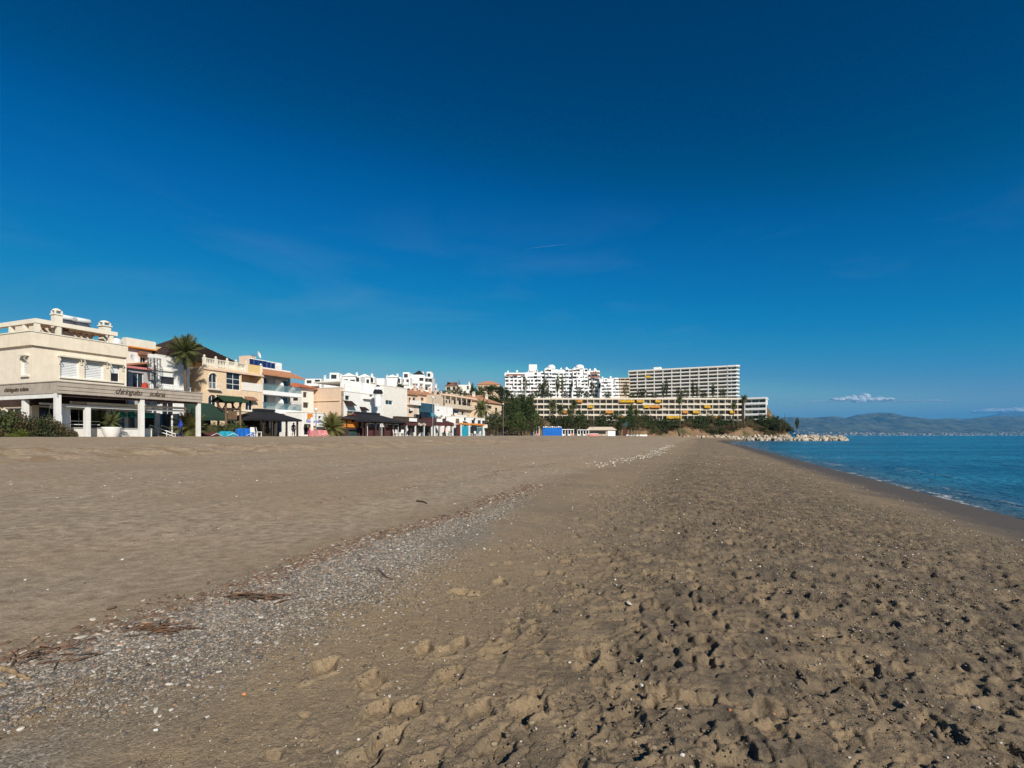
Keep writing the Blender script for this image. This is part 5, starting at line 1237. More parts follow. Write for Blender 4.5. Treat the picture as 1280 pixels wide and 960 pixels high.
def stepped_block(T, W, nf, fh, nb, z0, sb, seed):
    """terraced white flats: every bay its own column of rooms, set back and broken up"""
    rng = random.Random(seed * 31); bw = W / nb
    MB().box(-.3, W + .3, sb * nf + 3.0, sb * nf + 15, z0 - 12, z0 + nf * fh).build('core_wall', 'white_pure', T)
    for i in range(nb):
        x = i * bw; yo = rng.uniform(0, 2.4); top = nf - (rng.random() < .45) - (rng.random() < .25)
        for k in range(top):
            z = z0 + k * fh; y = yo + sb * k + rng.choice((0, 0, .8)); 
            MB().box(x + .02, x + bw - .02, y + 1.5, sb * nf + 3.0, z - .18, z + fh - .2).build('room', 'white_pure', T)
            MB().box(x, x + bw, y, y + 1.5, z - .2, z - .01).build('balcony_slab', 'white_pure', T)
            ph = rng.choice((.9, 1.05, 1.3))
            MB().box(x, x + bw, y, y + .18, z, z + ph).build('balcony_parapet', 'white_pure', T)
            if rng.random() < .35: MB().box(x, x + bw * .3, y + .19, y + 1.49, z, z + fh - .21).build('side_wall', 'white_pure', T)
            u0, u1 = (.10, .9) if rng.random() < .6 else ((.35, .92) if rng.random() < .5 else (.08, .5))
            MB().box(x + bw * u0, x + bw * u1, y + 1.42, y + 1.497, z + .05, z + fh - .55).build('window', rng.choice(('pane_dark', 'window_night', 'pane_dark')), T)
            if rng.random() < .3: MB().add([(x + bw * .1, y + .3, z + fh - .25), (x + bw * .9, y + .3, z + fh - .25), (x + bw * .9, y + 1.48, z + fh - .21), (x + bw * .1, y + 1.48, z + fh - .21), (x + bw * .9, y + .25, z + fh - .7), (x + bw * .1, y + .25, z + fh - .7)], [(0, 1, 2, 3), (5, 4, 1, 0)]).build('awning', rng.choice(('shutter_white', 'brown_roof', 'beige')), T)
        z = z0 + top * fh
        MB().box(x - .05, x + bw + .05, yo + sb * top + 1.2, sb * nf + 4, z - .195, z + rng.uniform(.3, 1.0)).build('roof_parapet', 'white_pure', T)
# white terraced complex
for i, (lab, a, b, ytop, nf, D, sb, nb, sd) in enumerate([
    ('leftmost white stepped apartment block with reddish top parapet on the hill', 631, 657, 464, 7, 398, .9, 4, 1),
    ('white stepped block with many dark openings behind the square stair tower', 658, 681, 464, 7, 402, .5, 4, 2),
    ('white stepped block with round topped roof left of the gap', 682, 699, 460, 8, 398, .7, 3, 3),
    ('plain fronted white block in the middle of the hill complex', 700, 715.5, 461, 8, 402, .3, 3, 4),
    ('white block with rounded dome roof right of the middle', 717, 736, 460, 8, 398, .6, 3, 5),
    ('white block with brown top balconies right of the dome', 737, 751, 462, 7, 402, .5, 3, 6),
    ('lowest white block at right end of the hill complex', 752, 775, 472, 6, 394, .8, 4, 7)]):
    T, W = facing('white_block', lab, 'apartment block', a, D, b, D, 0, 'stepped white hill apartments')
    z0 = zz(497, D); fh = (zz(ytop, D) - z0) / nf
    stepped_block(T, W, nf, fh, nb + 1, z0, sb, sd)
    zt = z0 + nf * fh; y = sb * nf
    if i == 0: MB().box(1, W - 1, y - 1.2, y - .9, zt - fh + .1, zt - fh + 1.4).build('brown_parapet', 'brown_roof', T)
    if i in (2, 4): MB().lathe([(W * .30, zt + .6), (W * .30, zt + 2.2), (W * .26, zt + 3.0), (W * .15, zt + 3.8), (.05, zt + 4.0)], 12, (W * .5, y + 5)).build('roof_dome', 'white_pure', T)
    if i == 1: MB().box(W * .15, W * .60, y + 3, y + 8, zt + .6, zt + 6.2).build('stair_tower', 'white_pure', T)
    if i == 5: MB().box(.5, W - .5, y - 1.3, y - 1.0, zt - fh, zt - fh + 1.5).box(.5, W - .5, y - 2, y - 1.7, zt - 2 * fh, zt - 2 * fh + 1.4).build('brown_parapet', 'brown_roof', T)
    for q in (.15, .6): MB().box(W * q - .6, W * q + .6, y + 3, y + 4.2, zt + .3, zt + 1.4 + q).build('chimney', 'white_pure', T)
    # stepped side blocks
    for q in range(3): MB().box(-1.4 + .5 * q, -.4, sb * q, 10, z0 + q * fh * 1.5 - 3, z0 + (q + 1) * fh * 1.5).build('side_step', 'white_pure', T)
T, W = facing('beige_block', 'beige apartment block between the white hill complex and the slab hotel', 'apartment block', 764, 420, 787, 420, 0)
balcony_block(T, W, 6, (zz(473, 420) - zz(497, 420)) / 6, 4, zz(497, 420), 12, 1.4, 1.1, 0, 'beige', 'beige', seed=12, solid=.2)

# ------------------------------------------------------------------ white houses on the hillside
def hill_house(label, px0, px1, D, ytop, ybot, rz, style, seed, m='white', name='hill_house', roofm='terracotta'):
    rng = random.Random(seed)
    W = (px1 - px0) / 640 * D / max(.5, math.cos(rz)) * .92; H = zz(ytop, D) - zz(ybot, D)
    x, y, z = at(px0, D, y=ybot)
    T = thing(name, label, 'house', (x, y, z), rz, 'houses on the hillside')
    nfl = max(1, int(round(H / 3.0))); fh = H / nfl; nb = max(2, int(W / 3.2)); ops = []
    for k in range(nfl):
        for i in range(nb):
            if rng.random() < .78:
                w = rng.uniform(.9, 2.0); xx = W * (i + .5) / nb; ops.append((xx - w / 2, xx + w / 2, k * fh + .7, k * fh + rng.uniform(1.9, 2.4), 'dark'))
    Dp = rng.uniform(7, 10)
    house(T, W, Dp, H, ops, [(2, 3.2, H - 2.2, H - .9, 'dark')], m, m, z0=-8, roof='white_warm', trim=None, thick=.5)
    if style in ('terrace', 'steps'):
        for k in range(1, nfl): MB().box(W * .1, W * .9, -1.3, -.003, k * fh - .1, k * fh + .8).build('balcony_parapet', m, T)
    if style == 'tile': hip_roof(-.4, W + .4, -.4, Dp + .4, H + .02, H + 2.0).build('tiled_roof', roofm, T)
    if style == 'gable':
        MB().prism([(-.3, H), (W * .5, H + W * .26), (W + .3, H), (W + .3, H + .01)], 'y', -.3, Dp).build('gable_roof', m, T); MB().box(W * .55, W * 1.3, 1, Dp - 1, H - 2, H + .2).build('side_wing', m, T); MB().box(W * .65, W * 1.2, .6, .98, H - 1.6, H - .3).build('window', 'pane_dark', T)
    if style == 'steps':
        MB().box(W * .2, W * .8, 2.5, Dp, H, H + 2.2).build('roof_room', m, T); MB().box(W * .3, W * .65, 2.42, 2.49, H + .3, H + 1.6).build('window', 'pane_dark', T)
    if style != 'tile': chimney(T, W * .8, Dp * .6, H, 1.2, .6, m)
    return T
HH = [
    ('white hillside house with long dark terrace openings above the red roof', 381, 404, 168, 473.5, 492, -.05, 'terrace', 1),
    ('low white hillside house with striped shadowed terraces above the blank peach wall', 405, 426, 160, 473.5, 488, .05, 'steps', 2),
    ('white gabled hillside house leftmost of the small gables', 428, 446, 165, 470.5, 482, 0, 'gable', 3),
    ('white gabled hillside house second of the small gables', 449, 464, 172, 471, 482, .05, 'gable', 4),
    ('white flat hillside house between the second and third small gables', 465, 482, 178, 473, 484, -.1, 'terrace', 5),
    ('white gabled hillside house third of the small gables beside a cypress', 484, 498, 170, 471.5, 486, .1, 'gable', 6),
    ('white hillside house with stacked balconies left of the dark roofed one', 499, 514, 182, 472, 490, 0, 'steps', 7),
    ('tall white hillside house with small dark pointed roof at right end', 514, 532, 188, 468.5, 490, .1, 'terrace', 8),
    ('blank ended white hillside block nearest the hilltop trees', 530, 541, 192, 471, 490, 0, 'steps', 9),
    ('white hillside house under the tall dark roofed one', 505, 525, 165, 482, 494, 0, 'terrace', 10),
    ('small white hillside cottage above the blank ended block', 535, 546, 200, 484, 492, 0, 'plain', 11)]
for a in HH: hill_house(*a)
x, y, z = at(524, 190, y=469); T = thing('roof_pavilion', 'small dark pyramid roof on top of the tall white hillside house', 'pavilion', (x, y, z))
hip_roof(-1.7, 1.7, -1.7, 1.7, .3, 1.7, 1.5).build('roof', 'black_canvas', T); MB().box(-1.4, 1.4, -1.4, 1.4, -1.5, .15).build('wall', 'white', T)
hill_house('brown roofed villa among the hilltop trees', 557, 572, 225, 482, 490, 0, 'tile', 21, 'beige', 'hill_villa', 'brown_roof')
hill_house('pale flat roofed villa with columns among the hilltop trees', 573, 590, 228, 481, 489, 0, 'terrace', 22, 'white_warm', 'hill_villa')
hill_house('long low reddish building on the skyline left of the white complex', 597, 627, 262, 480.5, 490, 0, 'tile', 23, 'peach', 'hill_villa', 'terracotta')
hill_house('small cream house half hidden by trees below the hilltop pines', 590, 606, 190, 500, 512, 0, 'tile', 24, 'cream', 'hill_villa')
hill_house('pale yellow house glimpsed between the tall palms', 634, 650, 215, 511, 532, 0, 'plain', 25, 'cream', 'hill_villa')

# ------------------------------------------------------------------ end of the promenade: covered stack, kiosks, low walls
def end_things():
    x, y, z = at(678.5, 205, z=G0)
    T = thing('blue_covered_stack', 'big bright blue tarpaulin covered stack at the end of the front', 'stack', (x, y, z))
    W = 24 / 640 * 205; H = 3.3; rng = random.Random(3); V = []; Fc = []; n = 16
    for j in range(5):
        for i in range(n + 1):
            yy = 0 if j < 3 else 3.0; zq = (-.3, H * .55, H * .94, H, -.3)[j]
            V.append((W * i / n, yy + rng.uniform(-.12, .12) - (.1 if j == 1 else 0), zq + (rng.uniform(-.12, .12) if j in (2, 3) else 0)))
    for j in range(4):
        for i in range(n): a = j * (n + 1) + i; Fc.append((a, a + 1, a + n + 2, a + n + 1))
    Fc.append(tuple(j * (n + 1) for j in range(5))[::-1]); Fc.append(tuple(j * (n + 1) + n for j in range(5)))
    MB().add(V, Fc).build('sheet', 'blue_canvas', T); 
    mb = MB()
    for i in range(9): mb.box(W * i / 9 + .1, W * i / 9 + .75, .3, 2.2, H + .05, H + .3 + .2 * (i % 3 == 1))
    mb.build('folded_sunbeds', 'white_pure', T)
    for nm, lab, a, b, D, yt, m, m2 in (('white_stall', 'white beach stall right of the blue covered stack', 703, 717, 208, 536.5, 'white_pure', 'pane_shop'), ('white_stall', 'white beach stall with pink boat beside it', 722, 736, 214, 537, 'white_pure', 'pane_shop'), ('striped_stall', 'small white framed stall left of the blue covered stack', 660, 674, 200, 533.5, 'post_white', 'maroon')):
        x, y, z = at(a, D, z=G0); W = (b - a) / 640 * D; H = zz(yt, D) - G0
        T = thing(nm, lab, 'stall', (x, y, z))
        MB().box(-.2, W + .2, -.4, 2.6, H - .25, H).build('roof', m, T)
        for q in range(5): MB().box(W * q / 4 - .12, W * q / 4 + .12, 0, .25, -.5, H - .25).build('post', m, T)
        MB().box(0, W, 1.5, 1.6, -.4, H - .3).build('rear_screen', m2, T)
        for q in range(4): MB().box(W * (q + .2) / 4, W * (q + .75) / 4, .3, 1.0, -.3, .7 + .3 * (q % 2)).build('crate', ('white_pure', 'glass_green', 'post_white', 'pink_paint')[q], T)
    x, y, z = at(736, 210, z=G0 - .1); T = thing('pink_boat', 'small upturned pink and white boat on the sand by the stalls', 'boat', (x, y, z), .1)
    prof = []; V = []; Fc = []; n = 10
    for i in range(n + 1):
        u = i / n; w = 1.0 * math.sin(math.pi * (u * .9 + .08)) ** .6; h = .95 * math.sin(math.pi * (u * .86 + .1)) ** .5
        for k in range(7): q = math.pi * k / 6; V.append((4.2 * u, -w * math.cos(q), h * math.sin(q)))
    for i in range(n):
        for k in range(6): a = i * 7 + k; Fc.append((a, a + 1, a + 8, a + 7))
    MB().add(V, Fc).build('hull', 'pink_paint', T, smooth=True); MB().box(.3, 4.0, -.05, .05, .9, 1.05).build('keel', 'white_pure', T)
    x, y, z = at(735, 225, z=G0); W = 34 / 640 * 225
    T = thing('thatched_bar', 'low thatched beach bar with white end wall right of the stalls', 'bar', (x, y, z))
    MB().box(0, W * .72, 0, 3, -.4, 2.5).build('wall', 'stone_wall', T); MB().box(W * .72, W, -.3, 3, -.4, 2.2).build('wall', 'white_pure', T); hip_roof(-.6, W + .4, -.8, 3.8, 2.7, 3.9, 1.5, .25).build('thatch_roof', 'beige', T); MB().box(.5, W * .65, -.06, -.003, .8, 1.9).build('window', 'window_night', T)
    for lab, a, b, D, h in (('short white low wall at the foot of the cliff beside the round tree', 782, 809, 262, .9), ('tiny white low wall fragment left of the cliff foot', 757, 767, 240, 1.1)):
        x, y, z = at(a, D, z=G0 - .9); W = (b - a) / 640 * D
        T = thing('low_wall', lab, 'wall', (x, y, z)); MB().box(0, W, 0, .5, -.5, h + .5).build('masonry', 'white_pure', T); MB().box(-.05, W + .05, -.05, .55, h + .5, h + .6).build('coping', 'white_warm', T)
    x, y, z = at(781, 255, z=G0 - .3); T = thing('information_totem', 'slim dark red and blue totem beside the round dark tree', 'sign', (x, y, z)); MB().box(-.8, .8, 0, .5, -.5, 5).build('column', 'maroon', T); MB().box(-1.2, 1.4, -.1, .6, 5.01, 7.2).build('panel', 'pane_blue', T)
    # lamp posts
    for i, (px, D, yt) in enumerate(((541, 95, 497), (629, 150, 505), (668, 190, 515), (742, 225, 520), (395, 62, 512))):
        x, y, z = at(px, D, z=G0 - .2); h = zz(yt, D) - G0
        T = thing('lamp_post', ('slim lamp post before the dark restaurants', 'slim lamp post among the trees at the end of the front', 'slim lamp post left of the blue covered stack', 'slim lamp post above the thatched bar', 'short lamp post beside the low white kiosk')[i], 'lamp post', (x, y, z))
        MB().tube([(0, 0, -.3), (0, 0, .6), (0, 0, h)], [.11, .07, .05], 8).build('pole', 'metal_grey', T); MB().lathe([(.05, h), (.22, h + .08), (.28, h + .3), (.1, h + .42), (.02, h + .44)], 10).build('lantern', 'pot_white', T)
end_things()

# ------------------------------------------------------------------ rock breakwater at the foot of the headland
def rock_mesh(seed, name='rock', sub=2, jag=.28):
    rng = np.random.RandomState(seed); bm = bmesh.new(); bmesh.ops.create_icosphere(bm, subdivisions=sub, radius=1)
    planes = [Vector(rng.normal(0, 1, 3)).normalized() for _ in range(9)]; ds = [rng.uniform(.55, .85) for _ in range(9)]
    for v in bm.verts:
        for p, d in zip(planes, ds):
            q = v.co.dot(p)
            if q > d: v.co -= p * (q - d) * .92
        v.co *= 1 + rng.uniform(-.03, .03)
    me = bpy.data.meshes.new(name); bm.to_mesh(me); bm.free(); return me
def breakwater():
    mat('boulder', (.42, .355, .275), .9, .25, .8, objvar=.35)
    T = thing('breakwater', 'long breakwater of pale boulders at the foot of the headland', 'breakwater', (0, 296, 0))
    ms = [rock_mesh(i + 10) for i in range(8)]
    for m in ms: m.materials.append(MATS['boulder'])
    rng = random.Random(4); n = 0
    core = MB()
    for i in range(30):
        u0, u1 = i / 30, (i + 1) / 30; xa, xb = 78 + (188 - 78) * u0, 78 + (188 - 78) * u1; h = 1.9
        core.prism([(0, -1.2), (2.2, h), (6, h), (8, -1.2)], 'x', xa, xb + .01)
    core.build('core', 'boulder', T)
    while n < 296:
        u = rng.random() ** .85; x = 76 + (193 - 76) * u; k = rng.random(); edge = 1 if u < .93 else 1 - (u - .93) / .07
        y = -1.6 + 5.2 * k; z = .1 + 2.5 * k * (.75 + .25 * edge) * (1 if u > .3 else .6 + .4 * u / .3)
        s = rng.uniform(.75, 1.65) * (.8 + .3 * u)
        o = link('rock', rng.choice(ms), T, (x, y, z), 0, (s * rng.uniform(.8, 1.3), s * rng.uniform(.8, 1.2), s * rng.uniform(.6, .95)))
        o.rotation_euler = (rng.uniform(0, 6), rng.uniform(0, 6), rng.uniform(0, 6)); n += 1
breakwater()
# ------------------------------------------------------------------ plants
leafmat('leaf_dark', (.032, .054, .017), (.066, .086, .028)); leafmat('leaf_mid', (.062, .092, .026), (.105, .125, .038)); leafmat('leaf_olive', (.085, .085, .038), (.125, .110, .050))
leafmat('leaf_dry', (.15, .105, .050), (.20, .14, .07)); leafmat('palm_leaf', (.075, .095, .030), (.140, .140, .052)); leafmat('leaf_pink', (.13, .075, .055), (.085, .085, .035)); leafmat('yucca_leaf', (.13, .14, .045), (.19, .17, .06)); leafmat('leaf_lime', (.11, .15, .02), (.15, .17, .03))
def crown_mesh(name, seed, n, m, shape='round', leaf=.10):
    """leaf faces in clumps through the volume of a crown of unit radius (z 0..2)"""
    rng = np.random.RandomState(seed); V = []; Fc = []
    ncl = max(18, n // 34); C = []
    while len(C) < ncl:
        p = rng.uniform(-1, 1, 3); r = np.linalg.norm(p)
        if r > 1: continue
        if shape == 'round' and r < .45: continue
        z = p[2]
        if shape == 'cypress': p[0] *= .32 * (1 - .75 * abs(z + .25)); p[1] *= .32 * (1 - .75 * abs(z + .25))
        if shape == 'umbrella': p[2] = .45 + .35 * z + .15 * (1 - p[0] ** 2 - p[1] ** 2)
        if shape == 'shrub': p[2] = abs(z) * .9 - .95
        if shape == 'tall': p[0] *= .6; p[1] *= .6
        C.append(p)
    for c in C:
        cr = rng.uniform(.14, .30) * (.5 if shape == 'cypress' else 1)
        for _ in range(n // ncl):
            d = rng.normal(0, 1, 3); d /= np.linalg.norm(d); p = c + d * cr * rng.uniform(.3, 1) ** .5
            nrm = d + rng.normal(0, .7, 3); nrm /= np.linalg.norm(nrm); a = np.cross(nrm, rng.normal(0, 1, 3)); a /= np.linalg.norm(a) + 1e-9; b = np.cross(nrm, a)
            s = leaf * rng.uniform(.6, 1.3); q = p + np.array([0, 0, 1.0]); o = len(V)
            V += [tuple(q - a * s * .5), tuple(q + b * s * .28), tuple(q + a * s * .6), tuple(q - b * s * .28)]; Fc.append((o, o + 1, o + 2, o + 3))
    return MB().add(V, Fc).mesh(name, m)
def trunk_mesh(seed, h, r, limbs=5, spread=.55):
    rng = random.Random(seed); mb = MB(); bend = rng.uniform(-.08, .08)
    mb.tube([(0, 0, -.35), (bend * .3, 0, h * .4), (bend, bend * .5, h)], [r * 1.25, r, r * .7], 7)
    for k in range(limbs):
        a = 2 * math.pi * k / limbs + rng.random(); z0 = h * rng.uniform(.55, .95)
        mb.tube([(bend * z0 / h, 0, z0), (bend + spread * .5 * math.cos(a), spread * .5 * math.sin(a), z0 + .3), (bend + spread * math.cos(a), spread * math.sin(a), z0 + .8)], [r * .5, r * .33, r * .12], 5)
    return mb.mesh('trunk', 'trunk')
CR = {}
for k, (nm, sh, m, n, lf) in enumerate([('round', 'round', 'leaf_dark', 2300, .12), ('round2', 'round', 'leaf_mid', 2300, .12), ('olive', 'round', 'leaf_olive', 1900, .12), ('umbrella', 'umbrella', 'leaf_dark', 2200, .11), ('cypress', 'cypress', 'leaf_dark', 1400, .10), ('tall', 'tall', 'leaf_dark', 2200, .12), ('tall2', 'tall', 'leaf_mid', 2000, .12), ('shrub', 'shrub', 'leaf_dark', 1500, .12), ('shrub2', 'shrub', 'leaf_olive', 1400, .12), ('shrub3', 'shrub', 'leaf_dry', 1200, .11)]):
    CR[nm] = [crown_mesh('crown', 100 + k * 7 + q, n, MATS[m], sh, lf) for q in range(2)]
TRK = [trunk_mesh(i, 1.15, .075) for i in range(3)]
def tree(label, px, D, ybot, ytop, wpx, kind, group=None, name='tree', z=None, cat='tree', zrel=.28, seed=0):
    x = (px - 640) / 640 * D; zb = z if z is not None else float(hill_z(x, D)[0]); zt = zz(ytop, D)
    if ybot is not None: zb = min(zz(ybot, D), zt - 1)
    h = zt - zb; rad = wpx / 2 / 640 * D
    rng = random.Random(int(px * 7 + ytop * 3 + seed))
    T = thing(name, label, cat, (x, D, zb), rng.uniform(0, 6.28), group)
    if kind.startswith('shrub'):
        c = link('foliage', rng.choice(CR[kind]), T, (0, 0, 0), 0, (rad * 1.05, rad * 1.05, h / .95))
        MB().tube([(0, 0, -.4), (.05, 0, h * .3), (rad * .3, .1, h * .6)], [.09, .07, .03], 5).tube([(0, 0, -.1), (-rad * .3, .1, h * .55)], [.06, .02], 5).build('stem', 'trunk', T)
    else:
        ch = h * (1 - zrel); link('crown', rng.choice(CR[kind]), T, (0, 0, h * zrel), 0, (rad, rad, ch / 2 * 1.04))
        link('trunk', rng.choice(TRK), T, (0, 0, 0), 0, (rad * .9, rad * .9, h * (zrel + .3) / 1.3))
    return T
# frond: arched rachis with hanging leaflets, unit length along x
def frond_mesh(seed, droop=.55, fan=False, m='palm_leaf', n=17):
    rng = random.Random(seed); mb = MB(); P = []
    for i in range(n + 1):
        u = i / n; P.append(Vector((u * (1 - .18 * droop * u), 0, .28 * u - droop * u * u * .85)))
    mb.tube([P[0], P[n // 2], P[n]], [.016, .010, .003], 4)
    for i in range(1, n + 1):
        u = i / n; L = .30 * (math.sin(math.pi * min(1, u * .88 + .12)) ** .7) + .05; w = .030
        for s in (-1, 1):
            p = P[i]; d = (P[i] - P[i - 1]).normalized(); tip = p + Vector((d.x * L * .65, s * L * .75, -L * (.35 + .25 * rng.random())))
            mb.add([p - d * w, p + d * w, tip], [(0, 1, 2)])
    return mb.mesh('frond', m)
def palm(label, x, y, z, h, fl, nfr, r=.2, name='palm_tree', parts=True, group=None, m='palm_leaf', seed=1, skirt=True, droop=(.25, .95)):
    rng = random.Random(seed); T = thing(name, label, 'palm', (x, y, z), 0, group)
    bend = rng.uniform(-.25, .25); tr = MB(); n = 14; pts = [(bend * (i / n) ** 2, 0, -.4 + (h + .4) * i / n) for i in range(n + 1)]
    tr.tube(pts, [r * (1.35 if i == 0 else 1.0 + .05 * (i % 2)) * (1 - .25 * i / n) for i in range(n + 1)], 9)
    if h > 2: tr.tube([(bend, 0, h - .5), (bend, 0, h - .15), (bend, 0, h + .2)], [r * .8, r * 1.5, r * .7], 9)
    tr.build('trunk', 'palm_trunk', T)
    fm = [frond_mesh(seed * 10 + i, d, m=m) for i, d in enumerate(np.linspace(droop[0], droop[1], 4))]
    joined = MB()
    for k in range(nfr):
        q = k / nfr; a = k * 2.39996 + rng.uniform(-.2, .2); pit = R(72) - R(118) * q ** .8 + rng.uniform(-.1, .1)
        me = fm[min(3, int(q * 4))]; L = fl * rng.uniform(.85, 1.1)
        M = Matrix.Translation((bend, 0, h + .1)) @ Matrix.Rotation(a, 4, 'Z') @ Matrix.Rotation(-pit, 4, 'Y') @ Matrix.Diagonal((L, L, L, 1))
        if parts:
            o = link('frond', me, T); o.matrix_local = M
        else: joined.add([M @ v.co for v in me.vertices], [tuple(p.vertices) for p in me.polygons])
    if not parts: joined.build('crown', m, T)
    return T
# the tall palm in front of the white townhouse
t, D = tp(232.5, .5); px_, py_ = rowxy(t, .5)
palm('tall slender palm in front of the white townhouse', px_, py_, G0, zz(441, D) - G0, 30 / 640 * D * .78, 42, .20, seed=3, droop=(.1, .7))
# small date palm under the canopy end, yucca beside the orange hut
t, D = tp(236, -5.5); a, b = rowxy(t, -5.5)
palm('low bushy palm under the right end of the lettered canopy', a, b, G0 - .1, .85, 1.9, 44, .34, seed=5, m='yucca_leaf', droop=(.15, .7))
t, D = tp(413, -5); a, b = rowxy(t, -5)
palm('spiky yellow green palm left of the orange hut', a, b, G0 - .1, 1.15, 2.3, 40, .30, seed=6, m='yucca_leaf', droop=(.05, .7))
t, D = tp(420, -3); a, b = rowxy(t, -3)
palm('small dark palm squeezed between yellow green palm and orange hut', a, b, G0 - .1, 1.3, 1.6, 30, .22, seed=7, droop=(.05, .6))
t, D = tp(126, -3.4); a, b = rowxy(t, -3.4)
palm('broad leaved palm growing behind the white plinth of the beach bar', a, b, G0 + .2, .9, 1.25, 30, .12, seed=8, droop=(.1, .6))
palm('young palm standing in the round white planter pot', POT[0], POT[1], G0 + .7, .5, 1.0, 22, .07, seed=9, droop=(.1, .6))
def plant(label, px, off, w, h, kind, name='shrub', z=G0 - .1, seed=0, group=None):
    t, D = tp(px, off); x, y = rowxy(t, off); T = thing(name, label, 'shrub', (x, y, z), seed * 1.3, group)
    link('foliage', CR_NEAR[kind], T, (0, 0, 0), 0, (w, w, h / .95))
    rng = random.Random(seed + 5); mb = MB()
    for k in range(6): a = k + rng.random(); mb.tube([(.1 * math.cos(a), .1 * math.sin(a), -.3), (w * .35 * math.cos(a), w * .35 * math.sin(a), h * .5), (w * .55 * math.cos(a), w * .55 * math.sin(a), h * .85)], [.05, .035, .012], 5)
    mb.build('stem', 'trunk', T); return T
CR_NEAR = {k: crown_mesh('foliage', 300 + i, 4200, MATS[m], 'shrub', lf) for i, (k, m, lf) in enumerate([('green', 'leaf_mid', .10), ('pink', 'leaf_pink', .09), ('dark', 'leaf_dark', .10), ('lime', 'leaf_lime', .10), ('olive', 'leaf_olive', .10)])}
for i, (lab, px, off, w, h, k) in enumerate([
    ('tall green shrub at the left edge below the cream villa', 4, -9.5, 1.5, 2.0, 'green'), ('shrub with dry pinkish flower heads second from the left edge', 20, -9.8, 1.3, 1.75, 'pink'),
    ('low lime green bush at the foot of the left shrub bank', 24, -10.6, .8, .6, 'lime'), ('broad dark green shrub in the middle of the left shrub bank', 40, -9.6, 1.5, 1.35, 'dark'), ('olive shrub leaning on the corner post of the canopy', 56, -9.4, 1.25, 1.6, 'olive'), ('dry brownish shrub right of the corner post of the canopy', 72, -9.2, 1.15, 1.2, 'pink'), ('small dry plant at the foot of the second canopy post', 88, -8.8, .5, .6, 'olive')]):
    plant(lab, px, off, w, h, k, seed=i)
for i, (lab, px, off, w, h, k) in enumerate([
    ('shrub with yellowish leaves below the green awning', 258, -5, 1.1, 1.3, 'olive'), ('green shrub between awning and teal tarpaulin', 272, -4.5, 1.2, 1.6, 'dark'), ('leafy shrub under the timber gateway', 292, -3, 1.3, 2.0, 'green'), ('reddish climbing shrub right of the timber gateway', 313, -2, 1.6, 2.7, 'pink'), ('orange tinged shrub left of the black pavilion', 324, -3, 1.3, 2.3, 'pink'), ('dark shrub behind the deep blue tarpaulin', 318, -1.2, 1.5, 2.0, 'dark')]):
    plant(lab, px, off, w, h, k, seed=20 + i)
# trees of the hill and the end of the front
G1, G2, G3, G4 = 'hilltop trees', 'tall trees at the end of the front', 'palms before the low block', 'cliff shrubs'
ordn = ['first', 'second', 'third', 'fourth', 'fifth', 'sixth', 'seventh', 'eighth', 'ninth', 'tenth', 'eleventh', 'twelfth', 'thirteenth', 'fourteenth', 'fifteenth', 'sixteenth', 'seventeenth', 'eighteenth', 'nineteenth', 'twentieth', 'twenty-first', 'twenty-second', 'twenty-third', 'twenty-fourth', 'twenty-fifth', 'twenty-sixth', 'twenty-seventh', 'twenty-eighth', 'twenty-ninth', 'thirtieth']
hill = [(539, 186, 503, 489, 18, 'round'), (552, 190, 503, 488, 16, 'round'), (563, 205, 500, 487, 16, 'round2'), (573, 212, 500, 483, 11, 'olive'), (580, 210, 506, 488, 16, 'round'), (590, 212, 505, 479, 9, 'tall'), (596, 215, 507, 484, 18, 'round'), (606, 220, 506, 482, 24, 'round'), (617, 222, 506, 482, 26, 'umbrella'), (628, 225, 505, 484, 22, 'round'), (600, 200, 512, 495, 22, 'round'), (615, 205, 514, 494, 24, 'round'), (587, 195, 510, 493, 18, 'olive'), (633, 240, 508, 488, 22, 'round'), (560, 228, 490, 478, 7, 'tall'), (574, 235, 486, 475, 5, 'cypress')]
for i, (px, D, yb, yt, w, k) in enumerate(hill):
    tree(f'{ordn[i]} of the dark trees crowding the hilltop left of the white complex, counted by the list of crowns' if False else f'dark hilltop tree, {ordn[i]} in the wooded slope left of the white complex', px, D, yb, yt, w, k, G1)
front = [(612, 150, 545, 520, 22, 'round'), (622, 152, 545, 514, 20, 'olive'), (634, 160, 545, 505, 20, 'tall'), (640, 170, 546, 497, 24, 'tall'), (652, 180, 546, 494, 22, 'tall'), (647, 165, 546, 515, 24, 'tall2'), (660, 185, 546, 496, 20, 'tall'), (631, 200, 530, 496, 22, 'round'), (655, 168, 546, 524, 20, 'olive'), (638, 155, 546, 526, 18, 'tall2'), (668, 190, 546, 510, 14, 'tall2'), (623, 160, 546, 527, 18, 'round')]
front = [(a_, b_, c_, d_, e_ * 1.3, f_) for a_, b_, c_, d_, e_, f_ in front] + [(644, 172, 546, 502, 26, 'tall'), (656, 178, 546, 503, 28, 'tall'), (636, 168, 546, 510, 24, 'round'), (650, 160, 546, 528, 22, 'round'), (662, 175, 546, 529, 20, 'round2'), (629, 158, 546, 520, 22, 'tall'), (645, 152, 546, 534, 18, 'olive'), (616, 148, 546, 531, 16, 'olive'), (670, 196, 546, 517, 20, 'tall')]
for i, (px, D, yb, yt, w, k) in enumerate(front):
    tree(f'tall dark tree, {ordn[i]} of the grove between the peach house and blue covered stack', px, D, None, yt, w, k, G2, z=2.6)
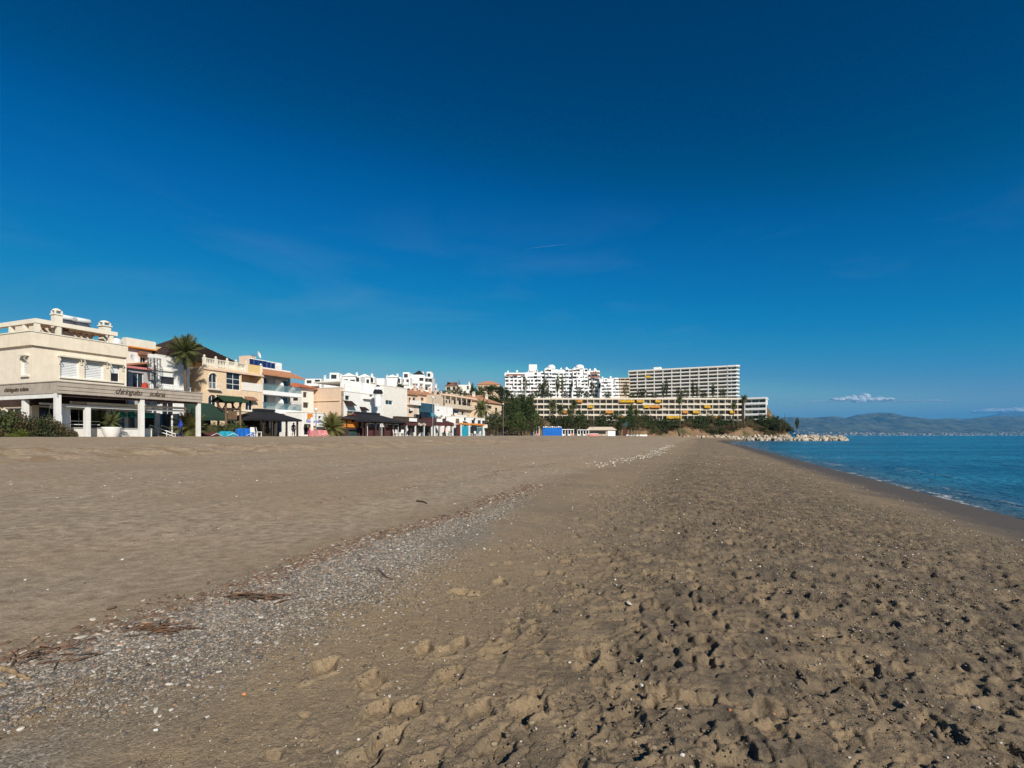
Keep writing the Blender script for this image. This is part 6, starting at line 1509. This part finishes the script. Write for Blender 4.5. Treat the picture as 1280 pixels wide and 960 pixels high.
mid = [(766, 240, 546, 515, 40, 'round', 'large round dark tree on the sand before the low balcony block'), (724, 245, 545, 513, 22, 'tall2', 'light green drooping tree behind the stalls'), (697, 240, 540, 521, 22, 'round', 'round dark tree behind the blue covered stack'), (708, 242, 540, 519, 18, 'round', 'second round dark tree behind the blue covered stack'), (740, 250, 542, 522, 18, 'olive', 'greyish tree between drooping and large round trees'), (787, 270, 546, 513, 18, 'tall', 'upright dark tree right of the slim totem'), (676, 238, 540, 524, 16, 'olive', 'low olive tree left of the blue covered stack'), (752, 256, 543, 524, 16, 'round', 'small dark tree tucked left of the large round tree')]
for i, (px, yt, w, k) in enumerate([(683, 522, 20, 'round'), (690, 516, 18, 'tall'), (703, 521, 22, 'round'), (714, 518, 20, 'tall2'), (719, 526, 20, 'round'), (730, 519, 20, 'tall'), (736, 527, 18, 'olive'), (746, 520, 18, 'round'), (757, 526, 18, 'round'), (776, 520, 20, 'round'), (783, 522, 18, 'tall'), (792, 519, 18, 'round'), (799, 524, 16, 'olive')]):
    mid.append((px, 258 + (i % 4) * 4, 545, yt, w, k, f'dark tree, {ordn[i]} of the belt at the foot of the low balcony block'))
for px, D, yb, yt, w, k, lab in mid: tree(lab, px, D, None, yt, w, k, None, z=2.4)
for i, (px, D, yt, w, k) in enumerate([(497, 165, 474, 4, 'cypress'), (499, 160, 480, 7, 'round'), (583, 118, 0, 0, '')]):
    if w: tree(('slim cypress beside the third small gabled house', 'small round tree at the foot of the slim cypress')[i], px, D, 487, yt, w, k, None)
# complex gardens
for i, (px, yt, w, k) in enumerate([(656, 469, 6, 'olive'), (681, 474, 12, 'olive'), (697, 470, 8, 'tall2'), (703, 469, 6, 'tall2'), (676, 480, 10, 'round2'), (724, 485, 9, 'round'), (741, 477, 8, 'olive'), (668, 488, 10, 'round'), (685, 489, 12, 'round'), (706, 490, 9, 'olive'), (733, 489, 9, 'round'), (760, 489, 9, 'round'), (650, 492, 9, 'round'), (782, 478, 7, 'olive'), (800, 486, 10, 'round'), (806, 487, 9, 'olive'), (833, 474, 6, 'tall'), (829, 479, 7, 'tall'), (866, 478, 7, 'tall'), (872, 482, 7, 'olive'), (891, 480, 7, 'tall'), (849, 484, 8, 'round'), (857, 486, 9, 'olive'), (903, 485, 8, 'round'), (790, 492, 10, 'round'), (818, 490, 9, 'round'), (880, 489, 9, 'round'), (852, 496, 7, 'olive'), (928, 497, 9, 'round'), (797, 494, 7, 'olive')]):
    tree(f'garden tree, {ordn[i]} planted in the terraces around the hotel and white complex', px, 372, 503, yt, w, k, 'garden trees on the headland', seed=i)
for i, (px, D, yt, fl) in enumerate([(601, 138, 512, 3.0), (691, 250, 507, 3.4), (700, 255, 512, 3.2), (717, 262, 506, 3.2), (712, 258, 516, 3), (644, 176, 505, 3), (788, 275, 512, 3.2), (795, 285, 516, 3), (850, 300, 500, 3), (930, 302, 499, 3), (917, 302, 508, 2.6), (663, 196, 502, 3)]):
    x = (px - 640) / 640 * D; zb = float(hill_z(x, D)[0]) if D > 270 else 2.5
    palm(('bushy palm in front of the arcade house',)[0] if i == 0 else f'distant palm, {ordn[i - 1]} of those before the low balcony block', x, D, zb, zz(yt, D) - zb, fl, 34, .25, parts=False, seed=20 + i, group=None if i == 0 else G3)
# shrubs on the cliff below the low block
rng = random.Random(11); n = 0
rows = [(314, 527, 34), (310.5, 529, 32), (307, 531, 32), (304.5, 535, 32), (302.4, 538, 34)]
for D, yc, cnt in rows:
    for i in range(cnt):
        px = 782 + (985 - 782) * (i + rng.random() * .8) / cnt
        if D < 306 and rng.random() < .14: continue
        x = (px - 640) / 640 * D; zb = float(hill_z(x, D)[0]); hh = rng.uniform(2.8, 5.2) * (1.15 if D > 309 else .8)
        if px > 955: hh *= 1.2
        if D < 299: hh *= .6
        if D < 303: hh *= .62
        k = rng.choice(['shrub', 'shrub3', 'shrub2', 'shrub', 'shrub3'] if D < 306 else ['shrub', 'shrub', 'shrub2'])
        lk = {'shrub': 'dark green', 'shrub2': 'olive', 'shrub3': 'dry brown'}[k]; wh = 'upper' if D > 309 else 'middle' if D > 303 else 'lower'; sd = 'left third, towards the round tree' if px < 850 else 'middle third, under the hotel' if px < 918 else 'right third, towards the sea'
        T = thing('cliff_shrub', f'{lk} shrub on the {wh} cliff in its {sd}', 'shrub', (x, D, zb - .3), rng.uniform(0, 6), f'{lk} shrubs, {wh} cliff, {sd}')
        w = rng.uniform(2.6, 4.4); link('foliage', rng.choice(CR[k]), T, (0, 0, 0), 0, (w, w, hh)); MB().tube([(0, 0, -.3), (.1, 0, hh * .5)], [.12, .05], 5).build('stem', 'trunk', T)
tree('tall dark shrubby tree at the seaward end of the cliff', 968, 303, None, 519, 14, 'round', z=3); tree('dark rounded tree left of the seaward end of the cliff', 955, 305, None, 517, 16, 'round', z=5)
tree('second dark tree near the seaward end of the cliff', 977, 302, None, 523, 12, 'olive', z=3)
tree('lone small round tree standing above the breakwater', 996.5, 300, None, 522.5, 7, 'tall', z=1.8, zrel=.45)
tree('thin bare topped sapling left of the lone small tree', 981, 301, None, 517, 3, 'cypress', z=2.5)
# ------------------------------------------------------------------ gravel strand line (too many stones to count)
def pebble_tree(name, mname, sub=1):
    g = bpy.data.node_groups.new(name, 'GeometryNodeTree')
    g.interface.new_socket('Geometry', in_out='INPUT', socket_type='NodeSocketGeometry'); g.interface.new_socket('Geometry', in_out='OUTPUT', socket_type='NodeSocketGeometry')
    n, l = g.nodes, g.links
    i = n.new('NodeGroupInput'); o = n.new('NodeGroupOutput'); mp = n.new('GeometryNodeMeshToPoints'); ip = n.new('GeometryNodeInstanceOnPoints')
    ico = n.new('GeometryNodeMeshIcoSphere'); ico.inputs['Radius'].default_value = 1; ico.inputs['Subdivisions'].default_value = 2
    sp = n.new('GeometryNodeSetPosition'); nz = n.new('ShaderNodeTexNoise'); nz.inputs['Scale'].default_value = 1.1; nz.inputs['Detail'].default_value = 1
    vm = n.new('ShaderNodeVectorMath'); vm.operation = 'SUBTRACT'; vm.inputs[1].default_value = (.5, .5, .5); vs = n.new('ShaderNodeVectorMath'); vs.operation = 'SCALE'; vs.inputs['Scale'].default_value = 1.1
    l.new(nz.outputs['Color'], vm.inputs[0]); l.new(vm.outputs[0], vs.inputs[0]); l.new(ico.outputs[0], sp.inputs['Geometry']); l.new(vs.outputs[0], sp.inputs['Offset'])
    sm = n.new('GeometryNodeSetMaterial'); sm.inputs['Material'].default_value = MATS[mname]; l.new(sp.outputs[0], sm.inputs[0])
    ss = n.new('GeometryNodeSetShadeSmooth'); l.new(sm.outputs[0], ss.inputs[0])
    def attr(nm, t):
        k = n.new('GeometryNodeInputNamedAttribute'); k.data_type = t; k.inputs['Name'].default_value = nm; return k.outputs[0]
    l.new(i.outputs[0], mp.inputs[0]); l.new(mp.outputs[0], ip.inputs['Points']); l.new(ss.outputs[0], ip.inputs['Instance'])
    e2r = n.new('FunctionNodeEulerToRotation'); l.new(attr('rot', 'FLOAT_VECTOR'), e2r.inputs[0]); l.new(e2r.outputs[0], ip.inputs['Rotation']); l.new(attr('scl', 'FLOAT_VECTOR'), ip.inputs['Scale'])
    l.new(ip.outputs[0], o.inputs[0]); return g
def pebble_mat(name, stops):
    m = bpy.data.materials.new(name); MATS[name] = m; n, l, b = nodes_of(m)
    a = n.new('ShaderNodeAttribute'); a.attribute_type = 'INSTANCER'; a.attribute_name = 'rnd'
    r = n.new('ShaderNodeValToRGB'); r.color_ramp.interpolation = 'CONSTANT'
    while len(r.color_ramp.elements) < len(stops): r.color_ramp.elements.new(.5)
    for e, (p, c) in zip(r.color_ramp.elements, stops): e.position = p; e.color = (*c, 1)
    l.new(a.outputs['Fac'], r.inputs[0]); t = n.new('ShaderNodeTexCoord'); nz = n.new('ShaderNodeTexNoise'); nz.inputs['Scale'].default_value = 3; l.new(t.outputs['Object'], nz.inputs['Vector'])
    mr = n.new('ShaderNodeMapRange'); mr.inputs[3].default_value = .75; mr.inputs[4].default_value = 1.25; l.new(nz.outputs[0], mr.inputs[0])
    v = n.new('ShaderNodeVectorMath'); v.operation = 'SCALE'; l.new(r.outputs[0], v.inputs[0]); l.new(mr.outputs[0], v.inputs['Scale']); l.new(v.outputs[0], b.inputs['Base Color']); b.inputs['Roughness'].default_value = .75
pebble_mat('pebble', [(0, (.10, .09, .08)), (.20, (.18, .155, .125)), (.42, (.27, .225, .17)), (.66, (.34, .30, .25)), (.80, (.15, .115, .085)), (.89, (.28, .18, .115)), (.955, (.50, .46, .40))])
pebble_mat('shell_bit', [(0, (.62, .58, .50)), (.4, (.48, .42, .34)), (.7, (.70, .67, .60)), (.85, (.36, .20, .11)), (.93, (.10, .085, .07))])
pebble_mat('litter_bit', [(0, (.15, .09, .055)), (.35, (.22, .135, .085)), (.6, (.10, .065, .042)), (.75, (.30, .20, .13)), (.86, (.45, .39, .31))])
# sand surface sampled for anything that lies on it
SV = np.empty(len(sand.data.vertices) * 3, np.float32); sand.data.vertices.foreach_get('co', SV); SV = SV.reshape(-1, 3)
_rr = np.hypot(SV[:, 0], SV[:, 1]); _m = (_rr < 60) & (SV[:, 1] > .8)
_NEAR = SV[_m]
_cell = .05; _gx0, _gy0, _nx, _ny = -45.0, .8, 2100, 1200
_grid = np.full((_ny, _nx), -99, np.float32)
_ii = np.clip(((_NEAR[:, 0] - _gx0) / _cell).astype(int), 0, _nx - 1); _jj = np.clip(((_NEAR[:, 1] - _gy0) / _cell).astype(int), 0, _ny - 1)
_grid[_jj, _ii] = _NEAR[:, 2]
def sand_z(x, y):
    x = np.atleast_1d(np.asarray(x, float)); y = np.atleast_1d(np.asarray(y, float))
    i = np.clip(((x - _gx0) / _cell).astype(int), 0, _nx - 1); j = np.clip(((y - _gy0) / _cell).astype(int), 0, _ny - 1)
    g = _grid[j, i]; return np.where(g > -50, g, beach_z(x, y))
def scatter(name, label, cat, x, y, size, mname, flat=.55, seed=1, sink=.15):
    rng = np.random.RandomState(seed); n = len(x); z = sand_z(x, y) + size * flat * (.5 - sink)
    me = bpy.data.meshes.new(name); me.vertices.add(n); me.vertices.foreach_set('co', np.stack([x, y, z], 1).astype(np.float32).ravel())
    a = me.attributes.new('rot', 'FLOAT_VECTOR', 'POINT'); a.data.foreach_set('vector', np.stack([rng.normal(0, .22, n), rng.normal(0, .22, n), rng.uniform(0, 6.28, n)], 1).astype(np.float32).ravel())
    a = me.attributes.new('scl', 'FLOAT_VECTOR', 'POINT'); a.data.foreach_set('vector', np.stack([size * rng.uniform(.8, 1.5, n), size * rng.uniform(.6, 1.0, n), size * flat * rng.uniform(.7, 1.2, n)], 1).astype(np.float32).ravel())
    fattr(me, 'rnd', rng.rand(n))
    me.materials.append(MATS[mname])
    o = link(name, me); md = o.modifiers.new('stones', 'NODES'); md.node_group = pebble_tree(name, mname); o['kind'] = 'stuff'; tag(o, label, cat)
    return o
def band(n, seed, smean, ssd, y0=1.2, y1=36, pw=2.0, skew=0):
    rng = np.random.RandomState(seed); y = y0 + (y1 - y0) * rng.rand(n) ** pw; s = smean + ssd * rng.normal(0, 1, n)
    s = s + skew * np.abs(rng.normal(0, 1, n)) * (1 - .45 * sstep(y, 3.5, 9)); wob = (fbm(y * .7, y * 0 + 3, 3, 71) - .5) * .5
    x = np.interp(y, SHY, SHX) - s - wob
    keep = fbm(x * 1.3, y * 1.3, 3, 91) > rng.uniform(.18, .50, n)
    return x[keep], y[keep], rng
x, y, rng = band(95000, 1, 15.85, .14, y1=16, pw=1.4, skew=-.42)
_k = rng.rand(len(x)) > sstep(y, 6, 12.5) * .97; x, y = x[_k], y[_k]
x2, y2, r2 = band(105000, 21, 15.85, .16, y0=.9, y1=6.5, pw=1.0, skew=-.50); x, y = np.concatenate([x, x2]), np.concatenate([y, y2])
scatter('gravel_band', 'grey pebble strand line running diagonally across the beach', 'gravel', x, y, np.clip(rng.lognormal(-5.35, .45, len(x)), .0022, .020) * (1 + y / 30), 'pebble', seed=2)
x, y, rng = band(9000, 3, 16.1, .16, y1=14, pw=1.3)
scatter('wrack_litter', 'reddish brown wrack and wood litter along the upper edge of the pebbles', 'litter', x, y, np.clip(rng.lognormal(-4.7, .5, len(x)), .004, .035) * (1 + y / 60), 'litter_bit', .35, 4)
pebble_mat('clod', [(0, (.15, .115, .078)), (.3, (.20, .152, .10)), (.55, (.25, .19, .125)), (.75, (.10, .078, .055)), (.88, (.31, .25, .18)), (.97, (.50, .46, .40))])
rng = np.random.RandomState(19); n = 120000; y = 1.2 + 15 * rng.rand(n) ** 1.25; s = rng.uniform(4.5, 14.5, n); x = np.interp(y, SHY, SHX) - s
k = (fbm(x * 1.4, y * 1.4, 3, 36) > rng.uniform(.3, .72, n)) & (np.abs(x) < y * 1.2 + .5)
scatter('sand_clods', 'crumbled clods of sand and grit over the trodden beach', 'sand clods', x[k], y[k], np.clip(rng.lognormal(-5.35, .45, n)[k], .0022, .016) * (1 + y[k] / 30), 'clod', .7, 15)
rng = np.random.RandomState(9); n = 5200; y = 1.3 + 45 * rng.rand(n) ** 1.6; s = rng.uniform(2.6, 15, n); x = np.interp(y, SHY, SHX) - s
k = fbm(x * .9, y * .9, 3, 33) > rng.uniform(.3, .75, n)
scatter('shell_scatter', 'pale shell bits and grit scattered over the trodden sand', 'shells', x[k], y[k], np.clip(rng.lognormal(-5.3, .5, n)[k], .002, .022) * (1 + y[k] / 25), 'shell_bit', .5, 5)
n = 2600; y = 2 + 40 * rng.rand(n) ** 1.3; s = rng.uniform(17.5, 36, n); x = np.interp(y, SHY, SHX) - s
k = fbm(x * .35, y * .8, 3, 39) > rng.uniform(.42, .72, n)
scatter('upper_beach_bits', 'sparse pale bits of shell on the smooth upper beach', 'shells', x[k], y[k], np.clip(rng.lognormal(-4.9, .45, n)[k], .003, .03) * (1 + y[k] / 40), 'shell_bit', .5, 6)
n = 1500; y = 3.5 + 24 * rng.rand(n); s = 18.7 + rng.normal(0, .09, n) + (fbm(y * .5, y * 0, 3, 15) - .5) * .9; x = np.interp(y, SHY, SHX) - s; k = fbm(y * 1.3, y * 0 + 9, 3, 81) > rng.uniform(.35, .7, n)
scatter('thin_strand_line', 'thin broken line of dark and pale bits on the smooth upper beach', 'litter', x[k], y[k], np.clip(rng.lognormal(-4.9, .5, n)[k], .003, .025) * (1 + y[k] / 40), 'litter_bit', .5, 27)
n = 900; y = 22 + 50 * rng.rand(n); s = 15.9 + rng.normal(0, .35, n) + (fbm(y * .3, y * 0, 2, 5) - .5) * 1.2; x = np.interp(y, SHY, SHX) - s
scatter('far_pebble_line', 'broken line of white pebbles on the far beach', 'gravel', x, y, rng.uniform(.015, .045, n), 'shell_bit', .6, 7)

# ------------------------------------------------------------------ single finds on the near sand
def spot(px, py):
    """point on the sand seen at a picture position"""
    dx, dz = (px - 640) / 640, (544.3 - py) / 640
    D = 3.0
    for _ in range(60):
        z = float(sand_z(dx * D, D)[0]); Dn = (z - CZ) / dz; D = .5 * D + .5 * Dn
    return dx * D, D, float(sand_z(dx * D, D)[0])
def stone(label, px, py, size, col, name='stone', flat=.5, seed=1, rz=0):
    x, y, z = spot(px, py); me = rock_mesh(seed, name, 3); me.materials.append(mat('find_' + str(seed), col, .8, .2, 6, bump=.3, bscale=40))
    for p in me.polygons: p.use_smooth = True
    o = link(name, me, None, (x, y, z + size[2] * .35), rz, size); return tag(o, label, 'stone' if name == 'stone' else name)
stone('flat light grey stone at the upper edge of the pebbles', 136, 818, (.034, .022, .012), (.36, .35, .34), seed=61, rz=.5)
stone('orange pebble alone on smooth sand', 305, 869, (.012, .011, .009), (.60, .24, .10), seed=62)
stone('orange brick fragment beside the flat grey stone', 152, 806, (.030, .012, .010), (.42, .20, .09), seed=63, rz=.2)
stone('dark stone in the pebbles right of the brick fragment', 185, 832, (.014, .012, .012), (.05, .045, .04), seed=64)
stone('small white stone left in the middle of the smooth sand', 448, 925, (.010, .008, .007), (.62, .58, .52), seed=65)
stone('white stone right of the middle, above footprints', 712, 828, (.013, .011, .009), (.60, .56, .50), seed=66)
stone('elongated white shell lying beside a white stone', 722, 820, (.016, .007, .006), (.64, .60, .55), 'shell', seed=67)
stone('long white shell fragment in the trodden sand', 848, 886, (.020, .008, .006), (.60, .55, .48), 'shell', seed=68)
stone('orange shell near the long white fragment', 912, 888, (.013, .011, .008), (.45, .18, .07), 'shell', seed=69)
stone('reddish stone at the rim of a footprint', 967, 893, (.013, .010, .009), (.40, .18, .10), seed=70)
stone('white stone at the bottom centre among the footprints', 853, 949, (.015, .011, .009), (.62, .58, .52), seed=71)
stone('ring shaped pale shell in the right hand footprints', 1101, 819, (.016, .013, .006), (.46, .42, .36), 'shell', seed=72)
stone('pale bent shell below the ring shaped shell', 1098, 829, (.018, .006, .005), (.55, .50, .44), 'shell', seed=73)
stone('slim white shell at the right in the footprints', 1209, 830, (.020, .006, .005), (.60, .56, .50), 'shell', seed=74)
stone('red plastic scrap in the wrack line', 338, 746, (.030, .018, .010), (.36, .07, .06), 'scrap', seed=75)
def stick(label, pts, r, m, name='stick', twigs=()):
    P = [spot(*p) for p in pts]; c = Vector(P[0]); o = thing(name, label, 'driftwood', tuple(c))
    n = len(P); Q = [Vector(p) - c + Vector((0, 0, r * .8)) for p in P]
    pp = []
    for i in range(n - 1):
        for k in range(4): u = k / 4; pp.append(Q[i].lerp(Q[i + 1], u) + Vector((random.uniform(-1, 1), random.uniform(-1, 1), random.uniform(-.3, .6))) * r * .5)
    pp.append(Q[-1])
    MB().tube(pp, [r * (1.1 - .6 * i / len(pp)) for i in range(len(pp))], 7).build('branch', m, o, smooth=True)
    for a, b in twigs:
        A, B = Vector(spot(*a)) - c + Vector((0, 0, r)), Vector(spot(*b)) - c + Vector((0, 0, r * 1.5)); MB().tube([A, A.lerp(B, .5) + Vector((0, 0, r)), B], [r * .5, r * .4, r * .15], 5).build('twig', m, o)
    return o
mat('drift_pale', (.27, .185, .10), .9, .35, 12, bump=.5, bscale=60); mat('drift_dark', (.10, .075, .055), .9, .35, 14, bump=.5, bscale=60); mat('drift_red', (.13, .068, .038), .9, .4, 14)
stick('thick pale yellow driftwood branch at the left edge', [(-12, 833), (8, 840), (24, 846), (38, 851)], .017, 'drift_pale')
stick('long thin dark stick below the pale driftwood at left edge', [(-10, 876), (20, 868), (48, 859), (84, 853)], .007, 'drift_dark', twigs=[((20, 868), (30, 862))])
stick('stub of orange driftwood at the far left below the pale branch', [(-8, 858), (2, 858), (8, 860)], .014, 'drift_pale')
stick('short upright dark twig behind the pale driftwood', [(14, 836), (16, 830), (18, 826)], .006, 'drift_dark')
stick('dark crooked stick in the pebbles left of centre', [(455, 714), (476, 716), (482, 722), (490, 726)], .013, 'drift_dark', twigs=[((476, 716), (470, 712))])
stick('dark stick lying on the upper sand above the pebbles', [(521, 627), (528, 628), (534, 630)], .02, 'drift_dark')
def heap(label, px, py, w, n, seed, m='drift_red'):
    x, y, z = spot(px, py); o = thing('twig_heap', label, 'driftwood', (x, y, z)); rng = random.Random(seed)
    for k in range(n):
        a = rng.gauss(.4, 1.1); cx, cy = rng.gauss(0, w * .35), rng.gauss(0, w * .16); L = rng.uniform(.3, .9) * w; zz0 = max(.004, float(sand_z(x + cx, y + cy)[0]) - z + rng.uniform(.004, .03))
        d = Vector((math.cos(a), math.sin(a) * .7, 0)) * L / 2; c = Vector((cx, cy, zz0))
        MB().tube([c - d, c + Vector((0, 0, rng.uniform(.0, .012))), c + d], [.0025, rng.uniform(.003, .006), .0015], 5).build('twig', m if rng.random() < .7 else 'drift_dark', o)
heap('reddish brown heap of twigs at the upper edge of the pebbles', 200, 788, .26, 46, 1)
heap('brown heap of twigs farther along the pebble edge', 322, 748, .34, 40, 2)
heap('thin scatter of twigs left of the flat grey stone', 66, 822, .30, 22, 3)

# ------------------------------------------------------------------ people
def person(label, x, y, z, h, face, top, legs, stride=.25):
    T = thing('person', label, 'person', (x, y, z), face); k = h / 1.75
    V = [(0, 0, .95), (0, 0, 1.2), (0, .01, 1.42), (0, .02, 1.52), (0, .03, 1.64), (-.10, 0, .9), (-.11, stride * .5, .5), (-.11, stride * .75, .08), (-.11, stride * .75 + .14, .04), (.10, 0, .9), (.11, -stride * .3, .5), (.11, -stride * .95, .10), (.11, -stride * .95 + .13, .05),
         (-.19, 0, 1.40), (-.25, -.08, 1.14), (-.25, .06, .90), (-.25, .10, .82), (.19, 0, 1.40), (.25, .08, 1.14), (.25, .18, .92), (.25, .21, .84)]
    E = [(0, 1), (1, 2), (2, 3), (3, 4), (0, 5), (5, 6), (6, 7), (7, 8), (0, 9), (9, 10), (10, 11), (11, 12), (2, 13), (13, 14), (14, 15), (15, 16), (2, 17), (17, 18), (18, 19), (19, 20)]
    rad = [.15, .145, .15, .06, .10, .10, .075, .05, .04, .10, .075, .05, .04, .06, .05, .04, .035, .06, .05, .04, .035]
    me = bpy.data.meshes.new('body'); me.from_pydata([Vector(v) * k for v in V], E, []); me.materials.append(MATS[top])
    b = link('body', me, T); sk = b.modifiers.new('skin', 'SKIN'); b.modifiers.new('sub', 'SUBSURF').levels = 1
    for i, r in enumerate(rad): me.skin_vertices[0].data[i].radius = (r * k, r * k * .85)
    me.skin_vertices[0].data[0].use_root = True
    MB().lathe([(.02, 1.55 * k), (.105 * k, 1.60 * k), (.118 * k, 1.68 * k), (.09 * k, 1.76 * k), (.02, 1.785 * k)], 10, (0, .015 * k)).build('hair', 'hair', T, smooth=True)
    for s, q in ((-1, stride * .5), (1, -stride * .3)): MB().tube([(s * .10 * k, 0, .98 * k), (s * .11 * k, q * k, .5 * k), (s * .11 * k, (q * 1.5 if s < 0 else q * 3) * k, .12 * k)], [.125 * k, .095 * k, .075 * k], 8).build('trouser_leg', legs, T)
    return T
x, y = (877 - 640) / 640 * 235, 235.0
person('lone person in dark clothes walking on the far beach toward the breakwater', x, y, float(beach_z(np.array([x]), np.array([y]))[0]), 1.72, 2.6, 'cloth_dark', 'cloth_dark')
x, y = (853 - 640) / 640 * 268, 268.0
person('lone person in red top near the foot of the cliff', x, y, float(beach_z(np.array([x]), np.array([y]))[0]), 1.7, .6, 'cloth_red', 'cloth_dark')

def row_person(label, px, off, h, face, top, legs):
    x, y = rowxy(tp(px, off)[0], off); person(label, x, y, G0 + .02, h, face, top, legs)
row_person('person in white top standing by the maroon restaurant', 509, -5, 1.7, 2.0, 'white_pure', 'cloth_dark')
row_person('person in red top walking before the small dark shop front', 556, -6, 1.7, 1.0, 'cloth_red', 'cloth_dark')
row_person('person in dark clothes under the black pavilion', 367, -5, 1.72, .4, 'cloth_dark', 'cloth_dark')
row_person('person in blue top at the entrance of the beach bar', 226, -8.6, 1.7, 2.4, 'sign_blue', 'cloth_dark')
def chair_meshes():
    r = {}
    r['seat'] = MB().box(-.24, .24, -.24, .24, .40, .45).mesh('seat', 'white_pure'); r['backrest'] = MB().add([(-.24, .22, .45), (.24, .22, .45), (.22, .32, .95), (-.22, .32, .95), (-.24, .26, .45), (.24, .26, .45), (.22, .36, .95), (-.22, .36, .95)], [(0, 1, 2, 3), (5, 4, 7, 6), (3, 2, 6, 7), (0, 3, 7, 4), (1, 5, 6, 2)]).mesh('backrest', 'white_pure'); r['leg'] = MB().box(-.025, .025, -.025, .025, -.1, .40).mesh('leg', 'white_pure'); return r
CHM = chair_meshes()
for i, (px, off, rz, lab) in enumerate([(494, -9, .4, 'left of the dark restaurant post'), (497, -9.2, 1.4, 'right of another white chair by the dark restaurant'), (502, -9, 2.6, 'at the right end of the dark restaurant'), (545, -7, .2, 'before the lamp post at the dark restaurants'), (563, -7, 1.1, 'before the small dark shop front'), (589, -8, .3, 'leftmost of those before the teal kiosk'), (594, -8.2, 1.9, 'second of those before the teal kiosk'), (599, -8, 2.9, 'rightmost of those before the teal kiosk'), (364, -8.5, .8, 'beside the black pavilion'), (317, -8.5, 2.0, 'before the deep blue tarpaulin'), (324, -8, .9, 'between blue tarpaulin and black pavilion')]):
    x, y = rowxy(tp(px, off)[0], off); T = thing('beach_chair', 'white plastic chair ' + lab, 'chair', (x, y, float(beach_z(np.array([x]), np.array([y]))[0]) + .08), ROW + rz, 'white plastic chairs on the sand')
    link('seat', CHM['seat'], T); link('backrest', CHM['backrest'], T)
    for sx in (-.2, .2):
        for sy in (-.2, .2): link('leg', CHM['leg'], T, (sx, sy, 0))
# ------------------------------------------------------------------ clouds and contrail far above the bay (outside the haze)
def cloud(label, px0, px1, ybase, lobes, D, seed, dens=.010):
    rng = random.Random(seed); bm = bmesh.new(); s = D / 640
    for (px, w, h) in lobes:
        for k in range(7):
            M = Matrix.Translation(((px - 640) * s + rng.uniform(-.6, .6) * w * s, D + rng.uniform(-1, 1) * w * s * .5, CZ + (544.3 - ybase) * s + h * s * rng.uniform(.15, .55))) @ Matrix.Diagonal((w * s * rng.uniform(.35, .7), w * s * .6, h * s * rng.uniform(.3, .5), 1))
            bmesh.ops.create_icosphere(bm, subdivisions=2, radius=1, matrix=M)
    me = bpy.data.meshes.new('cloud'); bm.to_mesh(me); bm.free()
    o = link('cloud', me); rm = o.modifiers.new('merge', 'REMESH'); rm.mode = 'VOXEL'; rm.voxel_size = .55 * s
    dm = o.modifiers.new('puff', 'DISPLACE'); tx = bpy.data.textures.new('puff', 'CLOUDS'); tx.noise_scale = 2.2 * s; tx.noise_depth = 4; dm.texture = tx; dm.strength = 1.8 * s; dm.texture_coords = 'GLOBAL'
    m = bpy.data.materials.new('cloud'); n, l, bs = nodes_of(m); bs.inputs['Base Color'].default_value = (.9, .9, .9, 1); bs.inputs['Roughness'].default_value = 1; bs.inputs['Specular IOR Level'].default_value = 0
    t = n.new('ShaderNodeTexCoord'); nz = n.new('ShaderNodeTexNoise'); nz.inputs['Scale'].default_value = .5 / s; nz.inputs['Detail'].default_value = 4
    mr = n.new('ShaderNodeMapRange'); mr.inputs[1].default_value = .35; mr.inputs[2].default_value = .65; mr.inputs[3].default_value = dens * .45; mr.inputs[4].default_value = dens
    l.new(t.outputs['Object'], nz.inputs['Vector']); l.new(nz.outputs[0], mr.inputs[0]); l.new(mr.outputs[0], bs.inputs['Alpha'])
    me.materials.append(m); return tag(o, label, 'cloud')
cloud('small white cumulus cloud floating above the highest mountain', 1040, 1115, 501.5, [(1048, 10, 5), (1062, 10, 7), (1074, 9, 10.5), (1084, 10, 6), (1098, 10, 7), (1106, 8, 5)], 52000, 1, .62)
cloud('thin grey streak of cloud trailing left and right of the cumulus', 1000, 1190, 502.5, [(1012, 10, 1.6), (1028, 14, 2.4), (1122, 16, 2.2), (1140, 14, 1.8), (1162, 14, 3.2), (1174, 10, 2.4)], 53000, 2, .16)
cloud('bank of white cloud capping the distant mountains at right edge', 1222, 1340, 516, [(1232, 12, 4), (1248, 14, 6), (1266, 14, 8), (1284, 14, 10), (1302, 14, 11), (1325, 16, 10)], 52500, 3, .6)
def contrail():
    D = 60000.0; a, b = Vector(at(656, D, y=311)), Vector(at(712, D, y=304.5))
    o = MB().tube([a, a.lerp(b, .3), a.lerp(b, .7), b], [20, 45, 45, 25], 6).build('contrail', None)
    m = bpy.data.materials.new('contrail'); m.use_nodes = True; n = m.node_tree.nodes; n.clear()
    out = n.new('ShaderNodeOutputMaterial'); v = n.new('ShaderNodeVolumePrincipled'); v.inputs['Color'].default_value = (1, 1, 1, 1); v.inputs['Density'].default_value = .0013; m.node_tree.links.new(v.outputs[0], out.inputs['Volume'])
    o.data.materials.append(m); tag(o, 'short thin white contrail high in the blue sky', 'contrail')
contrail()
